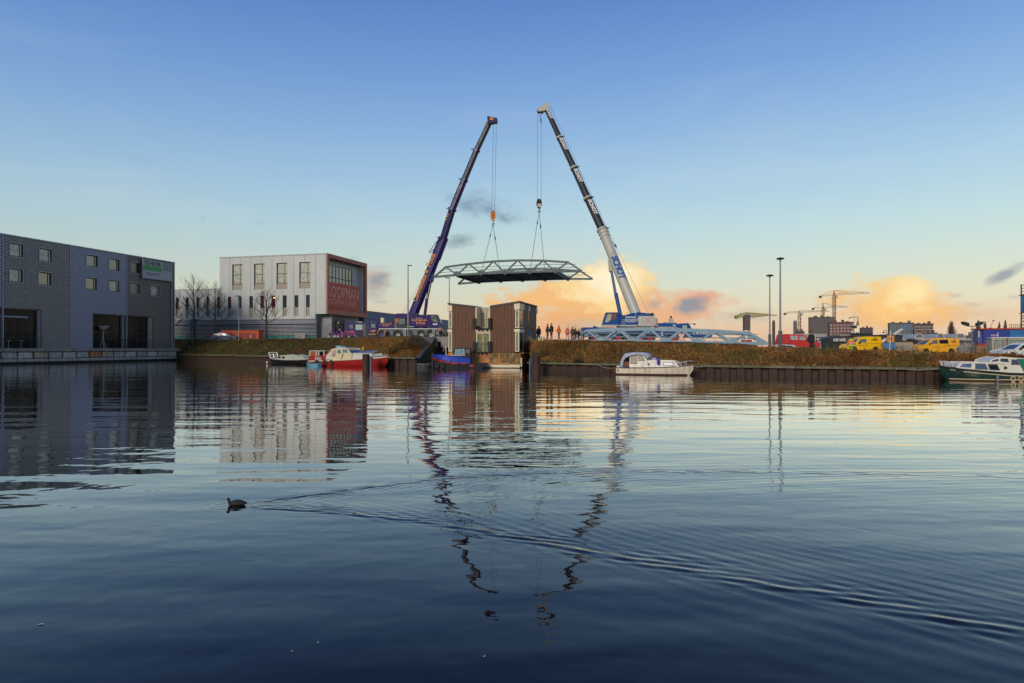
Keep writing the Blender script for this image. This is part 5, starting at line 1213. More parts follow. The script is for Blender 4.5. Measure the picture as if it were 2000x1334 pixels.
# ================================================================== purple lorry with a folded loader crane
def lorry():
    Y = 121.0; P = W(690, 662, Y); P.z = ground(P.x, Y); k = FPX/Y; X = lambda px: (px-690)/k; Z = lambda py: (662-py)/k
    r = thing('lorry', 'purple lorry with a folded black loader crane parked beside the white office', 'lorry', P)
    pur = MATS['purple crane paint']; or_ = MATS['crane orange']
    MB().prism([(X(674), Z(656)), (X(674), Z(631)), (X(676), Z(629.5)), (X(692), Z(630.5)), (X(692), Z(656))], 0.0, 2.5).build('cab_side', pur, r, bevel=0.05)
    MB().box(X(692.2), X(708.5), -0.02, 2.5, Z(658), Z(632)).build('cab', pur, r, bevel=0.08)
    MB().box(X(694.5), X(708), -0.05, -0.021, Z(644.5), Z(634)).build('windscreen', mat('pale windscreen', (0.33, 0.50, 0.46), 0.12), r)
    MB().box(X(683), X(689.5), -0.03, -0.003, Z(642), Z(634.5)).build('cab_window', m_glass, r)
    MB().box(X(694), X(708.3), -0.04, 1.2, Z(632), Z(629.8)).build('sun_visor', m_darksteel, r)
    for i in range(5): MB().box(X(697), X(708), -0.07, -0.03, Z(658-i*2.5), Z(656.6-i*2.5)).build('grille_bar', m_darksteel, r)
    for px in (698, 706.5): MB().box(X(px-1.2), X(px+1.2), -0.09, -0.04, Z(660.4), Z(658.6)).build('headlight', m_lens, r)
    for i in range(4): MB().box(X(695.5+i*3), X(696.7+i*3), -0.06, 0.0, Z(629.6), Z(628.6)).build('marker_lamp', m_lens, r)
    MB().box(X(645), X(692), 0.5, 2.0, Z(657), Z(653)).build('chassis', m_darksteel, r)
    MB().box(X(645), X(667), 0.0, 2.5, Z(653), Z(650.5)).build('flatbed', pur, r)
    for px in (651, 659, 682): wheel(r, X(px), 0.3, 0.5, 0.5, 0.4, m_steel); wheel(r, X(px), 2.2, 0.5, 0.5, 0.4, m_steel, side=1)
    text(r, 'C&P', 0.42, or_, (X(685), -0.02, Z(648.5)), bold=0.03)
    c = MB(); pts = [(650, 652), (649, 632), (653, 624), (661, 622), (668, 627), (671, 640), (668, 650), (664, 642), (660, 630), (655, 634), (655, 648)]
    for (a, b), (c_, d) in zip(pts, pts[1:]): c.beam((X(a), 1.0+0.02*(a % 3), Z(b)), (X(c_), 1.0+0.02*(a % 3), Z(d)), 0.45, 0.5)
    c.build('loader_crane', m_black, r)
    for i, (a, b, c_, d) in enumerate(((652, 650, 651, 628), (658, 648, 663, 626), (666, 650, 667, 630), (655, 640, 668, 636))): MB().tube([(X(a), 0.7, Z(b)), (X(c_), 0.7, Z(d))], 0.12, 7).build('hydraulic_ram', [m_black, pur, m_black, m_darksteel][i], r, smooth=True)
    for a, b in ((659, 632), (652, 654), (661, 645)): MB().box(X(a), X(a+2), 0.4, 0.5, Z(b), Z(b-2.4)).build('warning_plate', mat('yellow plate', (0.7, 0.45, 0.02), 0.5), r)
lorry()

# ================================================================== cars and vans
def vehicle(name, label, cat, px0, Y, L, face, body, base_z, lower, roof, windows, Wd=1.8, wheels=(0.8, 3.5), wr=0.32, group=None, rz=0.0, doors=(), lettering=None, rim=None, bumper=None):
    # profiles are given nose to the left (x from 0 at the nose); face=+1 mirrors them so that the nose points right
    X0 = WX(px0, Y); r = thing(name, label, cat, (X0, Y, base_z), rz, group)
    fx = (lambda x: x) if face < 0 else (lambda x: L-x)
    P = lambda poly: [(fx(a), b) for a, b in poly]
    MB().prism(P(lower), 0.0, Wd).build('body', body, r, smooth=True, bevel=0.06)
    g = MB(); n = len(roof); ins = 0.16
    zmin = min(b for a, b in roof); zmax = max(b for a, b in roof)
    vs = []
    for yy, sgn in ((0.03, 1), (Wd-0.03, -1)):
        for a, b in roof: vs.append((fx(a), yy+sgn*ins*(b-zmin)/(zmax-zmin), b))
    g.add(vs, [tuple(range(n)), tuple(range(2*n-1, n-1, -1))]+[(i, (i+1) % n, n+(i+1) % n, n+i) for i in range(n)])
    g.build('cabin', body, r, smooth=True, bevel=0.04)
    for poly, mt in windows:
        w = MB(); sh = lambda b: 0.03+ins*(b-zmin)/(zmax-zmin)-0.012
        w.add([(fx(a), sh(b), b) for a, b in poly], [tuple(range(len(poly)))]); w.build('window', mt, r, fix=False)
        w = MB(); w.add([(fx(a), Wd-sh(b), b) for a, b in poly], [tuple(range(len(poly)))]); w.build('window', mt, r, fix=False)
    # windscreen between the first two roof points
    (a0, b0), (a1, b1) = roof[0], roof[1]
    q = lambda t: (a0+(a1-a0)*t, b0+(b1-b0)*t)
    v = []
    for t, e in ((0.08, 1), (0.92, 1)):
        a, b = q(t); o = 0.03+ins*(b-zmin)/(zmax-zmin); v += [(fx(a-0.015), o+0.08, b+0.015), (fx(a-0.015), Wd-o-0.08, b+0.015)]
    MB().add([v[0], v[1], v[3], v[2]], [(0, 1, 2, 3)]).build('windscreen', m_glass, r, fix=False)
    for wx in wheels:
        wheel(r, fx(wx), 0.10, wr, wr, 0.2, rim or m_steel); wheel(r, fx(wx), Wd-0.10, wr, wr, 0.2, rim or m_steel, side=1)
        a = MB(); n = 12; pts = [(fx(wx)+(wr+0.07)*math.cos(t), wr+(wr+0.07)*math.sin(t)) for t in np.linspace(-0.25, math.pi+0.25, n)]
        a.prism(pts, -0.012, 0.3); a.build('wheel_arch', m_black, r)
    zc = lower[0][1]
    MB().box(min(fx(-0.03), fx(0.12)), max(fx(-0.03), fx(0.12)), 0.05, Wd-0.05, 0.22, 0.5).build('bumper', bumper or m_black, r, bevel=0.03)
    for yy in (0.12, Wd-0.42): MB().box(min(fx(0.02), fx(0.14)), max(fx(0.02), fx(0.14)), yy, yy+0.3, 0.58, 0.74).build('headlight', m_lens, r)
    for yy in (0.02, Wd-0.18): MB().box(min(fx(L-0.06), fx(L+0.02)), max(fx(L-0.06), fx(L+0.02)), yy, yy+0.16, 0.75, 1.2).build('tail_light', m_redlens, r)
    for a in doors: MB().box(fx(a)-0.012, fx(a)+0.012, -0.004, 0.02, 0.35, zmin+0.0).build('door_gap', m_black, r)
    for a in doors: MB().box(min(fx(a-0.12), fx(a-0.3)), max(fx(a-0.12), fx(a-0.3)), -0.03, 0.0, zmin-0.16, zmin-0.12).build('door_handle', m_black, r)
    MB().box(min(fx(a0+0.45), fx(a0+0.62)), max(fx(a0+0.45), fx(a0+0.62)), -0.2, -0.01, zmin+0.02, zmin+0.2).build('mirror', m_black, r, bevel=0.03)
    if lettering: lettering(r, fx)
    return r
redp = mat('red van paint', (0.52, 0.02, 0.022), 0.35, var=0.05, spec=0.6); yel = mat('yellow van paint', (0.85, 0.50, 0.008), 0.35, var=0.05, spec=0.35); yel2 = mat('orange yellow van paint', (0.85, 0.40, 0.008), 0.35, var=0.05, spec=0.6)
pale = mat('pale van window', (0.36, 0.38, 0.33), 0.15, var=0.4, scale=3)
mid = mat('grey van window', (0.12, 0.14, 0.13), 0.15, var=0.3)
LV = 4.6
vehicle('van', 'red panel van parked behind the tall lamp posts', 'van', 1526, 83, LV, 1, redp, 2.03,
        [(0.0, 0.3), (-0.02, 0.7), (0.12, 0.88), (0.95, 1.08), (1.0, 1.1), (4.55, 1.1), (4.6, 0.9), (4.6, 0.3)],
        [(0.95, 1.08), (1.75, 1.72), (1.95, 1.80), (4.2, 1.86), (4.5, 1.78), (4.58, 1.08)],
        [([(1.45, 1.14), (1.92, 1.66), (2.35, 1.68), (2.35, 1.14)], pale), ([(2.55, 1.2), (2.55, 1.68), (3.45, 1.7), (3.45, 1.2)], pale)], wheels=(0.85, 3.7), doors=(2.45, 3.6))
def lett(r, fx, x=3.6, z=1.35, s=0.3, w=0.9):
    text(r, 'LINEX', s*0.85, m_black, (x, -0.02+0.05, z), bold=0.02, sx=1.1)
    MB().add([(x-0.02, 0.02, z+0.18), (x+0.1, 0.02, z+0.18), (x+0.14, 0.02, z+0.3), (x+0.02, 0.02, z+0.36)], [(0, 1, 2, 3)]).build('emblem', m_black, r, fix=False)
    pr = mat('faint van print', (0.22, 0.12, 0.01), 0.5)
    text(r, 'Elektrotechniek en Beveiliging', 0.13, pr, (x-0.35, -0.01, z-0.43)); text(r, 'installatie  service  beheer', 0.15, pr, (x-1.75, -0.01, z-0.66))
vehicle('van', 'bright yellow short van with a person in yellow jacket at its front', 'van', 1655, 80.0, 4.1, -1, yel, 1.68,
        [(0.0, 0.3), (-0.02, 0.7), (0.2, 0.9), (1.0, 1.05), (1.1, 1.1), (4.05, 1.1), (4.1, 0.9), (4.1, 0.3)],
        [(0.85, 1.02), (1.5, 1.62), (1.75, 1.78), (2.1, 1.84), (4.0, 1.84), (4.08, 1.08)],
        [([(1.25, 1.1), (1.62, 1.58), (2.3, 1.62), (2.3, 1.1)], mid)], wheels=(0.8, 3.3), doors=(2.42,), lettering=lambda r, fx: lett(r, fx, 3.2, 1.5, 0.3))
vehicle('van', 'long orange yellow van with dark side window right of the blue lift', 'van', 1795, 85.0, 5.1, -1, yel2, 1.48,
        [(0.0, 0.3), (-0.02, 0.75), (0.1, 0.95), (0.9, 1.18), (1.1, 1.2), (5.05, 1.2), (5.1, 1.0), (5.1, 0.3)],
        [(0.75, 1.15), (1.6, 1.75), (1.8, 1.86), (2.3, 1.93), (4.85, 1.93), (5.05, 1.82), (5.08, 1.18)],
        [([(1.4, 1.24), (1.85, 1.72), (2.4, 1.76), (2.4, 1.24)], mid), ([(2.6, 1.28), (2.6, 1.76), (3.7, 1.78), (3.7, 1.28)], m_glassdark)], wheels=(0.9, 4.05), doors=(2.5, 3.85), lettering=lambda r, fx: lett(r, fx, 4.35, 1.5, 0.28), bumper=mat('grey bumper', (0.07, 0.07, 0.07), 0.6))
whp = mat('white car paint', (0.62, 0.63, 0.62), 0.3, var=0.03, spec=0.6)
vehicle('car', 'white car with dark windows half out of view above the green boat', 'car', 1960, 62.0, 4.3, -1, whp, 1.15,
        [(0.0, 0.25), (-0.02, 0.6), (0.1, 0.75), (1.0, 0.92), (1.2, 0.95), (4.1, 1.0), (4.3, 0.8), (4.3, 0.3)],
        [(0.95, 0.9), (1.75, 1.38), (2.0, 1.46), (2.9, 1.5), (3.6, 1.42), (4.1, 1.0)],
        [([(1.45, 0.98), (1.85, 1.32), (2.45, 1.40), (2.45, 0.98)], m_glassdark), ([(2.52, 0.98), (2.52, 1.40), (3.5, 1.34), (3.8, 1.02)], m_glassdark)], wheels=(0.85, 3.45), doors=(2.48,))
navy = mat('navy car paint', (0.02, 0.035, 0.12), 0.3, var=0.05, spec=0.7)
vehicle('car', 'dark blue hatchback parked beside the bare trees and red utility block', 'car', 411, 124.0, 4.6, 1, navy, gz(430, 124)-0.02,
        [(0.0, 0.25), (-0.02, 0.6), (0.15, 0.78), (1.1, 0.95), (4.2, 1.0), (4.4, 0.8), (4.4, 0.3)],
        [(0.95, 0.92), (1.9, 1.38), (2.2, 1.46), (3.1, 1.48), (3.9, 1.30), (4.3, 0.98)],
        [([(1.55, 0.98), (2.05, 1.34), (2.6, 1.38), (2.6, 0.98)], m_glass), ([(2.7, 0.98), (2.7, 1.38), (3.4, 1.34), (3.8, 1.0)], pale)], wheels=(0.85, 3.5), doors=(2.65,))
vehicle('car', 'small white car mostly hidden left of the red van', 'car', 1512, 74.0, 1.9*1.9, 1, whp, 1.25,
        [(0.0, 0.25), (-0.02, 0.6), (0.15, 0.75), (0.9, 0.9), (3.5, 0.95), (3.6, 0.8), (3.6, 0.3)],
        [(0.8, 0.88), (1.4, 1.25), (2.6, 1.32), (3.3, 1.2), (3.5, 0.93)],
        [([(1.3, 0.95), (1.6, 1.22), (2.6, 1.26), (3.0, 0.95)], m_glass)], wheels=(0.7, 2.9), wr=0.29)
# ================================================================== boats
def hull(parent, st, M, name='hull', deck=None, deckname='deck', strake=None, strake_r=0.05, strake_name='rubbing_strake', water_z=0.0, zmid=None):
    # st: list of (x, half beam at deck, deck height, half beam at waterline, keel depth)
    m = MB(); vs = []
    for x, hb, zd, hw, zk in st:
        if hb < 0.11: m1, wz, k1, k2 = zd*0.85, zd*0.7, zd*0.62, zd*0.55     # raked stem
        else: m1, wz, k1, k2 = zd*0.45, water_z, zk*0.7, zk
        vs += [(x, -hb, zd), (x, -(hb*0.55+hw*0.45), m1), (x, -hw, wz), (x, -hw*0.6, k1), (x, 0, k2), (x, hw*0.6, k1), (x, hw, wz), (x, (hb*0.55+hw*0.45), m1), (x, hb, zd)]
    n = 9
    fs = [(i*n+j, i*n+j+1, (i+1)*n+j+1, (i+1)*n+j) for i in range(len(st)-1) for j in range(n-1)]
    fs += [tuple(range(n)), tuple((len(st)-1)*n+k for k in range(n))[::-1]]
    m.add(vs, fs); m.build(name, M, parent, smooth=True)
    d = MB(); vs = []
    for x, hb, zd, hw, zk in st: vs += [(x, -hb*0.97, zd-0.02), (x, hb*0.97, zd-0.02)]
    d.add(vs, [(2*i, 2*i+1, 2*i+3, 2*i+2) for i in range(len(st)-1)]); d.build(deckname, deck or m_white, parent, fix=False)
    if strake:
        for sd in (-1, 1):
            MB().tube([(x, sd*(hb+0.005), zd-0.01) for x, hb, zd, hw, zk in st], strake_r, 6).build(strake_name, strake, parent, smooth=True)
def band(parent, st, top, bot, M, name):      # a painted strake following the hull side, given as depths below the deck edge
    def at(s, dz):
        x, hb, zd, hw, zk = s
        if hb < 0.11: P_ = [(hb, zd), (hb*0.55+hw*0.45, zd*0.85), (hw, zd*0.7)]
        else: P_ = [(hb, zd), (hb*0.55+hw*0.45, zd*0.45), (hw, 0.0)]
        z = zd-dz; z = max(z, P_[-1][1]+0.005)
        for (a, b), (c, d) in zip(P_, P_[1:]):
            if z >= d: return a+(c-a)*(b-z)/(b-d), z
        return hw, z
    for sd in (-1, 1):
        m = MB(); vs = []
        for s, t, b in zip(st, top, bot):
            for k in range(4):
                y, z = at(s, t+(b-t)*k/3); vs.append((s[0], sd*(y+0.02), z))
        m.add(vs, [(i*4+k, i*4+k+1, (i+1)*4+k+1, (i+1)*4+k) for i in range(len(st)-1) for k in range(3)]); m.build(name, M, parent, smooth=2, fix=False)
def cabin(parent, poly, hw, M, inset=0.12, name='cabin', bevel=0.04, y0=None):
    zmin = min(b for a, b in poly); zmax = max(b for a, b in poly); vs = []; n = len(poly)
    for sd in (-1, 1):
        for a, b in poly: vs.append((a, sd*(hw-inset*(b-zmin)/(zmax-zmin)), b))
    o = MB().add(vs, [tuple(range(n)), tuple(range(2*n-1, n-1, -1))]+[(i, (i+1) % n, n+(i+1) % n, n+i) for i in range(n)]).build(name, M, parent, bevel=bevel, smooth=True)
    def pane(pts, mt, nm='window', off=0.015, both=True):
        for sd in ((-1, 1) if both else (-1,)):
            w = MB().add([(a, sd*(hw-inset*(b-zmin)/(zmax-zmin)+off), b) for a, b in pts], [tuple(range(len(pts)))]).build(nm, mt, parent, fix=False)
    def framed(pts, mt, fm, g=0.045, nm='window'):
        cx = sum(a for a, b in pts)/len(pts); cz = sum(b for a, b in pts)/len(pts)
        big = [(a+(g if a > cx else -g), b+(g if b > cz else -g)) for a, b in pts]
        pane(big, fm, 'window_frame', 0.008); pane(pts, mt, nm, 0.02)
    return pane, framed
boatwhite = mat('weathered white boat paint', (0.74, 0.70, 0.58), 0.45, var=0.08, scale=1.2, streak=0.5, dirt=(0.30, 0.16, 0.06))
rusthull = mat('rust streaked white hull', (0.74, 0.68, 0.55), 0.5, var=0.08, scale=1.5, streak=0.55, dirt=(0.42, 0.18, 0.05))
m_rail = mat('white metal rail', (0.65, 0.65, 0.62), 0.35, 0.2, var=0)
def white_boat():
    X0, Y0 = 9.05, 57.5; ang = R(-24); r = thing('motor_boat', 'white cabin boat with rust streaks and pale grey canvas hood by the right bank', 'boat', (X0, Y0, 0), ang)
    sxx = 6.0/142; L = lambda px: (px-1210)*sxx
    Z = lambda py: 2.2-(py-680)/23.7
    st = [(L(1208.5), 0.95, 0.60, 0.80, -0.25), (L(1225), 1.05, 0.58, 0.95, -0.35), (L(1260), 1.12, 0.60, 1.0, -0.4), (L(1300), 1.05, 0.66, 0.85, -0.4), (L(1325), 0.75, 0.72, 0.5, -0.35), (L(1343), 0.35, 0.80, 0.12, -0.25), (L(1354), 0.04, 0.86, 0.01, 0.1)]
    hull(r, st, rusthull, deck=boatwhite, strake=mat('grey rubber strake', (0.10, 0.10, 0.10), 0.6), strake_r=0.035)
    st2 = [(x+0.0, hb*0.0+hw*1.01+0.01, 0.09, hw*1.0, zk) for x, hb, zd, hw, zk in st[:-1]]
    m = MB(); m.tube([(x, -(hw+0.02), 0.06) for x, hb, zd, hw, zk in st[:-1]], 0.07, 6); m.build('waterline_stripe', mat('antifouling brown', (0.06, 0.03, 0.02), 0.8), r, smooth=True)
    pane, fr = cabin(r, [(L(1236), Z(716.5)), (L(1236), Z(694)), (L(1243), Z(692.5)), (L(1262), Z(693)), (L(1269), Z(704.5)), (L(1270), Z(716))], 0.82, boatwhite, 0.10, 'wheelhouse')
    gsm = mat('drawn curtain window', (0.30, 0.27, 0.18), 0.3, var=0.2, scale=4); gf = mat('rubber window seal', (0.09, 0.09, 0.08), 0.6)
    fr([(L(1238), Z(709.5)), (L(1238), Z(695.5)), (L(1249.5), Z(695.5)), (L(1249.5), Z(709.5))], gsm, gf); fr([(L(1253.5), Z(703.5)), (L(1253.5), Z(695.5)), (L(1259.5), Z(695.5)), (L(1264), Z(703.5))], gsm, gf)
    pane2, fr2 = cabin(r, [(L(1269), Z(716)), (L(1269.5), Z(705)), (L(1280), Z(703.5)), (L(1318), Z(704.5)), (L(1323), Z(707)), (L(1329), Z(714.5))], 0.78, boatwhite, 0.14, 'fore_cabin')
    fr2([(L(1301.5), Z(713)), (L(1301.5), Z(707.5)), (L(1317), Z(707.5)), (L(1320.5), Z(713))], mat('white window blind', (0.8, 0.8, 0.78), 0.4, var=0.02), gf)
    MB().tube([(L(1272.5), -0.80, Z(711)), (L(1272.5), -0.74, Z(711))], 0.085, 12).build('porthole', m_darksteel, r, smooth=True)
    MB().add([(L(1319), -0.55, Z(705.3)), (L(1327), -0.58, Z(713)), (L(1327), 0.58, Z(713)), (L(1319), 0.55, Z(705.3))], [(0, 1, 2, 3)]).build('windscreen', m_glass, r, loc=(0.03, 0, 0.03), fix=False)
    canvas = mat('pale grey canvas', (0.42, 0.46, 0.52), 0.8, var=0.12, scale=2.5, bump=0.02, bscale=6)
    arc = [(L(1215.5), Z(716)), (L(1217.5), Z(704)), (L(1221), Z(697)), (L(1226), Z(690.5)), (L(1240), Z(688.2)), (L(1258), Z(688.3)), (L(1268), Z(690)), (L(1273), Z(697))]
    inn = [(L(1223), Z(716)), (L(1224), Z(704)), (L(1228), Z(699)), (L(1236), Z(695)), (L(1250), Z(692)), (L(1260), Z(692.5)), (L(1266), Z(694)), (L(1271), Z(700))]
    m = MB(); vs = []
    for (a, b), (c, d) in zip(arc, inn):
        vs += [(a, -0.80, b), (c, -0.93, d), (a, 0.80, b), (c, 0.93, d)]
    fs = []
    for i in range(len(arc)-1): o = i*4; fs += [(o, o+1, o+5, o+4), (o+2, o+6, o+7, o+3), (o, o+4, o+6, o+2)]
    m.add(vs, fs).build('canvas_hood', canvas, r, smooth=2, fix=False)
    MB().box(L(1224), L(1236), -0.7, 0.7, Z(716), Z(707)).build('cockpit_seat', mat('reddish wood seat', (0.16, 0.05, 0.03), 0.6), r)
    MB().box(L(1224), L(1236), 0.6, 0.66, Z(707), Z(697)).build('cockpit_back', m_black, r)
    MB().tube([(L(1292), -0.86, Z(711.5)), (L(1292), -0.88, Z(702.5))], [0.12, 0.13], 10).build('fender', mat('blue fender', (0.02, 0.04, 0.42), 0.4), r, smooth=True)
    MB().box(L(1276), L(1285), -0.4, 0.1, Z(703.6), Z(698.5)).build('deck_box', mat('lilac box', (0.28, 0.26, 0.50), 0.6), r, bevel=0.03); MB().box(L(1285), L(1288.5), -0.35, -0.1, Z(703.6), Z(700)).build('bucket', MATS['blue fender'], r, bevel=0.03)
    MB().tube([(L(1296), 0.1, Z(704)), (L(1296), 0.1, Z(697))], 0.03, 6).build('mast', m_darksteel, r)
    m = MB()
    for sd in (-1, 1): m.tube([(L(1326), sd*0.6, Z(709)), (L(1340), sd*0.38, Z(705)), (L(1355), 0.02*sd, Z(704.5))], 0.018, 5); m.tube([(L(1340), sd*0.38, 0.78), (L(1340), sd*0.38, Z(705))], 0.016, 5)
    m.build('bow_rail', m_rail, r)
    m = MB(); m.box(L(1205), L(1211), -0.15, 0.15, 0.05, Z(716)).box(L(1206), L(1212), -0.2, 0.2, Z(718), Z(715)); m.build('outboard_bracket', m_white, r); MB().box(L(1212.5), L(1214), -1.04, -1.0, 0.25, 0.5).build('port_mark', mat('port red', (0.5, 0.02, 0.02), 0.4), r)
white_boat()
def green_boat():
    X0, Y0 = 29.2, 46.8; ang = R(-9); r = thing('motor_cruiser', 'dark green hulled cruiser with white cabin and green canvas at the right edge', 'boat', (X0, Y0, 0), ang)
    k = FPX/46.2
    def L(px): kk = (px-1000)/FPX; return (kk*Y0-X0)/(math.cos(ang)-kk*math.sin(ang))
    Z = lambda py: 2.2-(py-680)/k*1.0
    gh = mat('dark green hull paint', (0.012, 0.04, 0.03), 0.3, var=0.15, spec=0.7); cream = mat('cream strake', (0.55, 0.45, 0.28), 0.5)
    st = [(L(1838)-0.1, 0.05, Z(716)+0.05, 0.01, 0.25), (L(1850), 0.5, Z(719), 0.22, -0.2), (L(1868), 0.95, Z(720.5), 0.7, -0.4), (L(1900), 1.3, Z(723.5), 1.15, -0.5), (L(1950), 1.4, Z(727.5), 1.3, -0.5), (L(2000), 1.4, Z(728.5), 1.3, -0.5), (L(2060), 1.35, Z(728), 1.2, -0.5), (L(2120), 1.1, Z(726), 0.9, -0.2)]
    hull(r, st, gh, deck=m_white, strake=m_black, strake_r=0.05)
    for sd in (-1,):
        MB().tube([(x, sd*(hb*0.93+hw*0.07+0.01), zd-0.17) for x, hb, zd, hw, zk in st[2:]], 0.035, 6).build('cream_strake', cream, r, smooth=True)
        MB().tube([(x, sd*(hw+0.06), 0.12) for x, hb, zd, hw, zk in st[1:]], 0.035, 6).build('lower_strake', cream, r, smooth=True)
        MB().tube([(x, sd*(hw+0.03), 0.04) for x, hb, zd, hw, zk in st[1:]], 0.06, 6).build('waterline_stripe', MATS['antifouling brown'], r, smooth=True)
    bw = mat('clean white boat paint', (0.66, 0.62, 0.50), 0.35, var=0.05)
    pane, fr = cabin(r, [(L(1855), Z(717)), (L(1863), Z(709)), (L(1872), Z(707.3)), (L(1925), Z(708)), (L(1952), Z(709)), (L(1952), Z(726)), (L(1900), Z(722))], 1.08, bw, 0.16, 'fore_cabin')
    seal = mat('window seal grey', (0.16, 0.16, 0.15), 0.5)
    fr([(L(1890.5), Z(719.5)), (L(1892), Z(710.5)), (L(1909), Z(711)), (L(1913.5), Z(720.5))], m_glass, seal); fr([(L(1918), Z(721)), (L(1915.5), Z(712)), (L(1931.5), Z(712)), (L(1936), Z(722))], m_glassdark, seal)
    pane([(L(1860.5), Z(716.5)), (L(1867), Z(709.7)), (L(1884), Z(709.5)), (L(1882), Z(717.5))], mat('bluish dark window', (0.10, 0.13, 0.25), 0.12, var=0.3), both=True)
    p2, f2 = cabin(r, [(L(1918), Z(708.5)), (L(1920), Z(703.5)), (L(1930), Z(699.5)), (L(1941), Z(697.3)), (L(1985), Z(700.5)), (L(1988), Z(727.5)), (L(1946), Z(727)), (L(1946), Z(709))], 1.15, bw, 0.22, 'wheelhouse')
    dark = mat('violet dark window', (0.05, 0.05, 0.09), 0.12, var=0.3)
    p2([(L(1920.5), Z(706.5)), (L(1923), Z(703.3)), (L(1934), Z(700)), (L(1935.5), Z(704.5))], dark); p2([(L(1938), Z(705.5)), (L(1939), Z(699.8)), (L(1953), Z(700.2)), (L(1954.5), Z(707))], dark)
    f2([(L(1959), Z(711)), (L(1961), Z(702.5)), (L(1969.5), Z(703)), (L(1973), Z(711))], dark, seal)
    MB().box(L(1972), L(1983), -0.9, 0.9, Z(700.3), Z(699.2)).build('roof_trim', mat('tan trim', (0.45, 0.35, 0.2), 0.5), r)
    MB().tube([(L(1946), -1.16, Z(717.5)), (L(1946), -1.10, Z(717.5))], 0.09, 12).build('porthole', m_darksteel, r, smooth=True)
    gc = mat('emerald canvas', (0.0, 0.155, 0.085), 0.7, var=0.12, scale=1.5)
    p3, f3 = cabin(r, [(L(1970.5), Z(700.8)), (L(1982), Z(727.4)), (L(2110), Z(727)), (L(2105), Z(706)), (L(2060), Z(702.5))], 1.185, gc, 0.2, 'canvas_tent', bevel=0.02)
    p3([(L(1990.5), Z(722)), (L(1989.5), Z(703.5)), (L(2030), Z(704.5)), (L(2030), Z(722))], dark, 'window')
    m = MB(); m.tube([(L(1987.5), -1.0, Z(701)), (L(1988.8), -1.2, Z(727))], 0.02, 5); m.build('seam_rope', m_white, r)
    m = MB()
    for sd in (-1, 1):
        m.tube([(L(1836), 0.03*sd, Z(706)), (L(1840), 0.2*sd, Z(705.6)), (L(1851), 0.5*sd, Z(707.5)), (L(1883), 1.0*sd, Z(716.5))], 0.032, 6)
        m.tube([(L(1840), 0.1*sd, Z(716)), (L(1836.5), 0.05*sd, Z(706))], 0.028, 5); m.tube([(L(1855), 0.6*sd, Z(717)), (L(1851), 0.5*sd, Z(707.5))], 0.028, 5); m.tube([(L(1838), 0.1*sd, Z(708)), (L(1852), 0.5*sd, Z(716.5))], 0.02, 5)
    m.build('bow_rail', m_rail, r)
    text(r, 'VRIJHEID', 0.17, cream, (L(1850)+0.25, -0.66, Z(722.5)), xdir=(0.95, -0.42, 0), normal=(-0.42, -0.95, 0), name='boat_name')
    MB().tube([(L(1906.5), 0, Z(707.3)), (L(1906.5), 0, Z(704.5))], 0.07, 8).build('deck_light', bw, r, smooth=True)
    for px, mt, nm in ((1924.5, mat('grey fender', (0.16, 0.18, 0.19), 0.5), 0), (1977, cream, 1)): MB().tube([(L(px), -1.5, Z(743)), (L(px), -1.52, Z(732))], 0.085, 10).build('fender', mt, r, smooth=True)
    for px in (1955.5, 1970): MB().tube([(L(px)+0.15*math.cos(a), -1.42, Z(738.5)+0.15*math.sin(a)) for a in np.linspace(0, 2*math.pi, 13)], 0.035, 6).build('rope_coil', cream, r, smooth=True)
green_boat()
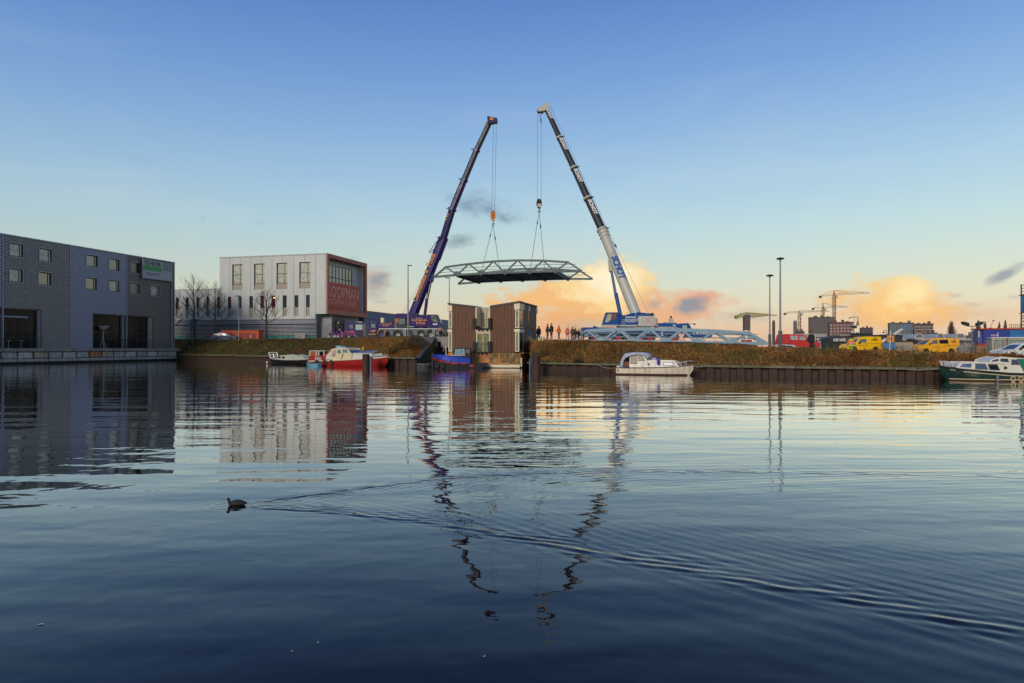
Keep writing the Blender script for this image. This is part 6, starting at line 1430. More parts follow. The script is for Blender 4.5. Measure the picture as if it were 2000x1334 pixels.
def red_boat():
    X0, Y0 = -24.65, 86.5; ang = R(-34); r = thing('houseboat_cruiser', 'red and white live-aboard motor boat with solar panels on its foredeck', 'boat', (X0, Y0, 0), ang)
    def L(px): kk = (px-1000)/FPX; return (kk*Y0-X0)/(math.cos(ang)-kk*math.sin(ang))
    def Z(py, x=None): s = L(x) if x else 6; return CAMZ+(HOR-py)/FPX*(Y0+s*math.sin(ang))
    rd = mat('red hull paint', (0.33, 0.012, 0.012), 0.4, var=0.1, streak=0.15, dirt=(0.08, 0.02, 0.02)); cr = mat('creamy cabin paint', (0.66, 0.56, 0.36), 0.5, var=0.06, streak=0.15, dirt=(0.3, 0.2, 0.1)); wh = mat('boat off white', (0.60, 0.58, 0.50), 0.5, var=0.08)
    st = [(L(616), 1.1, Z(705, 616), 1.0, -0.3), (L(630), 1.3, Z(704.8, 630), 1.2, -0.4), (L(660), 1.4, Z(704, 660), 1.3, -0.5), (L(700), 1.35, Z(702, 700), 1.2, -0.5), (L(730), 0.95, Z(700, 730), 0.7, -0.4), (L(748), 0.4, Z(698.5, 748), 0.12, -0.3), (L(757.5), 0.05, Z(696.5, 757), 0.01, 0.2)]
    hull(r, st, rd, deck=wh, strake=cr, strake_r=0.085)
    # aft deckhouse
    p, f = cabin(r, [(L(616.5), Z(704, 616)), (L(616.5), Z(696, 616)), (L(646), Z(695, 646)), (L(648), Z(704, 648))], 1.05, rd, 0.03, 'aft_bulwark')
    MB().box(L(629), L(641), -1.12, -1.07, Z(703, 630), Z(697, 630)).build('notice_board', mat('grey board', (0.33, 0.32, 0.33), 0.6), r)
    org = mat('orange brown wood panel', (0.33, 0.09, 0.02), 0.6, var=0.1)
    MB().box(L(618), L(630), -0.98, 0.98, Z(695.5, 624), Z(686.5, 624)).build('aft_cabin', org, r); MB().box(L(631), L(635), -0.97, 0.9, Z(695, 633), Z(687, 633)).build('aft_cabin', org, r)
    for px in (617.5, 630, 635, 645): MB().box(L(px)-0.07, L(px)+0.07, -1.02, -0.9, Z(696, px), Z(685.5, px)).build('post', m_white, r)
    MB().box(L(617), L(645), -1.03, 0.95, Z(685.8, 630), Z(684.6, 630)).build('roof_rail', m_white, r)
    MB().box(L(636.5), L(641.5), -1.0, -0.97, Z(694, 640), Z(687, 640)).build('window', m_glassdark, r)
    # sloped tarpaulin and wheelhouse
    MB().prism([(L(646.5), Z(694.5, 650)), (L(657.5), Z(681.8, 658)), (L(659), Z(681.8, 658)), (L(659), Z(684, 658)), (L(648), Z(696, 650))], -1.0, 1.0).build('tarpaulin', org, r)
    MB().prism([(L(648), Z(702, 650)), (L(648), Z(696, 650)), (L(658.5), Z(684, 658)), (L(658.5), Z(702, 650))], -0.97, -0.9).build('canvas_side', wh, r)
    p, f = cabin(r, [(L(658.5), Z(703.3, 665)), (L(658.5), Z(682.3, 665)), (L(672), Z(680.3, 672)), (L(690), Z(680.5, 690)), (L(699), Z(691, 695)), (L(699), Z(702, 695))], 1.1, cr, 0.12, 'wheelhouse')
    dk = mat('cabin window violet', (0.10, 0.08, 0.14), 0.15, var=0.5, scale=3, col2=(0.2, 0.3, 0.4), c2amt=0.3, c2scale=2); tl = mat('teal window', (0.10, 0.24, 0.22), 0.15, var=0.3)
    f([(L(682), Z(688.5, 688)), (L(682), Z(681.8, 688)), (L(689), Z(682, 690)), (L(692.5), Z(688.8, 690))], dk, wh); f([(L(671.5), Z(690, 674)), (L(671.5), Z(683.5, 674)), (L(677), Z(683, 676)), (L(679.5), Z(690, 676))], tl, wh)
    f([(L(661.5), Z(696, 664)), (L(661.5), Z(685, 664)), (L(668), Z(684.5, 668)), (L(668), Z(696, 668))], mat('door panes', (0.45, 0.46, 0.38), 0.4, var=0.6, scale=3, col2=(0.3, 0.05, 0.04), c2amt=0.3, c2scale=2), wh)
    MB().box(L(670), L(686), -0.9, 0.9, Z(680.2, 678), Z(678.6, 678)).build('roof', wh, r, bevel=0.03)
    MB().prism([(L(693.5), Z(683.5, 695)), (L(700.5), Z(689, 700)), (L(695), Z(689, 700))], -0.9, 0.9).build('windscreen', m_glass, r)
    p, f = cabin(r, [(L(699), Z(701.5, 700)), (L(699), Z(690.8, 700)), (L(735), Z(690.5, 720)), (L(738), Z(699, 730))], 0.92, wh, 0.1, 'fore_cabin')
    MB().tube([(L(683.5), -1.11, Z(690, 683)), (L(681), -1.14, Z(701, 683))], 0.035, 5).build('boat_hook', m_darksteel, r)
    sol = mat('solar cell blue', (0.02, 0.045, 0.22), 0.2, var=0.15, spec=0.8)
    for i, (a, b) in enumerate(((700.5, 711.5), (711.8, 721.5), (721.8, 731.5))):
        q = [(L(a), -0.85, Z(689.4, 705)), (L(b), -0.85, Z(689.4, 715)), (L(b+2.6), 0.35, Z(684.8, 715)), (L(a+2.6), 0.35, Z(684.8, 705))]
        s = MB().add(q+[(x, y, z-0.05) for x, y, z in q], [(0,1,2,3), (7,6,5,4), (0,4,5,1), (1,5,6,2), (2,6,7,3), (3,7,4,0)]).build('solar_panel', m_rail, r)
        c = [(q[0][0]*.96+q[2][0]*.04, q[0][1]+.05, q[0][2]+.02), (q[1][0]*.97+q[3][0]*.03, q[1][1]+.05, q[1][2]+.02), (q[2][0]*.96+q[0][0]*.04, q[2][1]-.05, q[2][2]+.004), (q[3][0]*.97+q[1][0]*.03, q[3][1]-.05, q[3][2]+.004)]
        MB().add(c, [(0, 1, 2, 3)]).build('cells', sol, s, fix=False)
    MB().box(L(657), L(667), -0.2, 0.8, Z(680, 660), Z(675.5, 660)).build('deck_box', mat('sky blue box', (0.16, 0.42, 0.50), 0.5), r, bevel=0.08); MB().box(L(645), L(657), 0.2, 1.0, Z(684, 650), Z(681, 650)).build('awning', mat('dark teal awning', (0.02, 0.10, 0.09), 0.7), r)
    MB().box(L(704), L(706), 0.3, 0.45, Z(684, 705), Z(677.5, 705)).build('flag', MATS['yellow plate'], r)
    m = MB()
    for sd in (-1, 1):
        m.tube([(L(736), sd*0.8, Z(694.5, 736)), (L(747), sd*0.4, Z(694, 747)), (L(757), sd*0.05, Z(693, 757))], 0.03, 5)
    m.build('bow_rail', m_rail, r)
    for px in (740, 745): MB().tube([(L(px)+0.22*math.cos(a), -0.2, Z(695, px)+0.22*math.sin(a)) for a in np.linspace(0, 2*math.pi, 12)], 0.05, 6).build('rope_coil', m_white, r, smooth=True)
    for px, w in ((637, 0), (665, 1), (652, 0)): MB().tube([(L(px)+0.25*math.cos(a), -1.45, 0.45+0.25*math.sin(a)) for a in np.linspace(0, 2*math.pi, 13)], 0.11, 7).build('tyre_fender', m_tyre, r, smooth=True)
    dg = thing('dinghy', 'small light blue dinghy tied alongside the red boat', 'boat', (X0+L(645)*math.cos(ang)-1.55*abs(math.sin(ang))-0.6, Y0+L(645)*math.sin(ang)-1.9, 0), ang)
    hull(dg, [(-1.3, 0.1, 0.52, 0.02, 0.1), (-0.9, 0.42, 0.42, 0.3, -0.1), (0, 0.52, 0.38, 0.4, -0.12), (0.8, 0.42, 0.40, 0.3, -0.1), (1.0, 0.38, 0.42, 0.28, -0.05)], mat('dinghy blue', (0.14, 0.36, 0.50), 0.5), deck=m_greypaint, deckname='thwart')
    MB().tube([(-1.3, -0.0, 0.5), (0, -0.5, 0.36), (1.0, -0.38, 0.42)], 0.05, 6).build('gunwale', m_black, dg, smooth=True)
red_boat()
def dark_boat():
    X0, Y0 = -34.15, 97.3; ang = R(-38); r = thing('motor_boat', 'black hulled small boat under a pale tarpaulin left of the red boat', 'boat', (X0, Y0, 0), ang)
    def L(px): kk = (px-1000)/FPX; return (kk*Y0-X0)/(math.cos(ang)-kk*math.sin(ang))
    def Z(py, x=570): return CAMZ+(HOR-py)/FPX*(Y0+L(x)*math.sin(ang))
    bh = mat('black hull', (0.012, 0.010, 0.010), 0.4, var=0.2); tp = mat('pale tarpaulin', (0.40, 0.42, 0.33), 0.8, var=0.15, scale=2, bump=0.03, bscale=4)
    st = [(L(534), 0.5, Z(699, 534), 0.3, 0.0), (L(545), 0.95, Z(701, 545), 0.8, -0.3), (L(570), 1.15, Z(702.5, 570), 1.0, -0.4), (L(595), 1.05, Z(702.5, 595), 0.85, -0.4), (L(607), 0.6, Z(701, 607), 0.35, -0.3), (L(613), 0.08, Z(699.5, 613), 0.02, 0.1)]
    hull(r, st, bh, deck=tp, strake=mat('off white edge', (0.45, 0.43, 0.35), 0.6), strake_r=0.06)
    p, f = cabin(r, [(L(550), Z(702, 550)), (L(552), Z(697, 552)), (L(556), Z(695, 556)), (L(575), Z(693.5, 575)), (L(580), Z(693, 580)), (L(600), Z(697, 600)), (L(606), Z(701.5, 606))], 0.85, tp, 0.25, 'covered_cabin', bevel=0.08)
    for a in (551.8, 559.5): p([(L(a), Z(699.8)), (L(a+0.7), Z(697)), (L(a+3), Z(695.8)), (L(a+5.3), Z(697)), (L(a+6), Z(699.8))], m_glassdark)
    MB().box(L(574), L(579.5), -0.4, 0.4, Z(694), Z(690.8)).build('windscreen', m_glass, r, bevel=0.05)
    m = MB()
    for a, b, c, d in ((532, 688.5, 536, 699), (548, 688.7, 550, 695), (541, 691, 543, 698)): m.tube([(L(a), -0.6, Z(b, a)), (L(c), -0.6, Z(d, c))], 0.06, 5)
    m.tube([(L(532), -0.6, Z(688.5, 532)), (L(548), -0.6, Z(688.7, 548))], 0.06, 5).tube([(L(534), -0.6, Z(693, 534)), (L(549), -0.6, Z(693, 549))], 0.05, 5).tube([(L(536), -0.6, Z(699, 536)), (L(550), -0.6, Z(697, 550))], 0.05, 5)
    m.build('stern_rail', m_rail, r)
    MB().tube([(L(534.5), -1.0, 0.1), (L(534.5), -1.0, 0.35)], 0.17, 10).build('buoy', m_white, r, smooth=True)
dark_boat()
def tug():
    Y0 = 75.0; X0 = WX(847, Y0); r = thing('tug_boat', 'bright blue and red small tug boat in front of the floating house', 'boat', (X0, Y0, 0), 0)
    k = FPX/Y0; L = lambda px: (px-847)/k; Z = lambda py: 2.2-(py-680)/k
    bl = mat('bright blue hull', (0.01, 0.05, 0.42), 0.35, var=0.1, spec=0.6); rd = MATS['red hull paint']
    st = [(L(845.5), 0.1, Z(693.5), 0.02, 0.5), (L(851), 0.6, Z(692.5), 0.25, 0.1), (L(862), 0.95, Z(693), 0.7, -0.2), (L(880), 1.05, Z(695), 0.95, -0.3), (L(900), 1.05, Z(697.5), 0.95, -0.3), (L(919.5), 0.95, Z(699.5), 0.85, -0.3)]
    hull(r, st, m_black, deck=m_darksteel, strake=bl, strake_r=0.05)
    band(r, st, [0.0]*6, [0.22, 0.32, 0.42, 0.62, 0.66, 0.64], bl, 'blue_side')
    # red lower planking at the bow and black belting
    m = MB(); band(r, st[:4], [0.22, 0.32, 0.46, 0.66], [0.50, 0.64, 0.74, 0.80], rd, 'red_planking')
    m = MB(); m.tube([(L(847), -0.22, Z(698)), (L(857), -0.84, Z(700.5)), (L(874), -1.06, Z(705))], 0.04, 6).build('belting', bl, r, smooth=True)
    for a, b in ((882, 896), (902, 912)): MB().box(L(a), L(b), -1.09, -1.0, Z(711), Z(707.5)).build('red_patch', rd, r)
    MB().box(L(849), L(919), -0.9, 0.9, -0.2, Z(711)).build('underbody', m_black, r, bevel=0.1)
    MB().prism([(L(919.5), Z(709.5)), (L(949), Z(709)), (L(953), Z(710.5)), (L(944), Z(714.5)), (L(940), -0.1+0), (L(919.5), -0.1)], -1.0, 0.6).build('stern_platform', m_black, r, bevel=0.03)
    MB().prism([(L(918), Z(716)), (L(918), Z(712)), (L(927), Z(712)), (L(925), Z(716))], -1.03, -1.005).build('red_patch', rd, r)
    p, f = cabin(r, [(L(887), Z(694)), (L(888.5), Z(681)), (L(917), Z(679.5)), (L(919.5), Z(681)), (L(919.5), Z(698.5))], 0.85, m_black, 0.10, 'wheelhouse')
    gp = mat('milky plastic window', (0.30, 0.32, 0.33), 0.25, var=0.25, scale=4, col2=(0.12, 0.3, 0.4), c2amt=0.3, c2scale=2.5)
    p([(L(889), Z(692.5)), (L(890.3), Z(681.8)), (L(908.5), Z(681.3)), (L(909), Z(692.8))], gp); p([(L(911), Z(690)), (L(911), Z(682)), (L(918), Z(682)), (L(918), Z(690))], mat('brown window', (0.14, 0.08, 0.05), 0.3))
    for a in (895.5, 902): MB().tube([(L(a), -0.83, Z(692.5)), (L(a), -0.80, Z(682))], 0.018, 5).build('window_bar', m_darksteel, r)
    MB().box(L(886), L(910), -0.88, -0.82, Z(695), Z(692.8)).build('sill', m_steel, r)
    MB().prism([(L(875), Z(693.5)), (L(878), Z(689.5)), (L(882), Z(688.3)), (L(885.5), Z(693.5))], -0.5, 0.3).build('tarpaulin', mat('orange tarpaulin', (0.6, 0.24, 0.02), 0.7), r, bevel=0.05)
    m = MB(); m.tube([(L(871.5), -0.3, Z(693)), (L(871.5), -0.3, Z(677))], 0.05, 6); m.tube([(L(867), -0.3, Z(682)), (L(868), -0.3, Z(678.5)), (L(874), -0.3, Z(678))], 0.03, 5); m.build('mast', m_white, r)
    MB().tube([(L(867), -0.35, Z(686)), (L(867), -0.35, Z(682.5))], 0.10, 8).build('lamp', rd, r, smooth=True)
    for i, px in enumerate((873, 884, 907)): MB().tube([(L(px), -0.9, Z(695.5)), (L(px), -0.9, Z(692.3))], 0.06, 8).build('bollard', [m_white, m_white, rd][i], r, smooth=True)
    for px in (855, 866): MB().tube([(L(px)+0.2*math.cos(a), -1.08, 0.35+0.2*math.sin(a)) for a in np.linspace(0, 2*math.pi, 12)], 0.10, 7).build('tyre_fender', m_tyre, r, smooth=True)
    d = thing('rowing_skiff', 'low grey skiff moored between the sloping slab and the blue tug', 'boat', (WX(815, 77.5), 77.5, 0), 0)
    hull(d, [(0, 0.3, 0.42, 0.2, -0.05), (0.8, 0.5, 0.38, 0.4, -0.1), (1.3, 0.4, 0.42, 0.25, -0.1), (1.7, 0.05, 0.52, 0.01, 0.1)], mat('dark grey skiff', (0.06, 0.06, 0.065), 0.6), deck=m_black, deckname='thwart', strake=m_greypaint, strake_r=0.035)
tug()
# mooring piles
def pile(px, py, Y, rad, label, M, pipe=None):
    p = W(px, 718, Y); zt = WZ(py, Y); r = thing('mooring_pile', label, 'mooring pile', (p.x, Y, -1.5))
    MB().tube([(0, 0, 0), (0, 0, zt+1.5)], rad, 18).build('shaft', M, r, smooth=True)
    MB().tube([(0, 0, zt+1.5), (0, 0, zt+1.53)], rad*0.92, 18).build('cap', m_darksteel, r)
    if pipe:
        dx = (pipe[0]-px)/FPX*Y; z2 = WZ(pipe[1], Y)+1.5; MB().tube([(dx, -0.1, 0), (dx, -0.1, z2)], pipe[2], 10).build('guard_pipe', pipe[3], r, smooth=True)
bluepipe = mat('slate blue pipe', (0.08, 0.11, 0.16), 0.4, 0.2)
pile(714.8, 692, 77.6, 0.41, 'thick rusty brown mooring pile in front of the red boat', m_rust, (724.8, 696, 0.16, bluepipe))
pile(1048, 696, 64.6, 0.34, 'thick rusty brown mooring pile right of the floating house', m_rust, (1035, 701, 0.09, bluepipe))
pile(844.5, 690, 73.6, 0.08, 'thin dark mooring post at the bow of the blue tug', m_darksteel)
pile(1041.5, 699, 66.3, 0.14, 'short rusty post just left of the thick pile by the floating house', m_rust)

def rope(a, b, sag, label):
    a = Vector(a); b = Vector(b); r = thing('mooring_rope', label, 'rope', a); pts = []
    for i in range(9): t = i/8; p = (b-a)*t; p.z -= sag*4*t*(1-t); pts.append(p)
    MB().tube(pts, 0.02, 5).build('rope', mat('pale rope', (0.4, 0.36, 0.28), 0.8), r, smooth=True)
rope((14.3, 55.2, 0.8), (16.2, 56.3, 0.8), 0.15, 'pale rope from the white boat bow to the bank'); rope((9.1, 58.3, 0.6), (7.6, 62.2, 0.8), 0.25, 'pale rope from the white boat stern to the bank')
rope((29.6, 46.9, 0.9), (28.2, 49.9, 0.78), 0.2, 'pale rope from the green boat bow to the capping beam'); rope((-15.3, 79.9, 1.3), (-13.9, 80.9, 1.05), 0.1, 'pale rope from the red boat bow to the bank')
rope((-8.6, 75.2, 1.1), (-8.75, 73.7, 1.2), 0.1, 'short pale rope from the blue tug bow to the thin dark post')
# ================================================================== coot swimming in front
def coot():
    Y = 9.56; P = W(460, 988, Y); P.z = 0.0
    r = thing('coot', 'black coot with a white bill swimming at the tip of its wake', 'bird', P)
    fm = mat('black feathers', (0.011, 0.011, 0.012), 0.75, var=0.5, scale=40, bump=0.003, bscale=90)
    bod = [(-0.085, 0.005, 0.03), (-0.07, 0.022, 0.048), (-0.04, 0.032, 0.060), (0.0, 0.036, 0.068), (0.04, 0.037, 0.066), (0.08, 0.034, 0.056), (0.115, 0.031, 0.040), (0.145, 0.029, 0.022), (0.162, 0.028, 0.008), (0.168, 0.028, 0.002)]
    n = 14; m = MB(); vs = []
    neck = [(-0.123, 0.115, 0.010), (-0.122, 0.112, 0.018), (-0.112, 0.108, 0.0235), (-0.098, 0.098, 0.022), (-0.09, 0.078, 0.019), (-0.088, 0.055, 0.023), (-0.078, 0.035, 0.033)]
    # one continuous skin: head, neck, body, tail
    spine = [(x, z, rr, rr*1.0) for x, z, rr in neck]+[(x, z, rr*0.80, rr*1.05) for x, z, rr in bod[1:]]
    for i, (x, z, rz_, ry) in enumerate(spine):
        a = spine[max(0, i-1)]; b = spine[min(len(spine)-1, i+1)]; d = Vector((b[0]-a[0], 0, b[1]-a[1])).normalized(); u = Vector((-d.z, 0, d.x))
        for k in range(n): t = 2*math.pi*k/n; vs.append((x+u.x*math.cos(t)*rz_, math.sin(t)*ry, z+u.z*math.cos(t)*rz_))
    ns = len(spine)
    m.add(vs, [(i*n+k, i*n+(k+1) % n, (i+1)*n+(k+1) % n, (i+1)*n+k) for i in range(ns-1) for k in range(n)]+[tuple(range(n)), tuple((ns-1)*n+k for k in range(n))])
    o = m.build('body', fm, r, smooth=2); sb = o.modifiers.new('s', 'SUBSURF'); sb.levels = sb.render_levels = 2
    bw = mat('white bill', (0.6, 0.57, 0.5), 0.4, var=0)
    MB().tube([(-0.126, 0, 0.113), (-0.137, 0, 0.107), (-0.152, 0, 0.0985)], [0.008, 0.0055, 0.0012], 8).build('bill', bw, r, smooth=True); MB().tube([(-0.124, 0, 0.123), (-0.128, 0, 0.114)], [0.004, 0.006], 8).build('forehead_shield', bw, r, smooth=True)
    for sd in (-1, 1):
        w = MB(); vs = []; ff = [(-0.045, 0.052, 0.020), (0.0, 0.056, 0.030), (0.05, 0.054, 0.030), (0.10, 0.044, 0.020), (0.150, 0.040, 0.006)]
        for x, z, h in ff:
            for k in range(7): t = -1.3+2.6*k/6; vs.append((x, sd*(0.047+0.016*math.cos(t))*(1-0.25*max(0, x/0.15)), z+h*math.sin(t)*0.95))
        w.add(vs, [(i*7+k, i*7+k+1, (i+1)*7+k+1, (i+1)*7+k) for i in range(4) for k in range(6)]).build('wing', fm, r, smooth=2, fix=False)
        MB().tube([(-0.124, sd*0.0235, 0.1115), (-0.124, sd*0.026, 0.1115)], 0.0035, 8).build('eye', mat('red eye', (0.3, 0.01, 0.01), 0.2), r)
    r.scale = (0.98, 0.95, 0.84)
coot()

# ================================================================== trees
m_bark = mat('dark bark', (0.035, 0.03, 0.024), 0.9, var=0.3, scale=4, bump=0.02, bscale=12, col2=(0.05, 0.055, 0.025), c2amt=0.3, c2scale=1)
m_twig = mat('winter twig', (0.030, 0.024, 0.020), 0.9, var=0.3)
def bare_tree(px, Y, ytop, label, seed, spread=0.5, fork=0.36, grp='bare winter trees in front of the white office'):
    rnd = random.Random(seed); x = WX(px, Y); zg = ground(x, Y)-0.05; H_ = WZ(ytop, Y)-zg
    r = thing('bare_tree', label, 'tree', (x, Y, zg), 0, grp)
    tr = MB(); cr_ = MB(); zf = H_*fork
    lean = rnd.uniform(-0.02, 0.02)
    top = [(0, 0, 0), (lean*H_*0.3, 0, H_*0.15), (lean*H_*0.5, 0.0, zf), (lean*H_, 0.1, H_*0.6), (lean*H_*1.4, 0, H_*0.82)]
    tr.tube(top, [0.24, 0.19, 0.16, 0.10, 0.045], 9); tr.build('trunk', m_bark, r, smooth=True)
    def grow(p, d, l, rad, dep):
        if dep == 0 or rad < 0.004: return
        segs = 3; pts = [Vector(p)]; dd = Vector(d)
        for i in range(segs):
            dd = (dd+Vector((rnd.uniform(-.16, .16), rnd.uniform(-.16, .16), rnd.uniform(0.02, .16)))).normalized(); pts.append(pts[-1]+dd*l/segs)
        cr_.tube(pts, [rad*(1-0.45*i/segs) for i in range(segs+1)], 5 if dep > 2 else 3, cap=False)
        nc = 3 if dep > 2 else 3
        for c in range(nc):
            t = rnd.uniform(0.35, 1.0) if c else 1.0; q = pts[0].lerp(pts[-1], t) if t < 1 else pts[-1]
            i0 = min(segs-1, int(t*segs)); q = pts[i0].lerp(pts[i0+1], t*segs-i0) if t < 1 else pts[-1]
            a = rnd.uniform(0, 6.28); nd = (dd+Vector((math.cos(a), math.sin(a), rnd.uniform(-0.1, 0.35)))*rnd.uniform(0.45, 0.85)).normalized()
            grow(q, nd, l*rnd.uniform(0.55, 0.78), rad*0.56, dep-1)
    n = 15
    for i in range(n):
        t = i/(n-1); z = zf*0.92+(H_*0.80-zf*0.92)*t; xx = lean*z
        a = i*2.4+rnd.uniform(-.4, .4); up = 0.32+0.55*t
        d = Vector((math.cos(a), math.sin(a)*0.9, up)).normalized(); l = H_*(0.30-0.15*t)*spread*2
        grow((xx, 0, z), d, l*0.72, 0.072*(1-0.5*t), 5)
    for i in range(3): grow((lean*H_*1.4, 0, H_*0.80), Vector((rnd.uniform(-.3, .3), rnd.uniform(-.3, .3), 1)).normalized(), H_*0.12, 0.03, 4)
    cr_.build('crown', m_twig, r, smooth=2, fix=False); return r
bare_tree(380, 126, 541, 'tallest bare tree, left of the blue car', 3, 0.52, 0.36)
bare_tree(420, 125, 555, 'bare tree directly behind the blue car roof', 11, 0.50, 0.34)
bare_tree(520, 119, 566, 'bare tree standing alone right of the red utility block', 5, 0.55, 0.36)
bare_tree(332, 131, 580, 'bare tree mostly hidden behind the ribbed building corner', 8, 0.50, 0.32)
m_pop = mat('poplar twig', (0.10, 0.065, 0.045), 0.9, var=0.3)
def poplar(px, Y, ytop, wpx, label, seed, xs=1):
    rnd = random.Random(seed); x = WX(px, Y); H_ = WZ(ytop, Y)-1.0; r = thing('poplar_tree', label, 'tree', (x, Y, 1.0), 0, 'far poplars on the right')
    tr = MB(); tr.tube([(0, 0, 0), (0, 0, H_*0.9)], [0.02*H_, 0.004*H_], 6).build('trunk', m_pop, r); c = MB(); wid = wpx/FPX*Y/2; th = Y/FPX*0.62; wid *= 1.2
    for i in range(420):
        z0 = rnd.uniform(0.08, 0.8)*H_; a = rnd.uniform(0, 6.28); l = rnd.uniform(0.12, 0.3)*H_*(1.1-z0/H_*0.7)
        prof = (1-(z0/(0.86*H_))**2)*0.85*min(1.0, 0.45+z0/H_*2)+0.08; rad = wid*prof*rnd.uniform(0.4, 1.1)
        p = [(0, 0, z0), (math.cos(a)*rad*0.7, math.sin(a)*rad*0.7, z0+l*0.5), (math.cos(a)*rad, math.sin(a)*rad, z0+l)]
        c.tube(p, [th*0.7, th*0.5, th*0.2], 3, cap=False)
    c.build('crown', m_pop, r, fix=False)
poplar(1858, 260, 622, 22, 'broad bare poplar rising behind the orange yellow van', 1)
poplar(1911, 330, 620, 15, 'tall bare poplar just right of the floodlight mast', 2); poplar(1924, 335, 623, 10, 'slimmer bare poplar second from the floodlight mast', 3); poplar(1905, 300, 640, 14, 'low bare poplar left of the blue site cabin', 9)
poplar(1951.5, 340, 625, 9, 'small bare poplar behind the middle of the blue cabin roof', 4); poplar(1963.5, 340, 620, 10, 'darker bare poplar behind the right half of the blue cabin roof', 5)
# reed and weed stems
def stems(pts, label, name='reed_clump', mt=None):
    mt = mt or mat('dry stem', (0.17, 0.11, 0.05), 0.9, var=0.3)
    X0 = WX(pts[0][0], pts[0][3]); Y0 = pts[0][3]; zb = ground(X0, Y0); r = thing(name, label, 'plant', (X0, Y0, zb))
    for i, (a, yb, yt, Y, lean) in enumerate(pts):
        p = W(a, yb, Y)-Vector((X0, Y0, zb)); q = W(a+lean, yt, Y)-Vector((X0, Y0, zb)); md = (p+q)/2+Vector((0.05, 0, 0.02))
        MB().tube([p, md, q], [0.022, 0.016, 0.006], 4).build('stem', mt, r)
rnd = random.Random(4)
stems([(1207+rnd.uniform(-3, 20), 692, 668+rnd.uniform(-1, 6), 63.4, rnd.uniform(-5, 4)) for _ in range(18)], 'fan of bleached dry stems on the bank behind the white boat canopy')
stems([(1246+rnd.uniform(-3, 9), 690, 668+rnd.uniform(-1, 8), 62.2, rnd.uniform(-1, 5)) for _ in range(10)], 'few bleached dry stems behind the white boat wheelhouse')
stems([(1112+rnd.uniform(-4, 28), 664, 640+rnd.uniform(-12, 16), 81, rnd.uniform(-1.5, 2)) for _ in range(22)], 'tall dark reed stems beside the people at the end of the lying bridge', mt=mat('dark reed stem', (0.06, 0.045, 0.03), 0.9))
# bushes on the bank
def bush(px, Y, zoff, rad, label, pal, n=650):
    X0 = WX(px, Y); zb = ground(X0, Y)+zoff; r = thing('shrub', label, 'shrub', (X0, Y, zb))
    V = np.zeros((n, 3, 3)); C = np.ones((n, 3, 4))
    for i in range(n):
        d = Vector((random.gauss(0, 1), random.gauss(0, 1), abs(random.gauss(0, 1))*0.8)).normalized()*rad*random.random()**0.4
        e = Vector((random.uniform(-1, 1), random.uniform(-1, 1), random.uniform(-.2, 1))).normalized()*random.uniform(0.15, 0.35); w = Vector((random.uniform(-1, 1), random.uniform(-1, 1), 0)).normalized()*0.035
        V[i] = (d-w, d+w, d+e); C[i, :, :3] = np.array(random.choice(pal))*random.uniform(0.5, 1.5)
    me = np_mesh('foliage', V.reshape(-1, 3), np.arange(n*3).reshape(-1, 3)); at = me.color_attributes.new('tint', 'FLOAT_COLOR', 'POINT'); at.data.foreach_set('color', C.reshape(-1)); me.materials.append(m_blade); link('foliage', me, r)
yg = [(0.14, 0.13, 0.03), (0.18, 0.14, 0.04), (0.10, 0.09, 0.025), (0.12, 0.06, 0.03)]
bush(785, 84.5, 0, 1.1, 'yellow green straggly bush at the water edge left of the sloping slab', yg); bush(800, 86, 0.1, 1.2, 'reddish brown twiggy bush at the top of the sloping slab', [(0.10, 0.05, 0.035), (0.13, 0.07, 0.05), (0.07, 0.045, 0.03)])
bush(768, 84, 0, 0.8, 'low yellowish bush between the red boat bow and the sloping slab', yg); bush(1130, 64.2, -0.1, 0.6, 'dark round bramble low on the right bank near the white boat stern', [(0.035, 0.028, 0.015), (0.05, 0.03, 0.015)], 450)
bush(1168, 63.0, -0.1, 0.55, 'small yellow green grass tussock near the foot of the right bank', yg, 400); bush(1060, 69.5, 0.0, 0.9, 'brown brushwood at the left end of the right bank', [(0.16, 0.10, 0.04), (0.12, 0.07, 0.03)], 500)
bush(1800, 52.3, 0.0, 0.9, 'straw yellow tussock on the bank left of the green boat bow', [(0.24, 0.17, 0.06), (0.17, 0.12, 0.04)], 500)
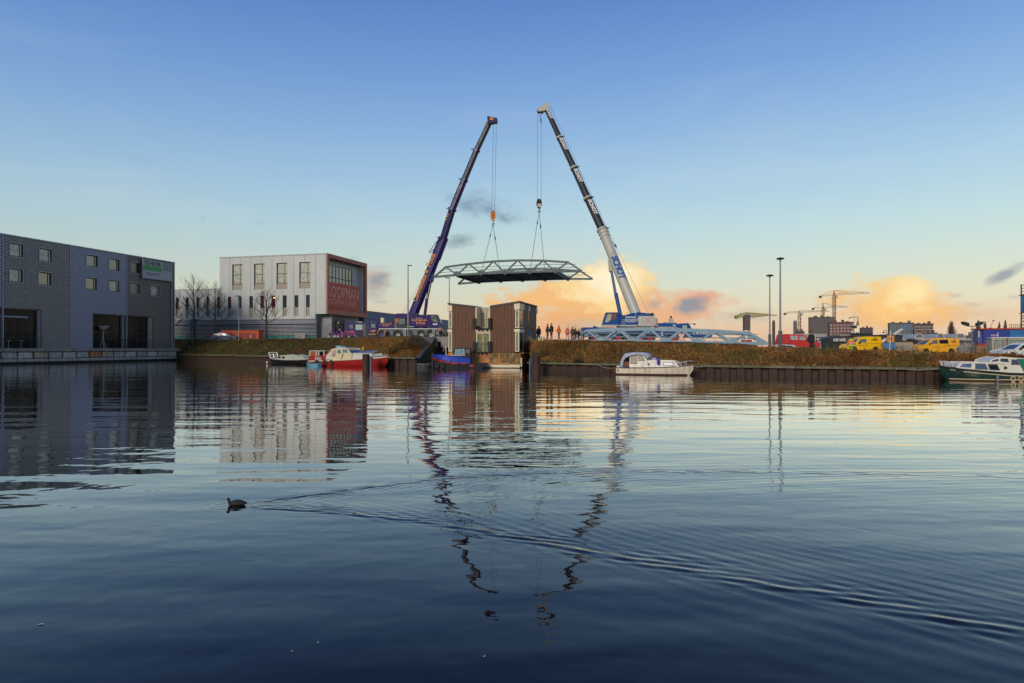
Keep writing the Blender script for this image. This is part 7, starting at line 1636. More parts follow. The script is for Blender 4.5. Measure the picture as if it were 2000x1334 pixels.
# ================================================================== lamp posts
def lamp(px, Y, ybot, ytop, label, rad=0.09, head='flat', sleeve=None, side=1, grp='lamp posts'):
    x = WX(px, Y); zb = min(ground(x, Y), WZ(ybot, Y)); zt = WZ(ytop, Y); h = zt-zb
    r = thing('street_lamp', label, 'lamp post', (x, Y, zb), 0, grp); m_p = mat('lamp post grey', (0.22, 0.25, 0.26), 0.5, 0.3, var=0.1)
    MB().tube([(0, 0, 0), (0, 0, h*0.5), (0, 0, h)], [rad, rad*0.8, rad*0.55], 10).build('pole', m_p, r, smooth=True)
    if sleeve: MB().tube([(0, 0, 0), (0, 0, WZ(sleeve, Y)-zb)], rad*1.7, 10).build('base_sleeve', mat('sleeve grey', (0.08, 0.09, 0.095), 0.5), r, smooth=True)
    if head == 'flat':
        MB().box(-0.1*side, 0.62*side, -0.14, 0.14, h-0.03, h+0.09).build('lamp_head', m_darksteel, r, bevel=0.03)
    elif head == 'disc':
        MB().tube([(0, 0, h-0.02), (0, 0, h+0.06), (0, 0, h+0.14)], [0.34, 0.36, 0.16], 14).build('lamp_head', m_darksteel, r, smooth=True); MB().tube([(0, 0, h-0.2), (0, 0, h-0.02)], 0.1, 8).build('neck', m_p, r)
    elif head == 'double':
        for q in (-1, 1):
            MB().tube([(0, 0, h-0.1), (q*0.7, 0, h)], 0.05, 6).build('arm', m_p, r); MB().prism([(q*0.45, h-0.05), (q*1.05, h+0.15), (q*1.1, h+0.45), (q*0.5, h+0.3)], -0.25, 0.25).build('floodlight', m_darksteel, r)
    return r
lamp(797, 104, 660, 519, 'tall lamp post in front of the purple crane', 0.13)
lamp(877.5, 104.5, 662, 543, 'lamp post rising behind the left wing of the floating house', 0.10, side=-1)
lamp(466.5, 116.5, 664, 578.5, 'slim lamp post in front of the red utility block', 0.08, side=-1)
lamp(1503.5, 66, 676, 539, 'shorter of the two high masts left of the red van', 0.085, 'disc', 653)
lamp(1524, 62.5, 679, 506, 'highest mast, directly in front of the red van', 0.11, 'disc', 646)
lamp(1899, 75, 685, 636, 'floodlight mast with two lamp heads left of the blue cabin', 0.06, 'double')
# curved little harbour lamp and the crane-like mast with a hanging cone
def curved_lamp():
    Y = 80; x = WX(1732, Y); r = thing('harbour_lamp', 'small lamp on a curved swan neck left of the blue lift', 'lamp post', (x, Y, 1.4)); Z = lambda p: WZ(p, Y)-1.4; X = lambda p: (p-1732)/FPX*Y
    m = MB(); m.tube([(0, 0, 0), (0, 0, Z(650)), (X(1731), 0, Z(646)), (X(1728.5), 0, Z(644.3)), (X(1726), 0, Z(646)), (X(1725.8), 0, Z(648))], 0.035, 6); m.build('swan_neck', m_darksteel, r, smooth=True)
    MB().tube([(X(1725.8), 0, Z(648)), (X(1725.8), 0, Z(650.5))], [0.06, 0.16], 10).build('lamp_shade', m_darksteel, r, smooth=True)
curved_lamp()
def mast_with_cone():
    Y = 100; x = WX(1668.3, Y); zb = 1.5; Z = lambda p: WZ(p, Y)-zb; X = lambda p: (p-1668.3)/FPX*Y
    r = thing('ship_mast', 'thin mast with a crossbar and an orange cone hanging from it behind the ship bow', 'mast', (x, Y, zb))
    MB().tube([(0, 0, 0), (0, 0, Z(611.5))], [0.1, 0.05], 7).build('mast', m_rail, r); MB().tube([(X(1659), 0, Z(620)), (X(1676.5), 0, Z(619))], 0.05, 6).build('crossbar', m_darksteel, r)
    MB().tube([(X(1659), 0, Z(620)), (X(1659), 0, Z(623))], 0.06, 6).build('lantern', m_darksteel, r); MB().tube([(X(1676.3), 0, Z(619)), (X(1675.5), 0, Z(625))], 0.05, 6).build('line', m_darksteel, r)
    MB().tube([(X(1675.4), 0, Z(624.5)), (X(1675.2), 0, Z(634)), (X(1675.2), 0, Z(635.8))], [0.05, 0.22, 0.16], 10).build('cone', mat('dull orange', (0.42, 0.19, 0.03), 0.6), r, smooth=True)
    MB().box(-0.3, 0.3, -0.2, 0.2, Z(641), Z(636)).build('mast_box', m_darksteel, r)
mast_with_cone()

# ================================================================== far skyline on the right
def block(name, label, px0, px1, ytop, Y, M, depth=14, rows=0, colsn=0, wm=None, zb=1.0, angle=0.0, win=(0.55, 0.5), parts=True, grp=None, roofm=None):
    angle = -math.atan2(px0-1000, FPX)*0.8; x0 = WX(px0, Y); zt = WZ(ytop, Y); r = thing(name, label, 'building', (x0, Y, zb), angle, grp); L = Line(x0, Y, angle).s(px1); H_ = zt-zb; depth = 9
    MB().box(0, L, 0, depth, 0, H_-0.6).build('wall', M, r); MB().box(-0.15, L+0.15, -0.15, depth+0.15, H_-0.58, H_).build('roof', roofm or m_darksteel, r)
    rn_ = random.Random(int(px0))
    for i in range(3):
        a = L*(0.15+0.3*i+rn_.uniform(-.05, .1)); MB().box(a, a+L*rn_.uniform(.06, .14), 2, 5, H_+0.003, H_+rn_.uniform(.5, 1.6)).build('roof_unit', M, r)
    if rows:
        z0 = max(1.0, WZ(668, Y)-zb)
        for i in range(colsn):
            for j in range(rows):
                a = L*(i+0.5)/colsn; z = z0+(H_-1.2-z0)*(j+0.5)/rows; w = L/colsn*win[0]/2; h = (H_-1.2-z0)/rows*win[1]/2
                MB().box(a-w, a+w, -0.25, -0.01, z-h, z+h).build('window', wm or m_glass, r)
    return r
fb = mat('far grey brick', (0.13, 0.11, 0.10), 0.8, var=0.08, scale=0.2); fr_ = mat('far red brick', (0.17, 0.07, 0.06), 0.8, var=0.08, scale=0.2); fd = mat('far dark brick', (0.10, 0.065, 0.065), 0.8, var=0.08, scale=0.2)
fg = mat('far slate', (0.11, 0.125, 0.135), 0.7, var=0.08, scale=0.2); fw = mat('far white', (0.45, 0.43, 0.40), 0.6, var=0.05, scale=0.2); fwin = mat('far window', (0.30, 0.27, 0.24), 0.3, var=0.3, scale=0.3); fwd = mat('far dark window', (0.055, 0.06, 0.07), 0.3, var=0.3, scale=0.3)
block('office_tower', 'large grey brown tower block under construction cranes', 1581, 1629.5, 619.5, 470, fb, 18, 9, 9, fwd, win=(0.4, 0.45))
block('apartment_block', 'red brick apartment block with big windows beside the grey tower', 1620, 1667, 629, 430, fr_, 16, 6, 7, fwin, win=(0.62, 0.55))
block('tower_block', 'plain dark red tower block standing alone right of the ship mast', 1681.5, 1705, 640, 500, fd, 16, 5, 6, fwd, win=(0.45, 0.4))
block('office_block', 'slate grey tall building left of the dark windowed block', 1737, 1785, 630.5, 430, fg, 18, 5, 7, mat('far slate window', (0.16, 0.19, 0.21), 0.3), win=(0.2, 0.8))
block('apartment_block', 'dark block with rows of pale windows behind the blue lift boom', 1785.5, 1823, 632, 420, fd, 16, 6, 9, fwin, win=(0.6, 0.5))
block('low_block', 'low reddish building under the dark windowed block', 1790, 1832, 650, 390, fr_, 14, 3, 9, fwin, win=(0.5, 0.4)); block('low_shed', 'low grey shed roof between the ship and the dark red tower', 1660, 1692, 651, 380, fg, 12)
block('low_shed', 'long dark low building behind the floodlight mast', 1884, 1930, 655, 330, fg, 12); block('brick_tower', 'small dark gabled tower left of the grey tower block', 1557, 1571, 647, 330, fd, 10, 2, 3, fwd)
def lattice_flats():
    Y = 300; x0, x1 = WX(1556, Y), WX(1614, Y); r = thing('terrace_flats', 'white framed low flats in front of the grey tower block', 'building', (x0, Y, 1.0)); L = x1-x0; zt = [WZ(p, Y)-1 for p in (652, 656, 662, 668)]
    MB().box(0, L, 1, 12, 0, zt[0]-0.4).build('wall', fd, r); MB().box(-0.2, L+.2, 0, 12, zt[0]-0.4, zt[0]).build('roof', fw, r)
    for z in zt[1:]: MB().box(0, L, 0.0, 0.9, z-0.3, z+0.2).build('balcony', fw, r)
    n = 11
    for i in range(n+1): MB().box(L*i/n-0.18, L*i/n+0.18, 0.1, 0.6, 0, zt[0]-0.4).build('pier', fw, r)
lattice_flats()
for i, (px, Y, yt, hw, lb) in enumerate(((1511, 420, 629.5, 1.8, 'slim chimney left of the tallest mast'), (1553, 420, 630, 2.2, 'slim dark chimney right of the tallest mast'))):
    c = thing('chimney', lb, 'chimney', (WX(px, Y), Y, 1.0), 0, 'far chimneys'); h = WZ(yt, Y)-1
    MB().tube([(0, 0, 0), (0, 0, h)], 0.9*hw/1.8, 10).build('shaft', fd if i == 0 else fg, c, smooth=True); MB().tube([(0, 0, h), (0, 0, h+1.2)], 0.75*hw/1.8, 10).build('cap', fr_ if i == 0 else fg, c, smooth=True)
def truss_jib(root, a, b, d, M, name='jib', n=12, th=None):
    a = Vector(a); b = Vector(b); th = th or d*0.16; u = Vector((0, 0, d)); m = MB(); m.beam(a, b, th).beam(a+u, b+u*0.35, th)
    for i in range(n):
        p = a.lerp(b, i/n); q = a.lerp(b, (i+0.5)/n); s = a.lerp(b, (i+1)/n); k = 1-0.65*(i+0.5)/n; m.beam(p, q+u*k, th*0.7).beam(q+u*k, s, th*0.7)
    m.build(name, M, root)
def mastlat(root, z0, z1, w, M):
    m = MB(); n = max(4, int((z1-z0)/(w*1.6))); th = w*0.2
    for sx_ in (-1, 1):
        for sy_ in (-1, 1): m.box(sx_*w/2-th/2, sx_*w/2+th/2, sy_*w/2-th/2, sy_*w/2+th/2, z0, z1)
    for i in range(n):
        a = z0+(z1-z0)*i/n; b = z0+(z1-z0)*(i+1)/n; s = 1 if i % 2 else -1; m.beam((-w/2*s, -w/2, a), (w/2*s, -w/2, b), th*0.8).beam((w/2, -w/2*s, a), (w/2, w/2*s, b), th*0.8)
    m.build('mast', M, root)
tcm = mat('tower crane yellow', (0.30, 0.20, 0.10), 0.6, var=0.1); tcw = mat('tower crane pale', (0.42, 0.36, 0.28), 0.6)
def tower_crane(px, Y, ymast, yapex, jib0, jib1, label, w=1.8, th=0.35):
    x = WX(px, Y); r = thing('tower_crane', label, 'crane', (x, Y, 1.0), 0, 'tower cranes on the far skyline'); X = lambda p: (p-px)/FPX*Y; Z = lambda p: WZ(p, Y)-1
    mastlat(r, 0, Z(ymast), w, tcm); d = 1.6*w/1.8
    truss_jib(r, (0, 0, Z(ymast)), (X(jib1[0]), 0, Z(jib1[1])), d, tcw, 'jib', 16); truss_jib(r, (0, 0, Z(ymast)), (X(jib0[0]), 0, Z(jib0[1])), d*0.7, tcm, 'counter_jib', 5)
    MB().box(X(jib0[0])-0.3, X(jib0[0])+1.1, -0.8, 0.8, Z(jib0[1])-1.0, Z(jib0[1])+0.4).build('counterweight', fd, r)
    MB().tube([(0, 0, Z(ymast)), (0, 0, Z(yapex))], [w*0.5, w*0.15], 5).build('apex', tcm, r); MB().box(0.4, 1.9, -1.2, 0, Z(ymast)-2, Z(ymast)).build('cab', tcw, r)
    for q, k in ((jib1, 0.45), (jib1, 0.85), (jib0, 0.9)): MB().tube([(0, 0, Z(yapex)), (X(q[0])*k, 0, Z(ymast)+(Z(q[1])-Z(ymast))*k+d*0.6)], 0.09, 4).build('tie', fd, r)
tower_crane(1629, 470, 577, 567.5, (1601, 579), (1699, 572.5), 'tallest of the tower cranes, jib pointing right above the red block', 1.6)
tower_crane(1607.3, 520, 602, 592, (1587, 602.5), (1657, 600), 'middle height tower crane behind the tallest one', 1.5)
tower_crane(1561.3, 480, 611, 607, (1532, 612.5), (1619, 608.5), 'lowest of the tower cranes, left of the grey tower block', 1.5)
def hammerhead():
    Y = 430; x = WX(1458, Y); r = thing('shipyard_crane', 'old hammerhead shipyard crane with rusty red tower left of the high masts', 'crane', (x, Y, 1.0)); X = lambda p: (p-1458)/FPX*Y; Z = lambda p: WZ(p, Y)-1
    yl = mat('faded yellow steel', (0.30, 0.26, 0.05), 0.6, var=0.2); rt = mat('rusty red sheeting', (0.19, 0.055, 0.045), 0.8, var=0.2, scale=0.25, col2=(0.08, 0.085, 0.09), c2amt=0.45, c2scale=0.16)
    MB().prism([(X(1452.6), Z(645)), (X(1463.6), Z(645)), (X(1463.8), Z(618)), (X(1460.5), Z(614.5)), (X(1456), Z(614.5)), (X(1452.6), Z(618))], -1.8, 1.8).build('tower', rt, r)
    for a, b in ((1453.5, 1450), (1463, 1466)):
        for y in (-1.6, 1.6): MB().beam((X(a), y, Z(645)), (X(b), y*1.4, 0), 0.6).build('leg', fw, r)
    MB().box(X(1450), X(1466), -2.5, 2.5, 0, Z(664)).build('base', mat('red base', (0.35, 0.04, 0.03), 0.6), r)
    m = MB(); top = [(1437, 618), (1447, 612.5), (1457, 610.5), (1475, 612), (1500, 614)]; bot = [(1437, 620.5), (1447, 619.5), (1457, 618.5), (1475, 619.5), (1500, 616.5)]
    for y in (-1.2, 1.2):
        for q in (top, bot):
            for (a, b), (c, d) in zip(q, q[1:]): m.beam((X(a), y, Z(b)), (X(c), y, Z(d)), 0.35)
        for i in range(15):
            t = i/15; pa = 1437+63*t; za = lambda tab, p: interp(tab, p); m.beam((X(pa), y, Z(za(top, pa))), (X(pa+2.1), y, Z(za(bot, pa+2.1))), 0.22).beam((X(pa+2.1), y, Z(za(bot, pa+2.1))), (X(pa+4.2), y, Z(za(top, min(1500, pa+4.2)))), 0.22)
    m.build('jib', yl, r); MB().box(X(1498), X(1517), -0.8, 0.8, Z(616.5), Z(614.8)).build('jib_tip', yl, r); MB().tube([(X(1439), -1.6, Z(619)), (X(1439), 1.6, Z(619))], 1.2, 14).build('counterweight', yl, r)
hammerhead()
def small_crane():
    Y = 420; x = WX(1935, Y); r = thing('derrick_crane', 'tiny luffing crane jib leaning between the far poplars', 'crane', (x, Y, 1.0)); X = lambda p: (p-1935)/FPX*Y; Z = lambda p: WZ(p, Y)-1
    MB().beam((X(1935), 0, Z(660)), (X(1935), 0, Z(640)), 1.2).build('mast', fd, r); truss_jib(r, (X(1935), 0, Z(640)), (X(1940.5), 0, Z(626)), 0.9, tcw, 'jib', 6); MB().box(X(1939.8), X(1941.5), -.5, .5, Z(627), Z(625)).build('jib_head', fd, r)
small_crane()
def glass_halls():
    gl = mat('pale glazing', (0.34, 0.38, 0.36), 0.3, var=0.15, scale=0.5); wfm = mat('white steel', (0.50, 0.48, 0.44), 0.5)
    for i, (a, b, c, d, lb) in enumerate(((1745, 1762, 1750, 1757, 'leftmost white trapezoid glass roof'), (1786, 1803, 1791, 1799, 'second white trapezoid glass roof'), (1828, 1845, 1832, 1840, 'third white trapezoid glass roof'), (1866, 1886, 1871, 1881, 'rightmost white trapezoid glass roof'))):
        Y = 200; X0 = WX(a, Y); r = thing('glass_roof', lb+' behind the vans', 'roof', (X0, Y, WZ(661.5, Y)), 0, 'trapezoid glass roofs'); X = lambda p: (p-a)/FPX*Y; H_ = 9.5/FPX*Y
        MB().prism([(0, 0), (X(b), 0), (X(d), H_), (X(c), H_)], 0.1, 9).build('glazing', gl, r)
        m = MB(); P4 = [(0, 0), (X(b), 0), (X(d), H_), (X(c), H_)]
        for (p, q), (s, t) in zip(P4, P4[1:]+P4[:1]): m.beam((p, 0, q), (s, 0, t), 0.22)
        m.build('frame', wfm, r)
        for k in range(1, 6): t = k/6; MB().beam((X(b)*t, 0.03, 0), (X(c)+(X(d)-X(c))*t, 0.03, H_), 0.08).build('mullion', fd, r)
        MB().box(0.3, X(b)*0.9, 0.05, 0.09, H_*0.5-0.05, H_*0.5+0.05).build('transom', fd, r)
    Y = 205; x0, x1 = WX(1742, Y), WX(1925, Y); r = thing('market_hall', 'long low pale hall carrying the trapezoid glass roofs', 'building', (x0, Y, 1.0)); L = x1-x0
    MB().box(0, L, 0, 14, 0, WZ(661.6, Y)-1).build('wall', mat('hall wall', (0.34, 0.27, 0.21), 0.7, var=0.2, scale=0.3), r); MB().box(-.2, L+.2, -.3, -0.003, WZ(664, Y)-1, WZ(661.7, Y)-1).build('fascia', wfm, r)
    for k in range(14): a = L*(k+0.5)/14; MB().box(a-L/34, a+L/34, -0.12, -0.003, WZ(670, Y)-1, WZ(665.5, Y)-1).build('window', fwd, r)
glass_halls()

# ================================================================== harbour side things at mid distance
def ship():
    Y = 96; x = WX(1605, Y); r = thing('barge_bow', 'dark grey ship bow marked KB1605 between the red and yellow vans', 'ship', (x, Y, 0.2)); X = lambda p: (p-1605)/FPX*Y; Z = lambda p: WZ(p, Y)-0.2
    M = mat('ship dark grey', (0.045, 0.047, 0.047), 0.5, var=0.15, scale=0.6, streak=0.3)
    st = [(X(1605), 0.1, Z(664), 0.03, 0), (X(1610), 1.3, Z(661), 0.5, -0.2), (X(1622), 2.3, Z(658.6), 1.4, -0.3), (X(1645), 2.8, Z(656.5), 2.2, -0.3), (X(1690), 2.9, Z(655.5), 2.5, -0.3), (X(1740), 2.9, Z(656), 2.5, -0.3)]
    hull(r, st, M, deck=m_darksteel, strake=M, strake_r=0.08)
    text(r, 'KB1605', 0.56, mat('ship white', (0.65, 0.65, 0.62), 0.5, var=0), ((1640-1000)/FPX*93.1-x, -2.86, WZ(664, 93.1)-0.2), bold=0.03, sx=0.95)
    MB().box(X(1632), X(1653), -1.2, 1.2, Z(656.8), Z(652.5)).build('deck_house', mat('ship pale brown', (0.28, 0.22, 0.18), 0.6), r); MB().box(X(1655), X(1690), -2, 2, Z(656), Z(651)).build('hatch', m_darksteel, r)
    MB().tube([(X(1657), -1, Z(655)), (X(1657), -1, Z(646))], 0.10, 6).build('post', m_white, r)
ship()
def lift():
    Y = 78; x = WX(1724, Y); zb = 1.35; th_ = math.atan2(724, FPX); r = thing('boom_lift', 'blue boom lift with an orange turret and folded arm behind the vans', 'aerial lift', (x, Y, zb), -th_); X = lambda p: (p-1724)/FPX*Y*math.cos(th_); Z = lambda p: WZ(p, Y)-zb
    b = mat('lift blue', (0.015, 0.13, 0.33), 0.45, var=0.1); o = mat('lift orange', (0.50, 0.20, 0.02), 0.5, var=0.15); w = m_white
    MB().box(X(1724), X(1748.5), 0, 2.2, 0.25, Z(669.5)).build('chassis', b, r, bevel=0.06)
    for p in (1730, 1744): wheel(r, X(p), 0.0, 0.38, 0.42, 0.3, m_steel); wheel(r, X(p), 2.2, 0.38, 0.42, 0.3, m_steel, side=1)
    MB().box(X(1732), X(1747), 0.1, 2.0, Z(669.3), Z(654)).build('turret', o, r, bevel=0.05); MB().box(X(1728.5), X(1747.3), 0.0, 2.1, Z(655), Z(653)).build('canopy', mat('dull brown', (0.16, 0.07, 0.03), 0.6), r)
    for p in (1737.5, 1741): MB().box(X(p-1), X(p+1), 0.02, 0.098, Z(665), Z(659)).build('vent', m_black, r)
    q = lambda a, c, y=1.0: (X(a), y, Z(c))
    MB().beam(q(1723, 667), q(1731, 660), 0.22).beam(q(1724, 668.5), q(1732, 661.5), 0.16).build('rear_strut', w, r); MB().beam(q(1745, 652), q(1763, 641), 0.11).build('lower_boom', w, r); MB().beam(q(1746.5, 653.8), q(1764, 643.2), 0.08).build('lower_boom', w, r)
    MB().beam(q(1761.5, 641.5), q(1770, 634.5), 0.17).build('upper_boom', b, r); MB().beam(q(1769.5, 634.5), q(1777, 642), 0.12).build('jib', b, r); MB().beam(q(1777, 642), q(1783, 642.5), 0.13).build('jib', b, r)
    g = MB(); g.box(X(1779.5), X(1784), 0.5, 1.6, Z(643.5), Z(642.6))
    for p in (1779.8, 1783.6): g.box(X(p)-0.02, X(p)+0.02, 0.5, 0.54, Z(643), Z(633.5))
    g.box(X(1779.5), X(1784), 0.5, 0.54, Z(634), Z(633.4)).build('basket', b, r)
lift()
Y = 77; x0 = WX(1740, Y)
pp = thing('leaning_pole', 'pale leaning pole in front of the orange lift turret', 'pole', (WX(1737, 75), 75, 1.4)); MB().tube([(0, 0, 0), (0.12, 0, WZ(646, 75)-1.4)], 0.05, 6).build('pole', m_rail, pp)
def hoarding():
    Y = 82; a, b = WX(1748, Y), WX(1783, Y); r = thing('hoarding', 'cream site hoarding between the two yellow vans', 'fence', (a, Y, 1.2)); n = 7; L = b-a; H_ = WZ(668.5, Y)-1.2
    M = mat('cream hoarding', (0.46, 0.38, 0.25), 0.7, var=0.1)
    for i in range(n): MB().box(L*i/n+.02, L*(i+1)/n-.02, 0, 0.05, 0, H_).build('board', M, r)
    MB().box(-0.05, L+0.05, -0.03, 0.08, H_+0.005, H_+0.09).build('rail', mat('brown rail', (0.15, 0.06, 0.04), 0.7), r)
hoarding()
def meshfence(px0, px1, Y, ytop, label, M, n=6, zb=1.1):
    a, b = WX(px0, Y), WX(px1, Y); L = b-a; H_ = WZ(ytop, Y)-zb; r = thing('site_fence', label, 'fence', (a, Y, zb))
    for i in range(n):
        x0, x1 = L*i/n, L*(i+1)/n; m = MB()
        for x in (x0+0.03, x1-0.03): m.tube([(x, 0, 0), (x, 0, H_)], 0.025, 5)
        for z in (0.1, H_): m.tube([(x0+.03, 0, z), (x1-.03, 0, z)], 0.022, 5)
        f = m.build('frame', M, r)
        w = MB(); k = max(3, int((x1-x0)/0.16))
        for j in range(1, k): xx = x0+(x1-x0)*j/k; w.box(xx-0.006, xx+0.006, -0.006, 0.006, 0.1, H_)
        for j in range(1, 5): w.box(x0, x1, -0.006, 0.006, H_*j/5-0.006, H_*j/5+0.006)
        w.build('wire_mesh', M, f)['kind'] = 'stuff'
meshfence(1873, 1912, 73, 668.5, 'grey wire site fence between the orange yellow van and the blue cabin', m_steel, 4)
meshfence(1748, 1790, 76, 676, 'low wire fence in front of the cream hoarding', m_steel, 5)
meshfence(1925, 2010, 66, 665, 'tall wire site fence in front of the blue cabin', m_steel, 5)
def pile_of_stuff():
    Y = 76; a = WX(1874, Y); r = thing('covered_stack', 'stack of goods under grey sheeting behind the wire fence', 'stack', (a, Y, 1.1), ROT); L = WX(1911, Y)-a
    M = mat('grey sheeting', (0.16, 0.17, 0.165), 0.7, var=0.3, scale=1.5, bump=0.05, bscale=3, col2=(0.3, 0.31, 0.3), c2amt=0.3, c2scale=1)
    MB().prism([(0, 0), (L*0.99, 0), (L*0.97, 0.9), (L*0.8, 1.0), (L*0.6, 1.15), (L*0.35, 1.1), (L*0.1, 1.25), (0.05, 1.0)], 0, 0.9).build('sheeting', M, r, bevel=0.1); MB().box(L*0.3, L*0.36, -0.1, -0.02, 0.3, 0.7).build('notice', m_white, r)
pile_of_stuff()
def cabin_block():
    Y = 74; zb = 1.0; x = WX(1909, Y); r = thing('site_cabin', 'blue two storey site cabin with red roof edge at the right side', 'cabin', (x, Y, zb), ROT); LC = Line(x, Y, ROT); X = lambda p: LC.s(p); Z = lambda p: WZ(p, Y)-zb
    b = mat('cabin blue', (0.015, 0.035, 0.24), 0.5, var=0.1, scale=0.8); bl = mat('cabin light blue end', (0.07, 0.085, 0.26), 0.5); rd = mat('cabin red', (0.38, 0.03, 0.02), 0.5); tq = mat('blue sheet', (0.01, 0.13, 0.32), 0.6, var=0.3, scale=1.5)
    MB().box(X(1920.5), X(2040), 0.0, 2.0, Z(671), Z(644)).build('wall', b, r); MB().prism([(X(1911), Z(670)), (X(1911), Z(645)), (X(1920.4), Z(644)), (X(1920.4), Z(671))], 0.25, 1.9).build('end_wall', bl, r)
    MB().box(X(1911), X(2040), -0.15, 2.1, Z(643.8), Z(641.3)).build('roof', rd, r); MB().box(X(1911), X(2040), -0.02, 1.95, Z(675.5), Z(671.1)).build('base_band', rd, r); MB().box(X(1906), X(1925), -0.1, 1.2, 0.0, Z(676)).build('timber_base', mat('orange timber', (0.35, 0.17, 0.06), 0.7), r)
    MB().box(X(1936.5), X(1946), -0.06, -0.003, Z(658), Z(653)).build('sign_plate', mat('violet plate', (0.13, 0.03, 0.30), 0.5), r); text(r, 'KETEN', 0.20, m_white, (X(1941.2), -0.065, Z(655.3)), bold=0.015)
    MB().box(X(1948), X(1949.5), -0.05, -0.003, Z(658), Z(650)).build('window_strip', m_white, r); MB().box(X(1971), X(2000), -0.12, -0.003, Z(659), Z(645)).build('hanging_sheet', tq, r)
    MB().box(X(1912.5), X(1914.5), 0.2, 0.248, Z(658.5), Z(645.5)).build('window_strip', m_white, r)
    for p in (1928, 1934): MB().box(X(p), X(p+4), -0.05, -0.003, Z(680), Z(671.5)).build('doorway', m_black, r)
    Y2 = 70; q = thing('site_office', 'cream and glass site office in front of the blue cabin', 'cabin', (WX(1938, Y2), Y2, 0.9), ROT); L2_ = Line(WX(1938, Y2), Y2, ROT); X2 = lambda p: L2_.s(p); Z2 = lambda p: WZ(p, Y2)-0.9
    cm = mat('site office cream', (0.47, 0.40, 0.27), 0.6); MB().box(X2(1938), X2(2040), 0.1, 1.2, 0, Z2(660.5)).build('wall', cm, q); MB().box(X2(1936), X2(2042), 0.0, 1.25, Z2(660.4), Z2(658.6)).build('roof', m_white, q)
    for i in range(6): a = 1944+i*12; MB().box(X2(a), X2(a+10.5), 0.05, 0.098, Z2(680), Z2(662.5)).build('window', mat('greenish site glass', (0.25, 0.29, 0.24), 0.25, var=0.3, scale=2), q)
    MB().box(X2(1966), X2(1968.5), -0.02, 0.048, Z2(677), Z2(660.8)).build('red_post', rd, q)
    g = thing('metal_gate', 'grey steel swing gate left of the cream site office', 'gate', (WX(1925.5, 68), 68, 1.0)); 
    for i in range(3): MB().tube([(i*0.28, 0, 0), (i*0.28, 0, WZ(667, 68)-1.0)], 0.035, 6).build('upright', m_steel, g)
    MB().tube([(0, 0, WZ(667.2, 68)-1), (0.56, 0, WZ(667.2, 68)-1)], 0.035, 6).build('rail', m_steel, g); MB().tube([(0, 0, 0.1), (0.56, 0, WZ(668, 68)-1)], 0.025, 6).build('brace', m_steel, g)
cabin_block()
def scaffold():
    Y = 80; x = WX(1994, Y); zb = 1.0; r = thing('scaffold_tower', 'tall blue sheeted scaffold tower cut by the right picture edge', 'scaffold', (x, Y, zb)); X = lambda p: (p-1994)/FPX*Y; Z = lambda p: WZ(p, Y)-zb
    st = mat('scaffold steel', (0.16, 0.10, 0.08), 0.6); sh = mat('blue debris net', (0.01, 0.12, 0.30), 0.7, var=0.3, scale=1.2)
    for p in (1994, 2004, 2014): MB().tube([(X(p), 0, 0), (X(p), 0, Z(555))], 0.05, 6).build('standard', st, r); MB().tube([(X(p)+1.2, 1.5, 0), (X(p)+1.2, 1.5, Z(555))], 0.05, 6).build('standard', st, r)
    for i in range(15): z = Z(640)+(Z(557)-Z(640))*i/14; MB().tube([(X(1993), -0.05, z), (X(2015), -0.05, z)], 0.045, 5).build('ledger', st, r); 
    MB().box(X(1993.3), X(2020), -0.12, -0.1, Z(611), Z(577.5)).build('net', sh, r); MB().box(X(1999), X(2020), -0.12, -0.1, Z(640), Z(612)).build('net', sh, r); MB().box(X(1993), X(2020), -0.3, 0.3, Z(577.3), Z(576)).build('platform', mat('rust red boards', (0.22, 0.07, 0.05), 0.7), r); MB().box(X(1994), X(2020), -0.3, 0.3, Z(612), Z(610.9)).build('platform', st, r)
    for i in range(3): MB().tube([(X(1994), -.06, Z(640-i*8)), (X(2000), -.06, Z(632-i*8))], 0.035, 5).build('brace', st, r)
    b = thing('roof_railing', 'low scaffold railing standing on the blue cabin roof', 'railing', (WX(1972, 75.5), 75.5, WZ(641.2, 75.5))); L = (1992-1972)/FPX*75.5
    for i in range(6): MB().tube([(L*i/5, 0, 0), (L*i/5, 0, 0.42+0.12*(i % 2))], 0.025, 5).build('post', st, b)
    for z in (0.12, 0.38): MB().tube([(-.05, 0, z), (L+.05, 0, z)], 0.025, 5).build('rail', st, b)
scaffold()
# grey shed roofs behind the people
q = thing('low_shed', 'grey low shed seen behind the standing people', 'building', (WX(1049, 170), 170, 2.4)); MB().prism([(0, 0), (3.1, 0), (3.1, 1.75), (1.6, 2.5), (0, 3.0)], 0, 12).build('wall', mat('shed grey', (0.22, 0.26, 0.28), 0.6), q)
q = thing('pavement_strip', 'grey concrete roadway slab under the standing people', 'pavement', (2.2, 79.2, 3.05)); q2 = MB().hplate([(1.1, 7.5), (1.1, 1.0), (6.2, -0.8), (6.6, 7.0)], 0, 0.16).build('slab', mat('roadway concrete', (0.22, 0.22, 0.21), 0.8, var=0.15), q)
bk = thing('block_marker', 'small concrete block with a dark V mark at the bank end', 'marker', (WX(1056, 76), 76, ground(WX(1056, 76), 76)+0.02)); MB().box(-.3, .3, 0, .4, 0, .38).build('block', m_cream, bk, bevel=0.02); MB().flat([(-.2, .33), (-.1, .33), (0, .14), (.1, .33), (.2, .33), (0, .02)], -0.005).build('mark', m_black, bk, fix=False)
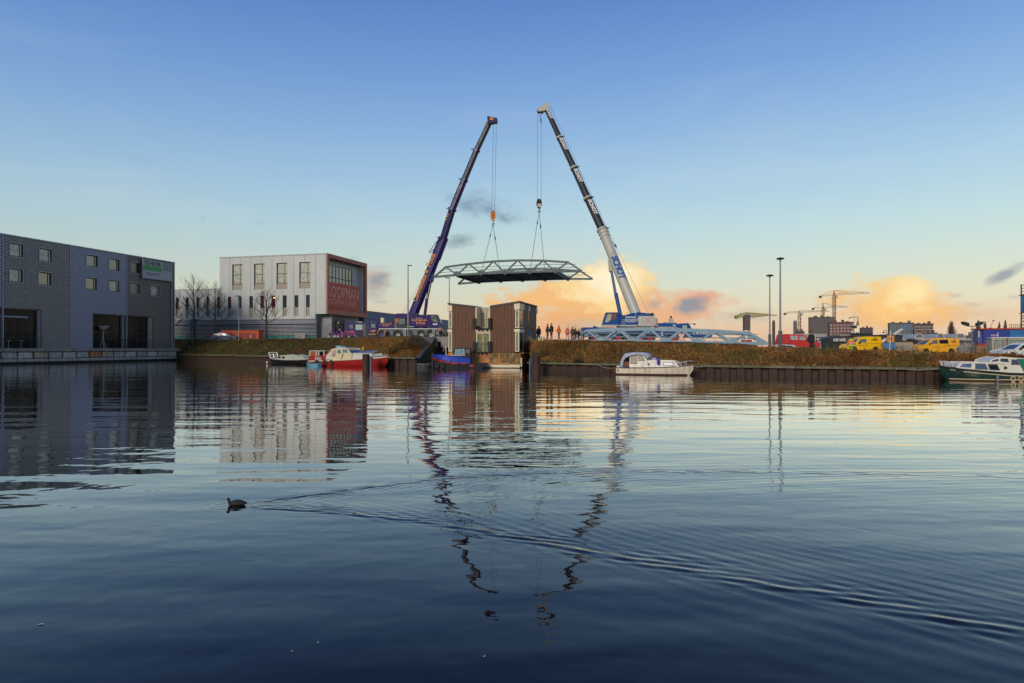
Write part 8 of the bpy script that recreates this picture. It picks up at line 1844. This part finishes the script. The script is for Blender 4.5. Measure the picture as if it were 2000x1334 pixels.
dm = thing('plastic_sheet', 'dark crumpled plastic sheet hanging at the left end of the right bank', 'sheet', (2.0, 69.8, 0.8)); MB().add([(-.1, .4, .0), (.9, 0, .0), (1.1, .8, .9), (.7, 2.6, 1.45), (.1, 2.6, 1.1), (.25, .8, .75)], [(0, 1, 5), (1, 2, 5), (2, 3, 5), (3, 4, 5), (4, 0, 5)]).build('sheet', mat('blackish plastic', (0.03, 0.033, 0.04), 0.35), dm, fix=False)

# railing and stone blocks along the white office
def guard():
    Y = 121; a = WX(548, Y); r = thing('guard_rail', 'thin steel guard rail in front of the louvred facade', 'railing', (a, Y, 3.7)); L = WX(618, Y)-a
    for i in range(8): MB().tube([(L*i/7, 0, 0), (L*i/7, 0, 1.5)], 0.03, 5).build('post', m_steel, r)
    for z in (0.5, 1.0, 1.5): MB().tube([(0, 0, z), (L, 0, z)], 0.025, 5).build('rail', m_steel, r)
    c = thing('concrete_box', 'pale concrete container at the foot of the louvred facade', 'container', (WX(576, 120), 120, 3.6)); w = (596-576)/FPX*120
    MB().box(0, w/2-.02, 0, 1.2, 0, 1.15).build('block', m_conc, c, bevel=0.03); MB().box(w/2+.02, w, 0, 1.2, 0, 1.15).build('block', m_conc, c, bevel=0.03)
guard()
def sign_cabinet():
    r = thing('site_board', 'blue grey notice board beside the tallest bare tree', 'sign', (WX(372, 127), 127, 3.7)); w = 13/FPX*122
    MB().box(0, w, 0, 0.1, 2.3, 3.9).build('board', mat('slate board', (0.10, 0.15, 0.19), 0.5), r)
    for x in (0.1, w-0.1): MB().box(x-.04, x+.04, 0.1, 0.16, 0, 2.3).build('post', m_darksteel, r)
sign_cabinet()
def scooter():
    Y = 124.5; r = thing('moped', 'dark parked moped left of the blue car under the trees', 'moped', (WX(366, Y), Y, gz(368, Y)))
    wheel(r, 0.25, 0.2, 0.28, 0.28, 0.12, m_steel); wheel(r, 1.55, 0.2, 0.28, 0.28, 0.12, m_steel)
    MB().prism([(0.1, 0.55), (0.5, 0.4), (1.0, 0.32), (1.25, 0.5), (1.4, 1.05), (1.3, 1.1), (1.1, 0.6), (0.8, 0.85), (0.2, 0.9)], 0.08, 0.34).build('body', m_black, r, bevel=0.03)
    MB().box(0.1, 0.75, 0.1, 0.32, 0.92, 1.0).build('seat', m_black, r, bevel=0.02); MB().tube([(1.35, -0.05, 1.15), (1.35, 0.45, 1.15)], 0.025, 6).build('handlebar', m_darksteel, r); MB().tube([(1.42, 0.2, 1.05), (1.55, 0.2, 0.3)], 0.03, 6).build('fork', m_darksteel, r); MB().box(1.38, 1.45, .1, .3, 1.05, 1.45).build('windshield', m_glass, r)
scooter()
# pink decorated bicycles beside the lorry
pk = mat('pink paper flowers', (0.55, 0.12, 0.28), 0.7, var=0.4, scale=6); mg = mat('magenta paper flowers', (0.28, 0.05, 0.28), 0.7, var=0.4, scale=6)
def bicycle(px, Y, label, M, lots, face=1):
    x = WX(px, Y); r = thing('bicycle', label, 'bicycle', (x, Y, ground(x, Y)+0.04), 0, 'bicycles decorated in pink')
    for wx in (0.0, 1.05*face):
        t = MB().tube([(wx+0.33*math.cos(a), 0, 0.34+0.33*math.sin(a)) for a in np.linspace(0, 2*math.pi, 19)], 0.028, 5).build('wheel', m_tyre, r, smooth=True)
        s = MB(); [s.beam((wx, 0, 0.34), (wx+0.31*math.cos(a), 0, 0.34+0.31*math.sin(a)), 0.012) for a in np.linspace(0, 5.6, 8)]; s.build('spokes', m_rail, t)
    f = MB(); f.tube([(0, 0, .34), (0.4*face, 0, .36), (0.28*face, 0, .85), (0, 0, .34)], 0.025, 5).tube([(0.4*face, 0, .36), (0.85*face, 0, .82), (0.29*face, 0, .76)], 0.025, 5); f.build('frame', M, r)
    MB().tube([(0.83*face, 0, .95), (0.85*face, 0, .8), (1.05*face, 0, .34)], 0.022, 5).build('fork', M, r); MB().tube([(0.75*face, -.25, 1.0), (0.83*face, 0, .95), (0.75*face, .25, 1.0)], 0.02, 5).build('handlebar', m_steel, r); MB().box(min(.15*face, .4*face), max(.15*face, .4*face), -.08, .08, .87, .93).build('saddle', m_black, r)
    rn = random.Random(px)
    for i in range(lots):
        m = MB(); cx, cy, cz = rn.uniform(-.2, 1.15)*face, rn.uniform(-.25, .15), rn.uniform(.5, 1.3 if i % 2 else 1.0); s = rn.uniform(.11, .2)
        for k in range(9):
            a, b = rn.uniform(0, 6.28), rn.uniform(-1.3, 1.3); d = Vector((math.cos(a)*math.cos(b), math.sin(a)*math.cos(b), math.sin(b)))*s; e = Vector((rn.uniform(-1, 1), rn.uniform(-1, 1), rn.uniform(-1, 1))).normalized()*s*.6
            m.add([(cx, cy, cz), Vector((cx, cy, cz))+d+e, Vector((cx, cy, cz))+d-e], [(0, 1, 2)])
        m.build('paper_flower', M, r, fix=False)
bicycle(642, 115, 'leftmost bicycle, low purple pink garland along its frame', mg, 9); bicycle(655, 114.5, 'second bicycle, heaped with purple pink flowers', mg, 14); bicycle(668, 114, 'third bicycle, tall bunch of light pink flowers', pk, 16); bicycle(681, 114, 'rightmost bicycle, bright pink flowers in front of the lorry door', pk, 14)
for px, lb in ((702, 'left'), (1753, 'x')):
    if px == 702: continue
bicycle(1746, 74, 'plain dark bicycle leaning beside the blue lift wheels', m_darksteel, 0); 

# ================================================================== people
skin = mat('skin', (0.42, 0.24, 0.17), 0.6, var=0.05)
def person(px, Y, label, top, trousers, hair, height=1.78, face=0.0, z=None, arms='down', helmet=None, vest=None, lean=0.0, boots=None, bulk=1.0):
    x = WX(px, Y); zg = ground(x, Y)+0.16*0 if z is None else z
    r = thing('person', label, 'person', (x, Y, zg), face)
    bulk *= 1.18; s = height/1.78; V = []; E = []; Rr = []; T = []
    def v(p, rad, t, par=None):
        V.append(Vector(p)*s); Rr.append(rad*s); T.append(t)
        if par is not None: E.append((par, len(V)-1))
        return len(V)-1
    pel = v((0, 0, 0.96), 0.155*bulk, 't'); sp_ = v((0, lean*0.3, 1.15), 0.145*bulk, 'c', pel); ch = v((0, lean*0.7, 1.36), 0.165*bulk, 'c', sp_); nk = v((0, lean, 1.51), 0.075, 'c', ch)
    hd = v((0, lean+0.0, 1.60), 0.075, 'h', nk); h2 = v((0, lean-0.01, 1.68), 0.092, 'h', hd); v((0, lean, 1.765), 0.055, 'h', h2)
    v((0, lean-0.105, 1.655), 0.016, 'h', h2)      # nose
    for sd in (-1, 1): v((sd*0.098, lean+0.005, 1.665), 0.014, 'h', h2)     # ears
    for sd in (-1, 1):
        hp = v((sd*0.095, 0, 0.90), 0.105*bulk, 't', pel); st_ = random.uniform(-0.07, 0.07); kn = v((sd*0.11, -0.01+st_, 0.50), 0.07, 't', hp); an = v((sd*0.115, 0.03+st_, 0.10), 0.05, 't', kn); v((sd*0.125, -0.14+st_, 0.045), 0.045, 'b', an)
        sh = v((sd*0.19, lean*0.8, 1.43), 0.075*bulk, 'c', ch)
        if arms == 'down': el = (sd*0.25, lean*.6+0.02, 1.14); wr = (sd*0.26, -0.06+lean*.4, 0.88)
        elif arms == 'pockets': el = (sd*0.27, lean*.6+0.05, 1.15); wr = (sd*0.19, -0.10, 0.98)
        elif arms == 'front': el = (sd*0.25, -0.06, 1.15); wr = (sd*0.10, -0.28, 1.12)
        elif arms == 'raised': el = (sd*0.30, -0.10, 1.25) if sd < 0 else (sd*0.25, 0.02, 1.14); wr = (sd*0.22, -0.30, 1.48) if sd < 0 else (sd*0.25, -0.08, 0.9)
        e = v(el, 0.052*bulk, 'c', sh); w = v(wr, 0.036, 'c', e)
        d = (Vector(wr)-Vector(el)).normalized(); pm = v(Vector(wr)+d*0.06, 0.033, 's', w)
        for f in range(4): v(Vector(wr)+d*(0.14+0.015*(f in (1, 2)))+Vector((0.012*(f-1.5), -0.01, 0.004*(f-1.5))), 0.009, 's', pm)
        v(Vector(wr)+d*0.09+Vector((-sd*0.035, -0.03, 0)), 0.010, 's', w)
    me = bpy.data.meshes.new('body'); me.from_pydata([tuple(p) for p in V], E, []); o = bpy.data.objects.new('body', me); COL.objects.link(o)
    sk = o.modifiers.new('skin', 'SKIN'); sk.use_smooth_shade = True
    for i, q in enumerate(o.data.skin_vertices[0].data): q.radius = (Rr[i], Rr[i]*0.82 if T[i] in 'ct' else Rr[i]); q.use_root = (i == 0)
    sb = o.modifiers.new('sub', 'SUBSURF'); sb.levels = sb.render_levels = 1
    dg = bpy.context.evaluated_depsgraph_get(); nm = bpy.data.meshes.new_from_object(o.evaluated_get(dg)); nm.name = 'body'
    bpy.data.objects.remove(o); nm.materials.clear()
    for m_ in (top, trousers, skin, boots or m_black): nm.materials.append(m_)
    idx = {'c': 0, 't': 1, 'h': 2, 's': 2, 'b': 3}
    for p in nm.polygons:
        c = p.center; k = min(range(len(V)), key=lambda i: (V[i]-c).length-Rr[i]*0.8); p.material_index = idx[T[k]]; p.use_smooth = True
    link('body', nm, r)
    # hair or helmet, and the skirt of the coat
    m = MB(); n = 12; vs = []
    hz = 1.665*s; rr = 0.112*s
    for j in range(5):
        t = math.pi/2*j/4
        for k in range(n): a = 2*math.pi*k/n; vs.append((rr*math.cos(t)*math.cos(a), lean*s+0.012*s+rr*1.08*math.cos(t)*math.sin(a), hz+0.01*s+0.125*s*math.sin(t)))
    m.add(vs, [(j*n+k, j*n+(k+1) % n, (j+1)*n+(k+1) % n, (j+1)*n+k) for j in range(4) for k in range(n)])
    if helmet:
        m.tube([(0, lean*s-0.03*s, hz+0.0), (0, lean*s-0.03*s, hz+0.02*s)], 0.145*s, 12); m.build('helmet', helmet, r, smooth=True)
    else: m.build('hair', hair, r, smooth=True)
    for sd in (-1, 1): MB().tube([(sd*0.034*s, (lean-0.098)*s, 1.665*s), (sd*0.034*s, (lean-0.104)*s, 1.665*s)], 0.011*s, 6).build('eye', m_black, r)
    MB().tube([(-0.025*s, (lean-0.093)*s, 1.60*s), (0.025*s, (lean-0.093)*s, 1.60*s)], 0.006*s, 5).build('mouth', mat('lips', (0.3, 0.08, 0.07), 0.6), r)
    c = MB(); c.tube([(0, lean*0.25*s, 1.22*s), (0, 0.0, 1.0*s), (0, 0.0, 0.86*s)], [0.175*s*bulk, 0.195*s*bulk, 0.205*s*bulk], 14); c.build('coat_hem', top, r, smooth=True)
    if vest:
        c = MB(); c.tube([(0, lean*0.5*s, 1.42*s), (0, lean*.4*s, 1.2*s), (0, 0.0, 0.98*s)], [0.20*s*bulk, 0.21*s*bulk, 0.215*s*bulk], 14, cap=False); c.build('vest', vest[0], r, smooth=2)
        for z in (1.05, 1.2): MB().tube([(0, 0, z*s), (0, 0, (z+0.045)*s)], 0.222*s*bulk, 14, cap=False).build('reflective_band', vest[1], r, smooth=2)
    return r
dn = mat('dark navy coat', (0.018, 0.022, 0.04), 0.8, var=0.15); bk_ = mat('black coat', (0.014, 0.013, 0.013), 0.8, var=0.15); br = mat('dark brown coat', (0.05, 0.033, 0.022), 0.8, var=0.15); ol = mat('olive coat', (0.07, 0.065, 0.035), 0.8, var=0.2)
hv = mat('hi-vis orange', (0.75, 0.14, 0.02), 0.6, var=0.06); hvr = mat('hi-vis red orange', (0.62, 0.07, 0.03), 0.6, var=0.06); hy = mat('hi-vis yellow', (0.45, 0.75, 0.04), 0.6, var=0.06); rf = mat('reflective tape', (0.55, 0.55, 0.5), 0.35, var=0)
jn = mat('blue jeans', (0.05, 0.075, 0.16), 0.8, var=0.15); dkj = mat('dark trousers', (0.025, 0.025, 0.03), 0.8); hbk = mat('dark hair', (0.02, 0.014, 0.01), 0.8); wh_ = mat('white helmet', (0.65, 0.65, 0.62), 0.35); kh = mat('khaki trousers', (0.10, 0.08, 0.05), 0.8)
zz = 3.21
person(1051.5, 86.5, 'person in a long navy coat leaning beside the floating house corner', dn, jn, hbk, 1.95, 0.5, 3.05, 'down', lean=-0.12, bulk=1.3)
person(1069.5, 79, 'person in dark brown coat, left one of the standing pair', br, kh, hbk, 1.80, 1.2, 3.21, 'pockets', bulk=1.05)
person(1077, 79.5, 'taller person in black coat and jeans, right one of the standing pair', bk_, jn, hbk, 1.88, -1.0, 3.21, 'pockets')
person(1091.5, 80, 'worker in orange jacket and white helmet holding something in front', hv, jn, hbk, 1.76, -1.3, 3.21, 'front', helmet=wh_, bulk=1.1)
person(1108, 80.5, 'worker in red orange jacket with pale bands and white helmet', hvr, mat('light blue trousers', (0.14, 0.16, 0.28), 0.8), hbk, 1.50, 0.3, 3.2, 'down', helmet=wh_, vest=(hvr, rf), bulk=1.2)
person(1118.5, 81, 'person in bulky olive coat at the left end of the lying bridge', ol, dkj, hbk, 1.55, 0.4, 3.18, 'front', bulk=1.4)
person(1124, 82, 'crouched person in olive clothes between two dark figures near the reeds', ol, kh, hbk, 1.40, -0.5, 3.18, 'front', bulk=1.3)
person(1130.5, 83, 'short looking person in black half hidden by the lying bridge end', bk_, dkj, hbk, 1.35, 0.8, 3.18, 'pockets', bulk=1.2)
person(859.5, 104, 'worker in orange vest and blue helmet at the rear of the purple crane', dn, dkj, hbk, 1.80, 0.6, 3.88, 'front', helmet=mat('blue helmet', (0.05, 0.2, 0.45), 0.4), vest=(hv, rf))
person(1662, 69.5, 'worker in yellow hi-vis jacket with an orange back panel by the yellow van', hy, hy, hbk, 1.86, math.pi, 1.50, 'down', vest=(mat('orange panel', (0.8, 0.13, 0.02), 0.6), rf), bulk=1.45)
person(1584.5, 66.0, 'tall person in black seen in front of the red van bonnet', bk_, dkj, hbk, 1.98, 0.2, 1.85, 'pockets', bulk=1.3)
wf_ = mat('white feather', (0.7, 0.7, 0.68), 0.7, var=0)
for px, py, lb in ((80, 1220, 'largest white feather floating near the lower left corner'), (621, 1256, 'tiny white feather floating left of the purple crane reflection'), (570, 1273, 'tiny white feather floating at the bottom left of centre'), (946, 1283, 'tiny white speck of down floating at the bottom centre')):
    Y = CAMZ*FPX/(py-HOR); s_ = 0.022 if px == 80 else 0.009; f = thing('feather', lb, 'feather', (WX(px, Y), Y, 0.004), 0.3, 'floating feathers')
    MB().add([(-s_, 0, 0), (-s_*.3, -s_*.45, .003), (s_, -s_*.1, .006), (s_*.9, s_*.15, .006), (-s_*.2, s_*.4, .003), (-s_, 0, -.003), (s_, 0, 0)], [(0, 1, 2, 3, 4), (5, 6, 1), (5, 4, 6)]).build('vane', wf_, f, fix=False)
print('objects', len(bpy.data.objects))
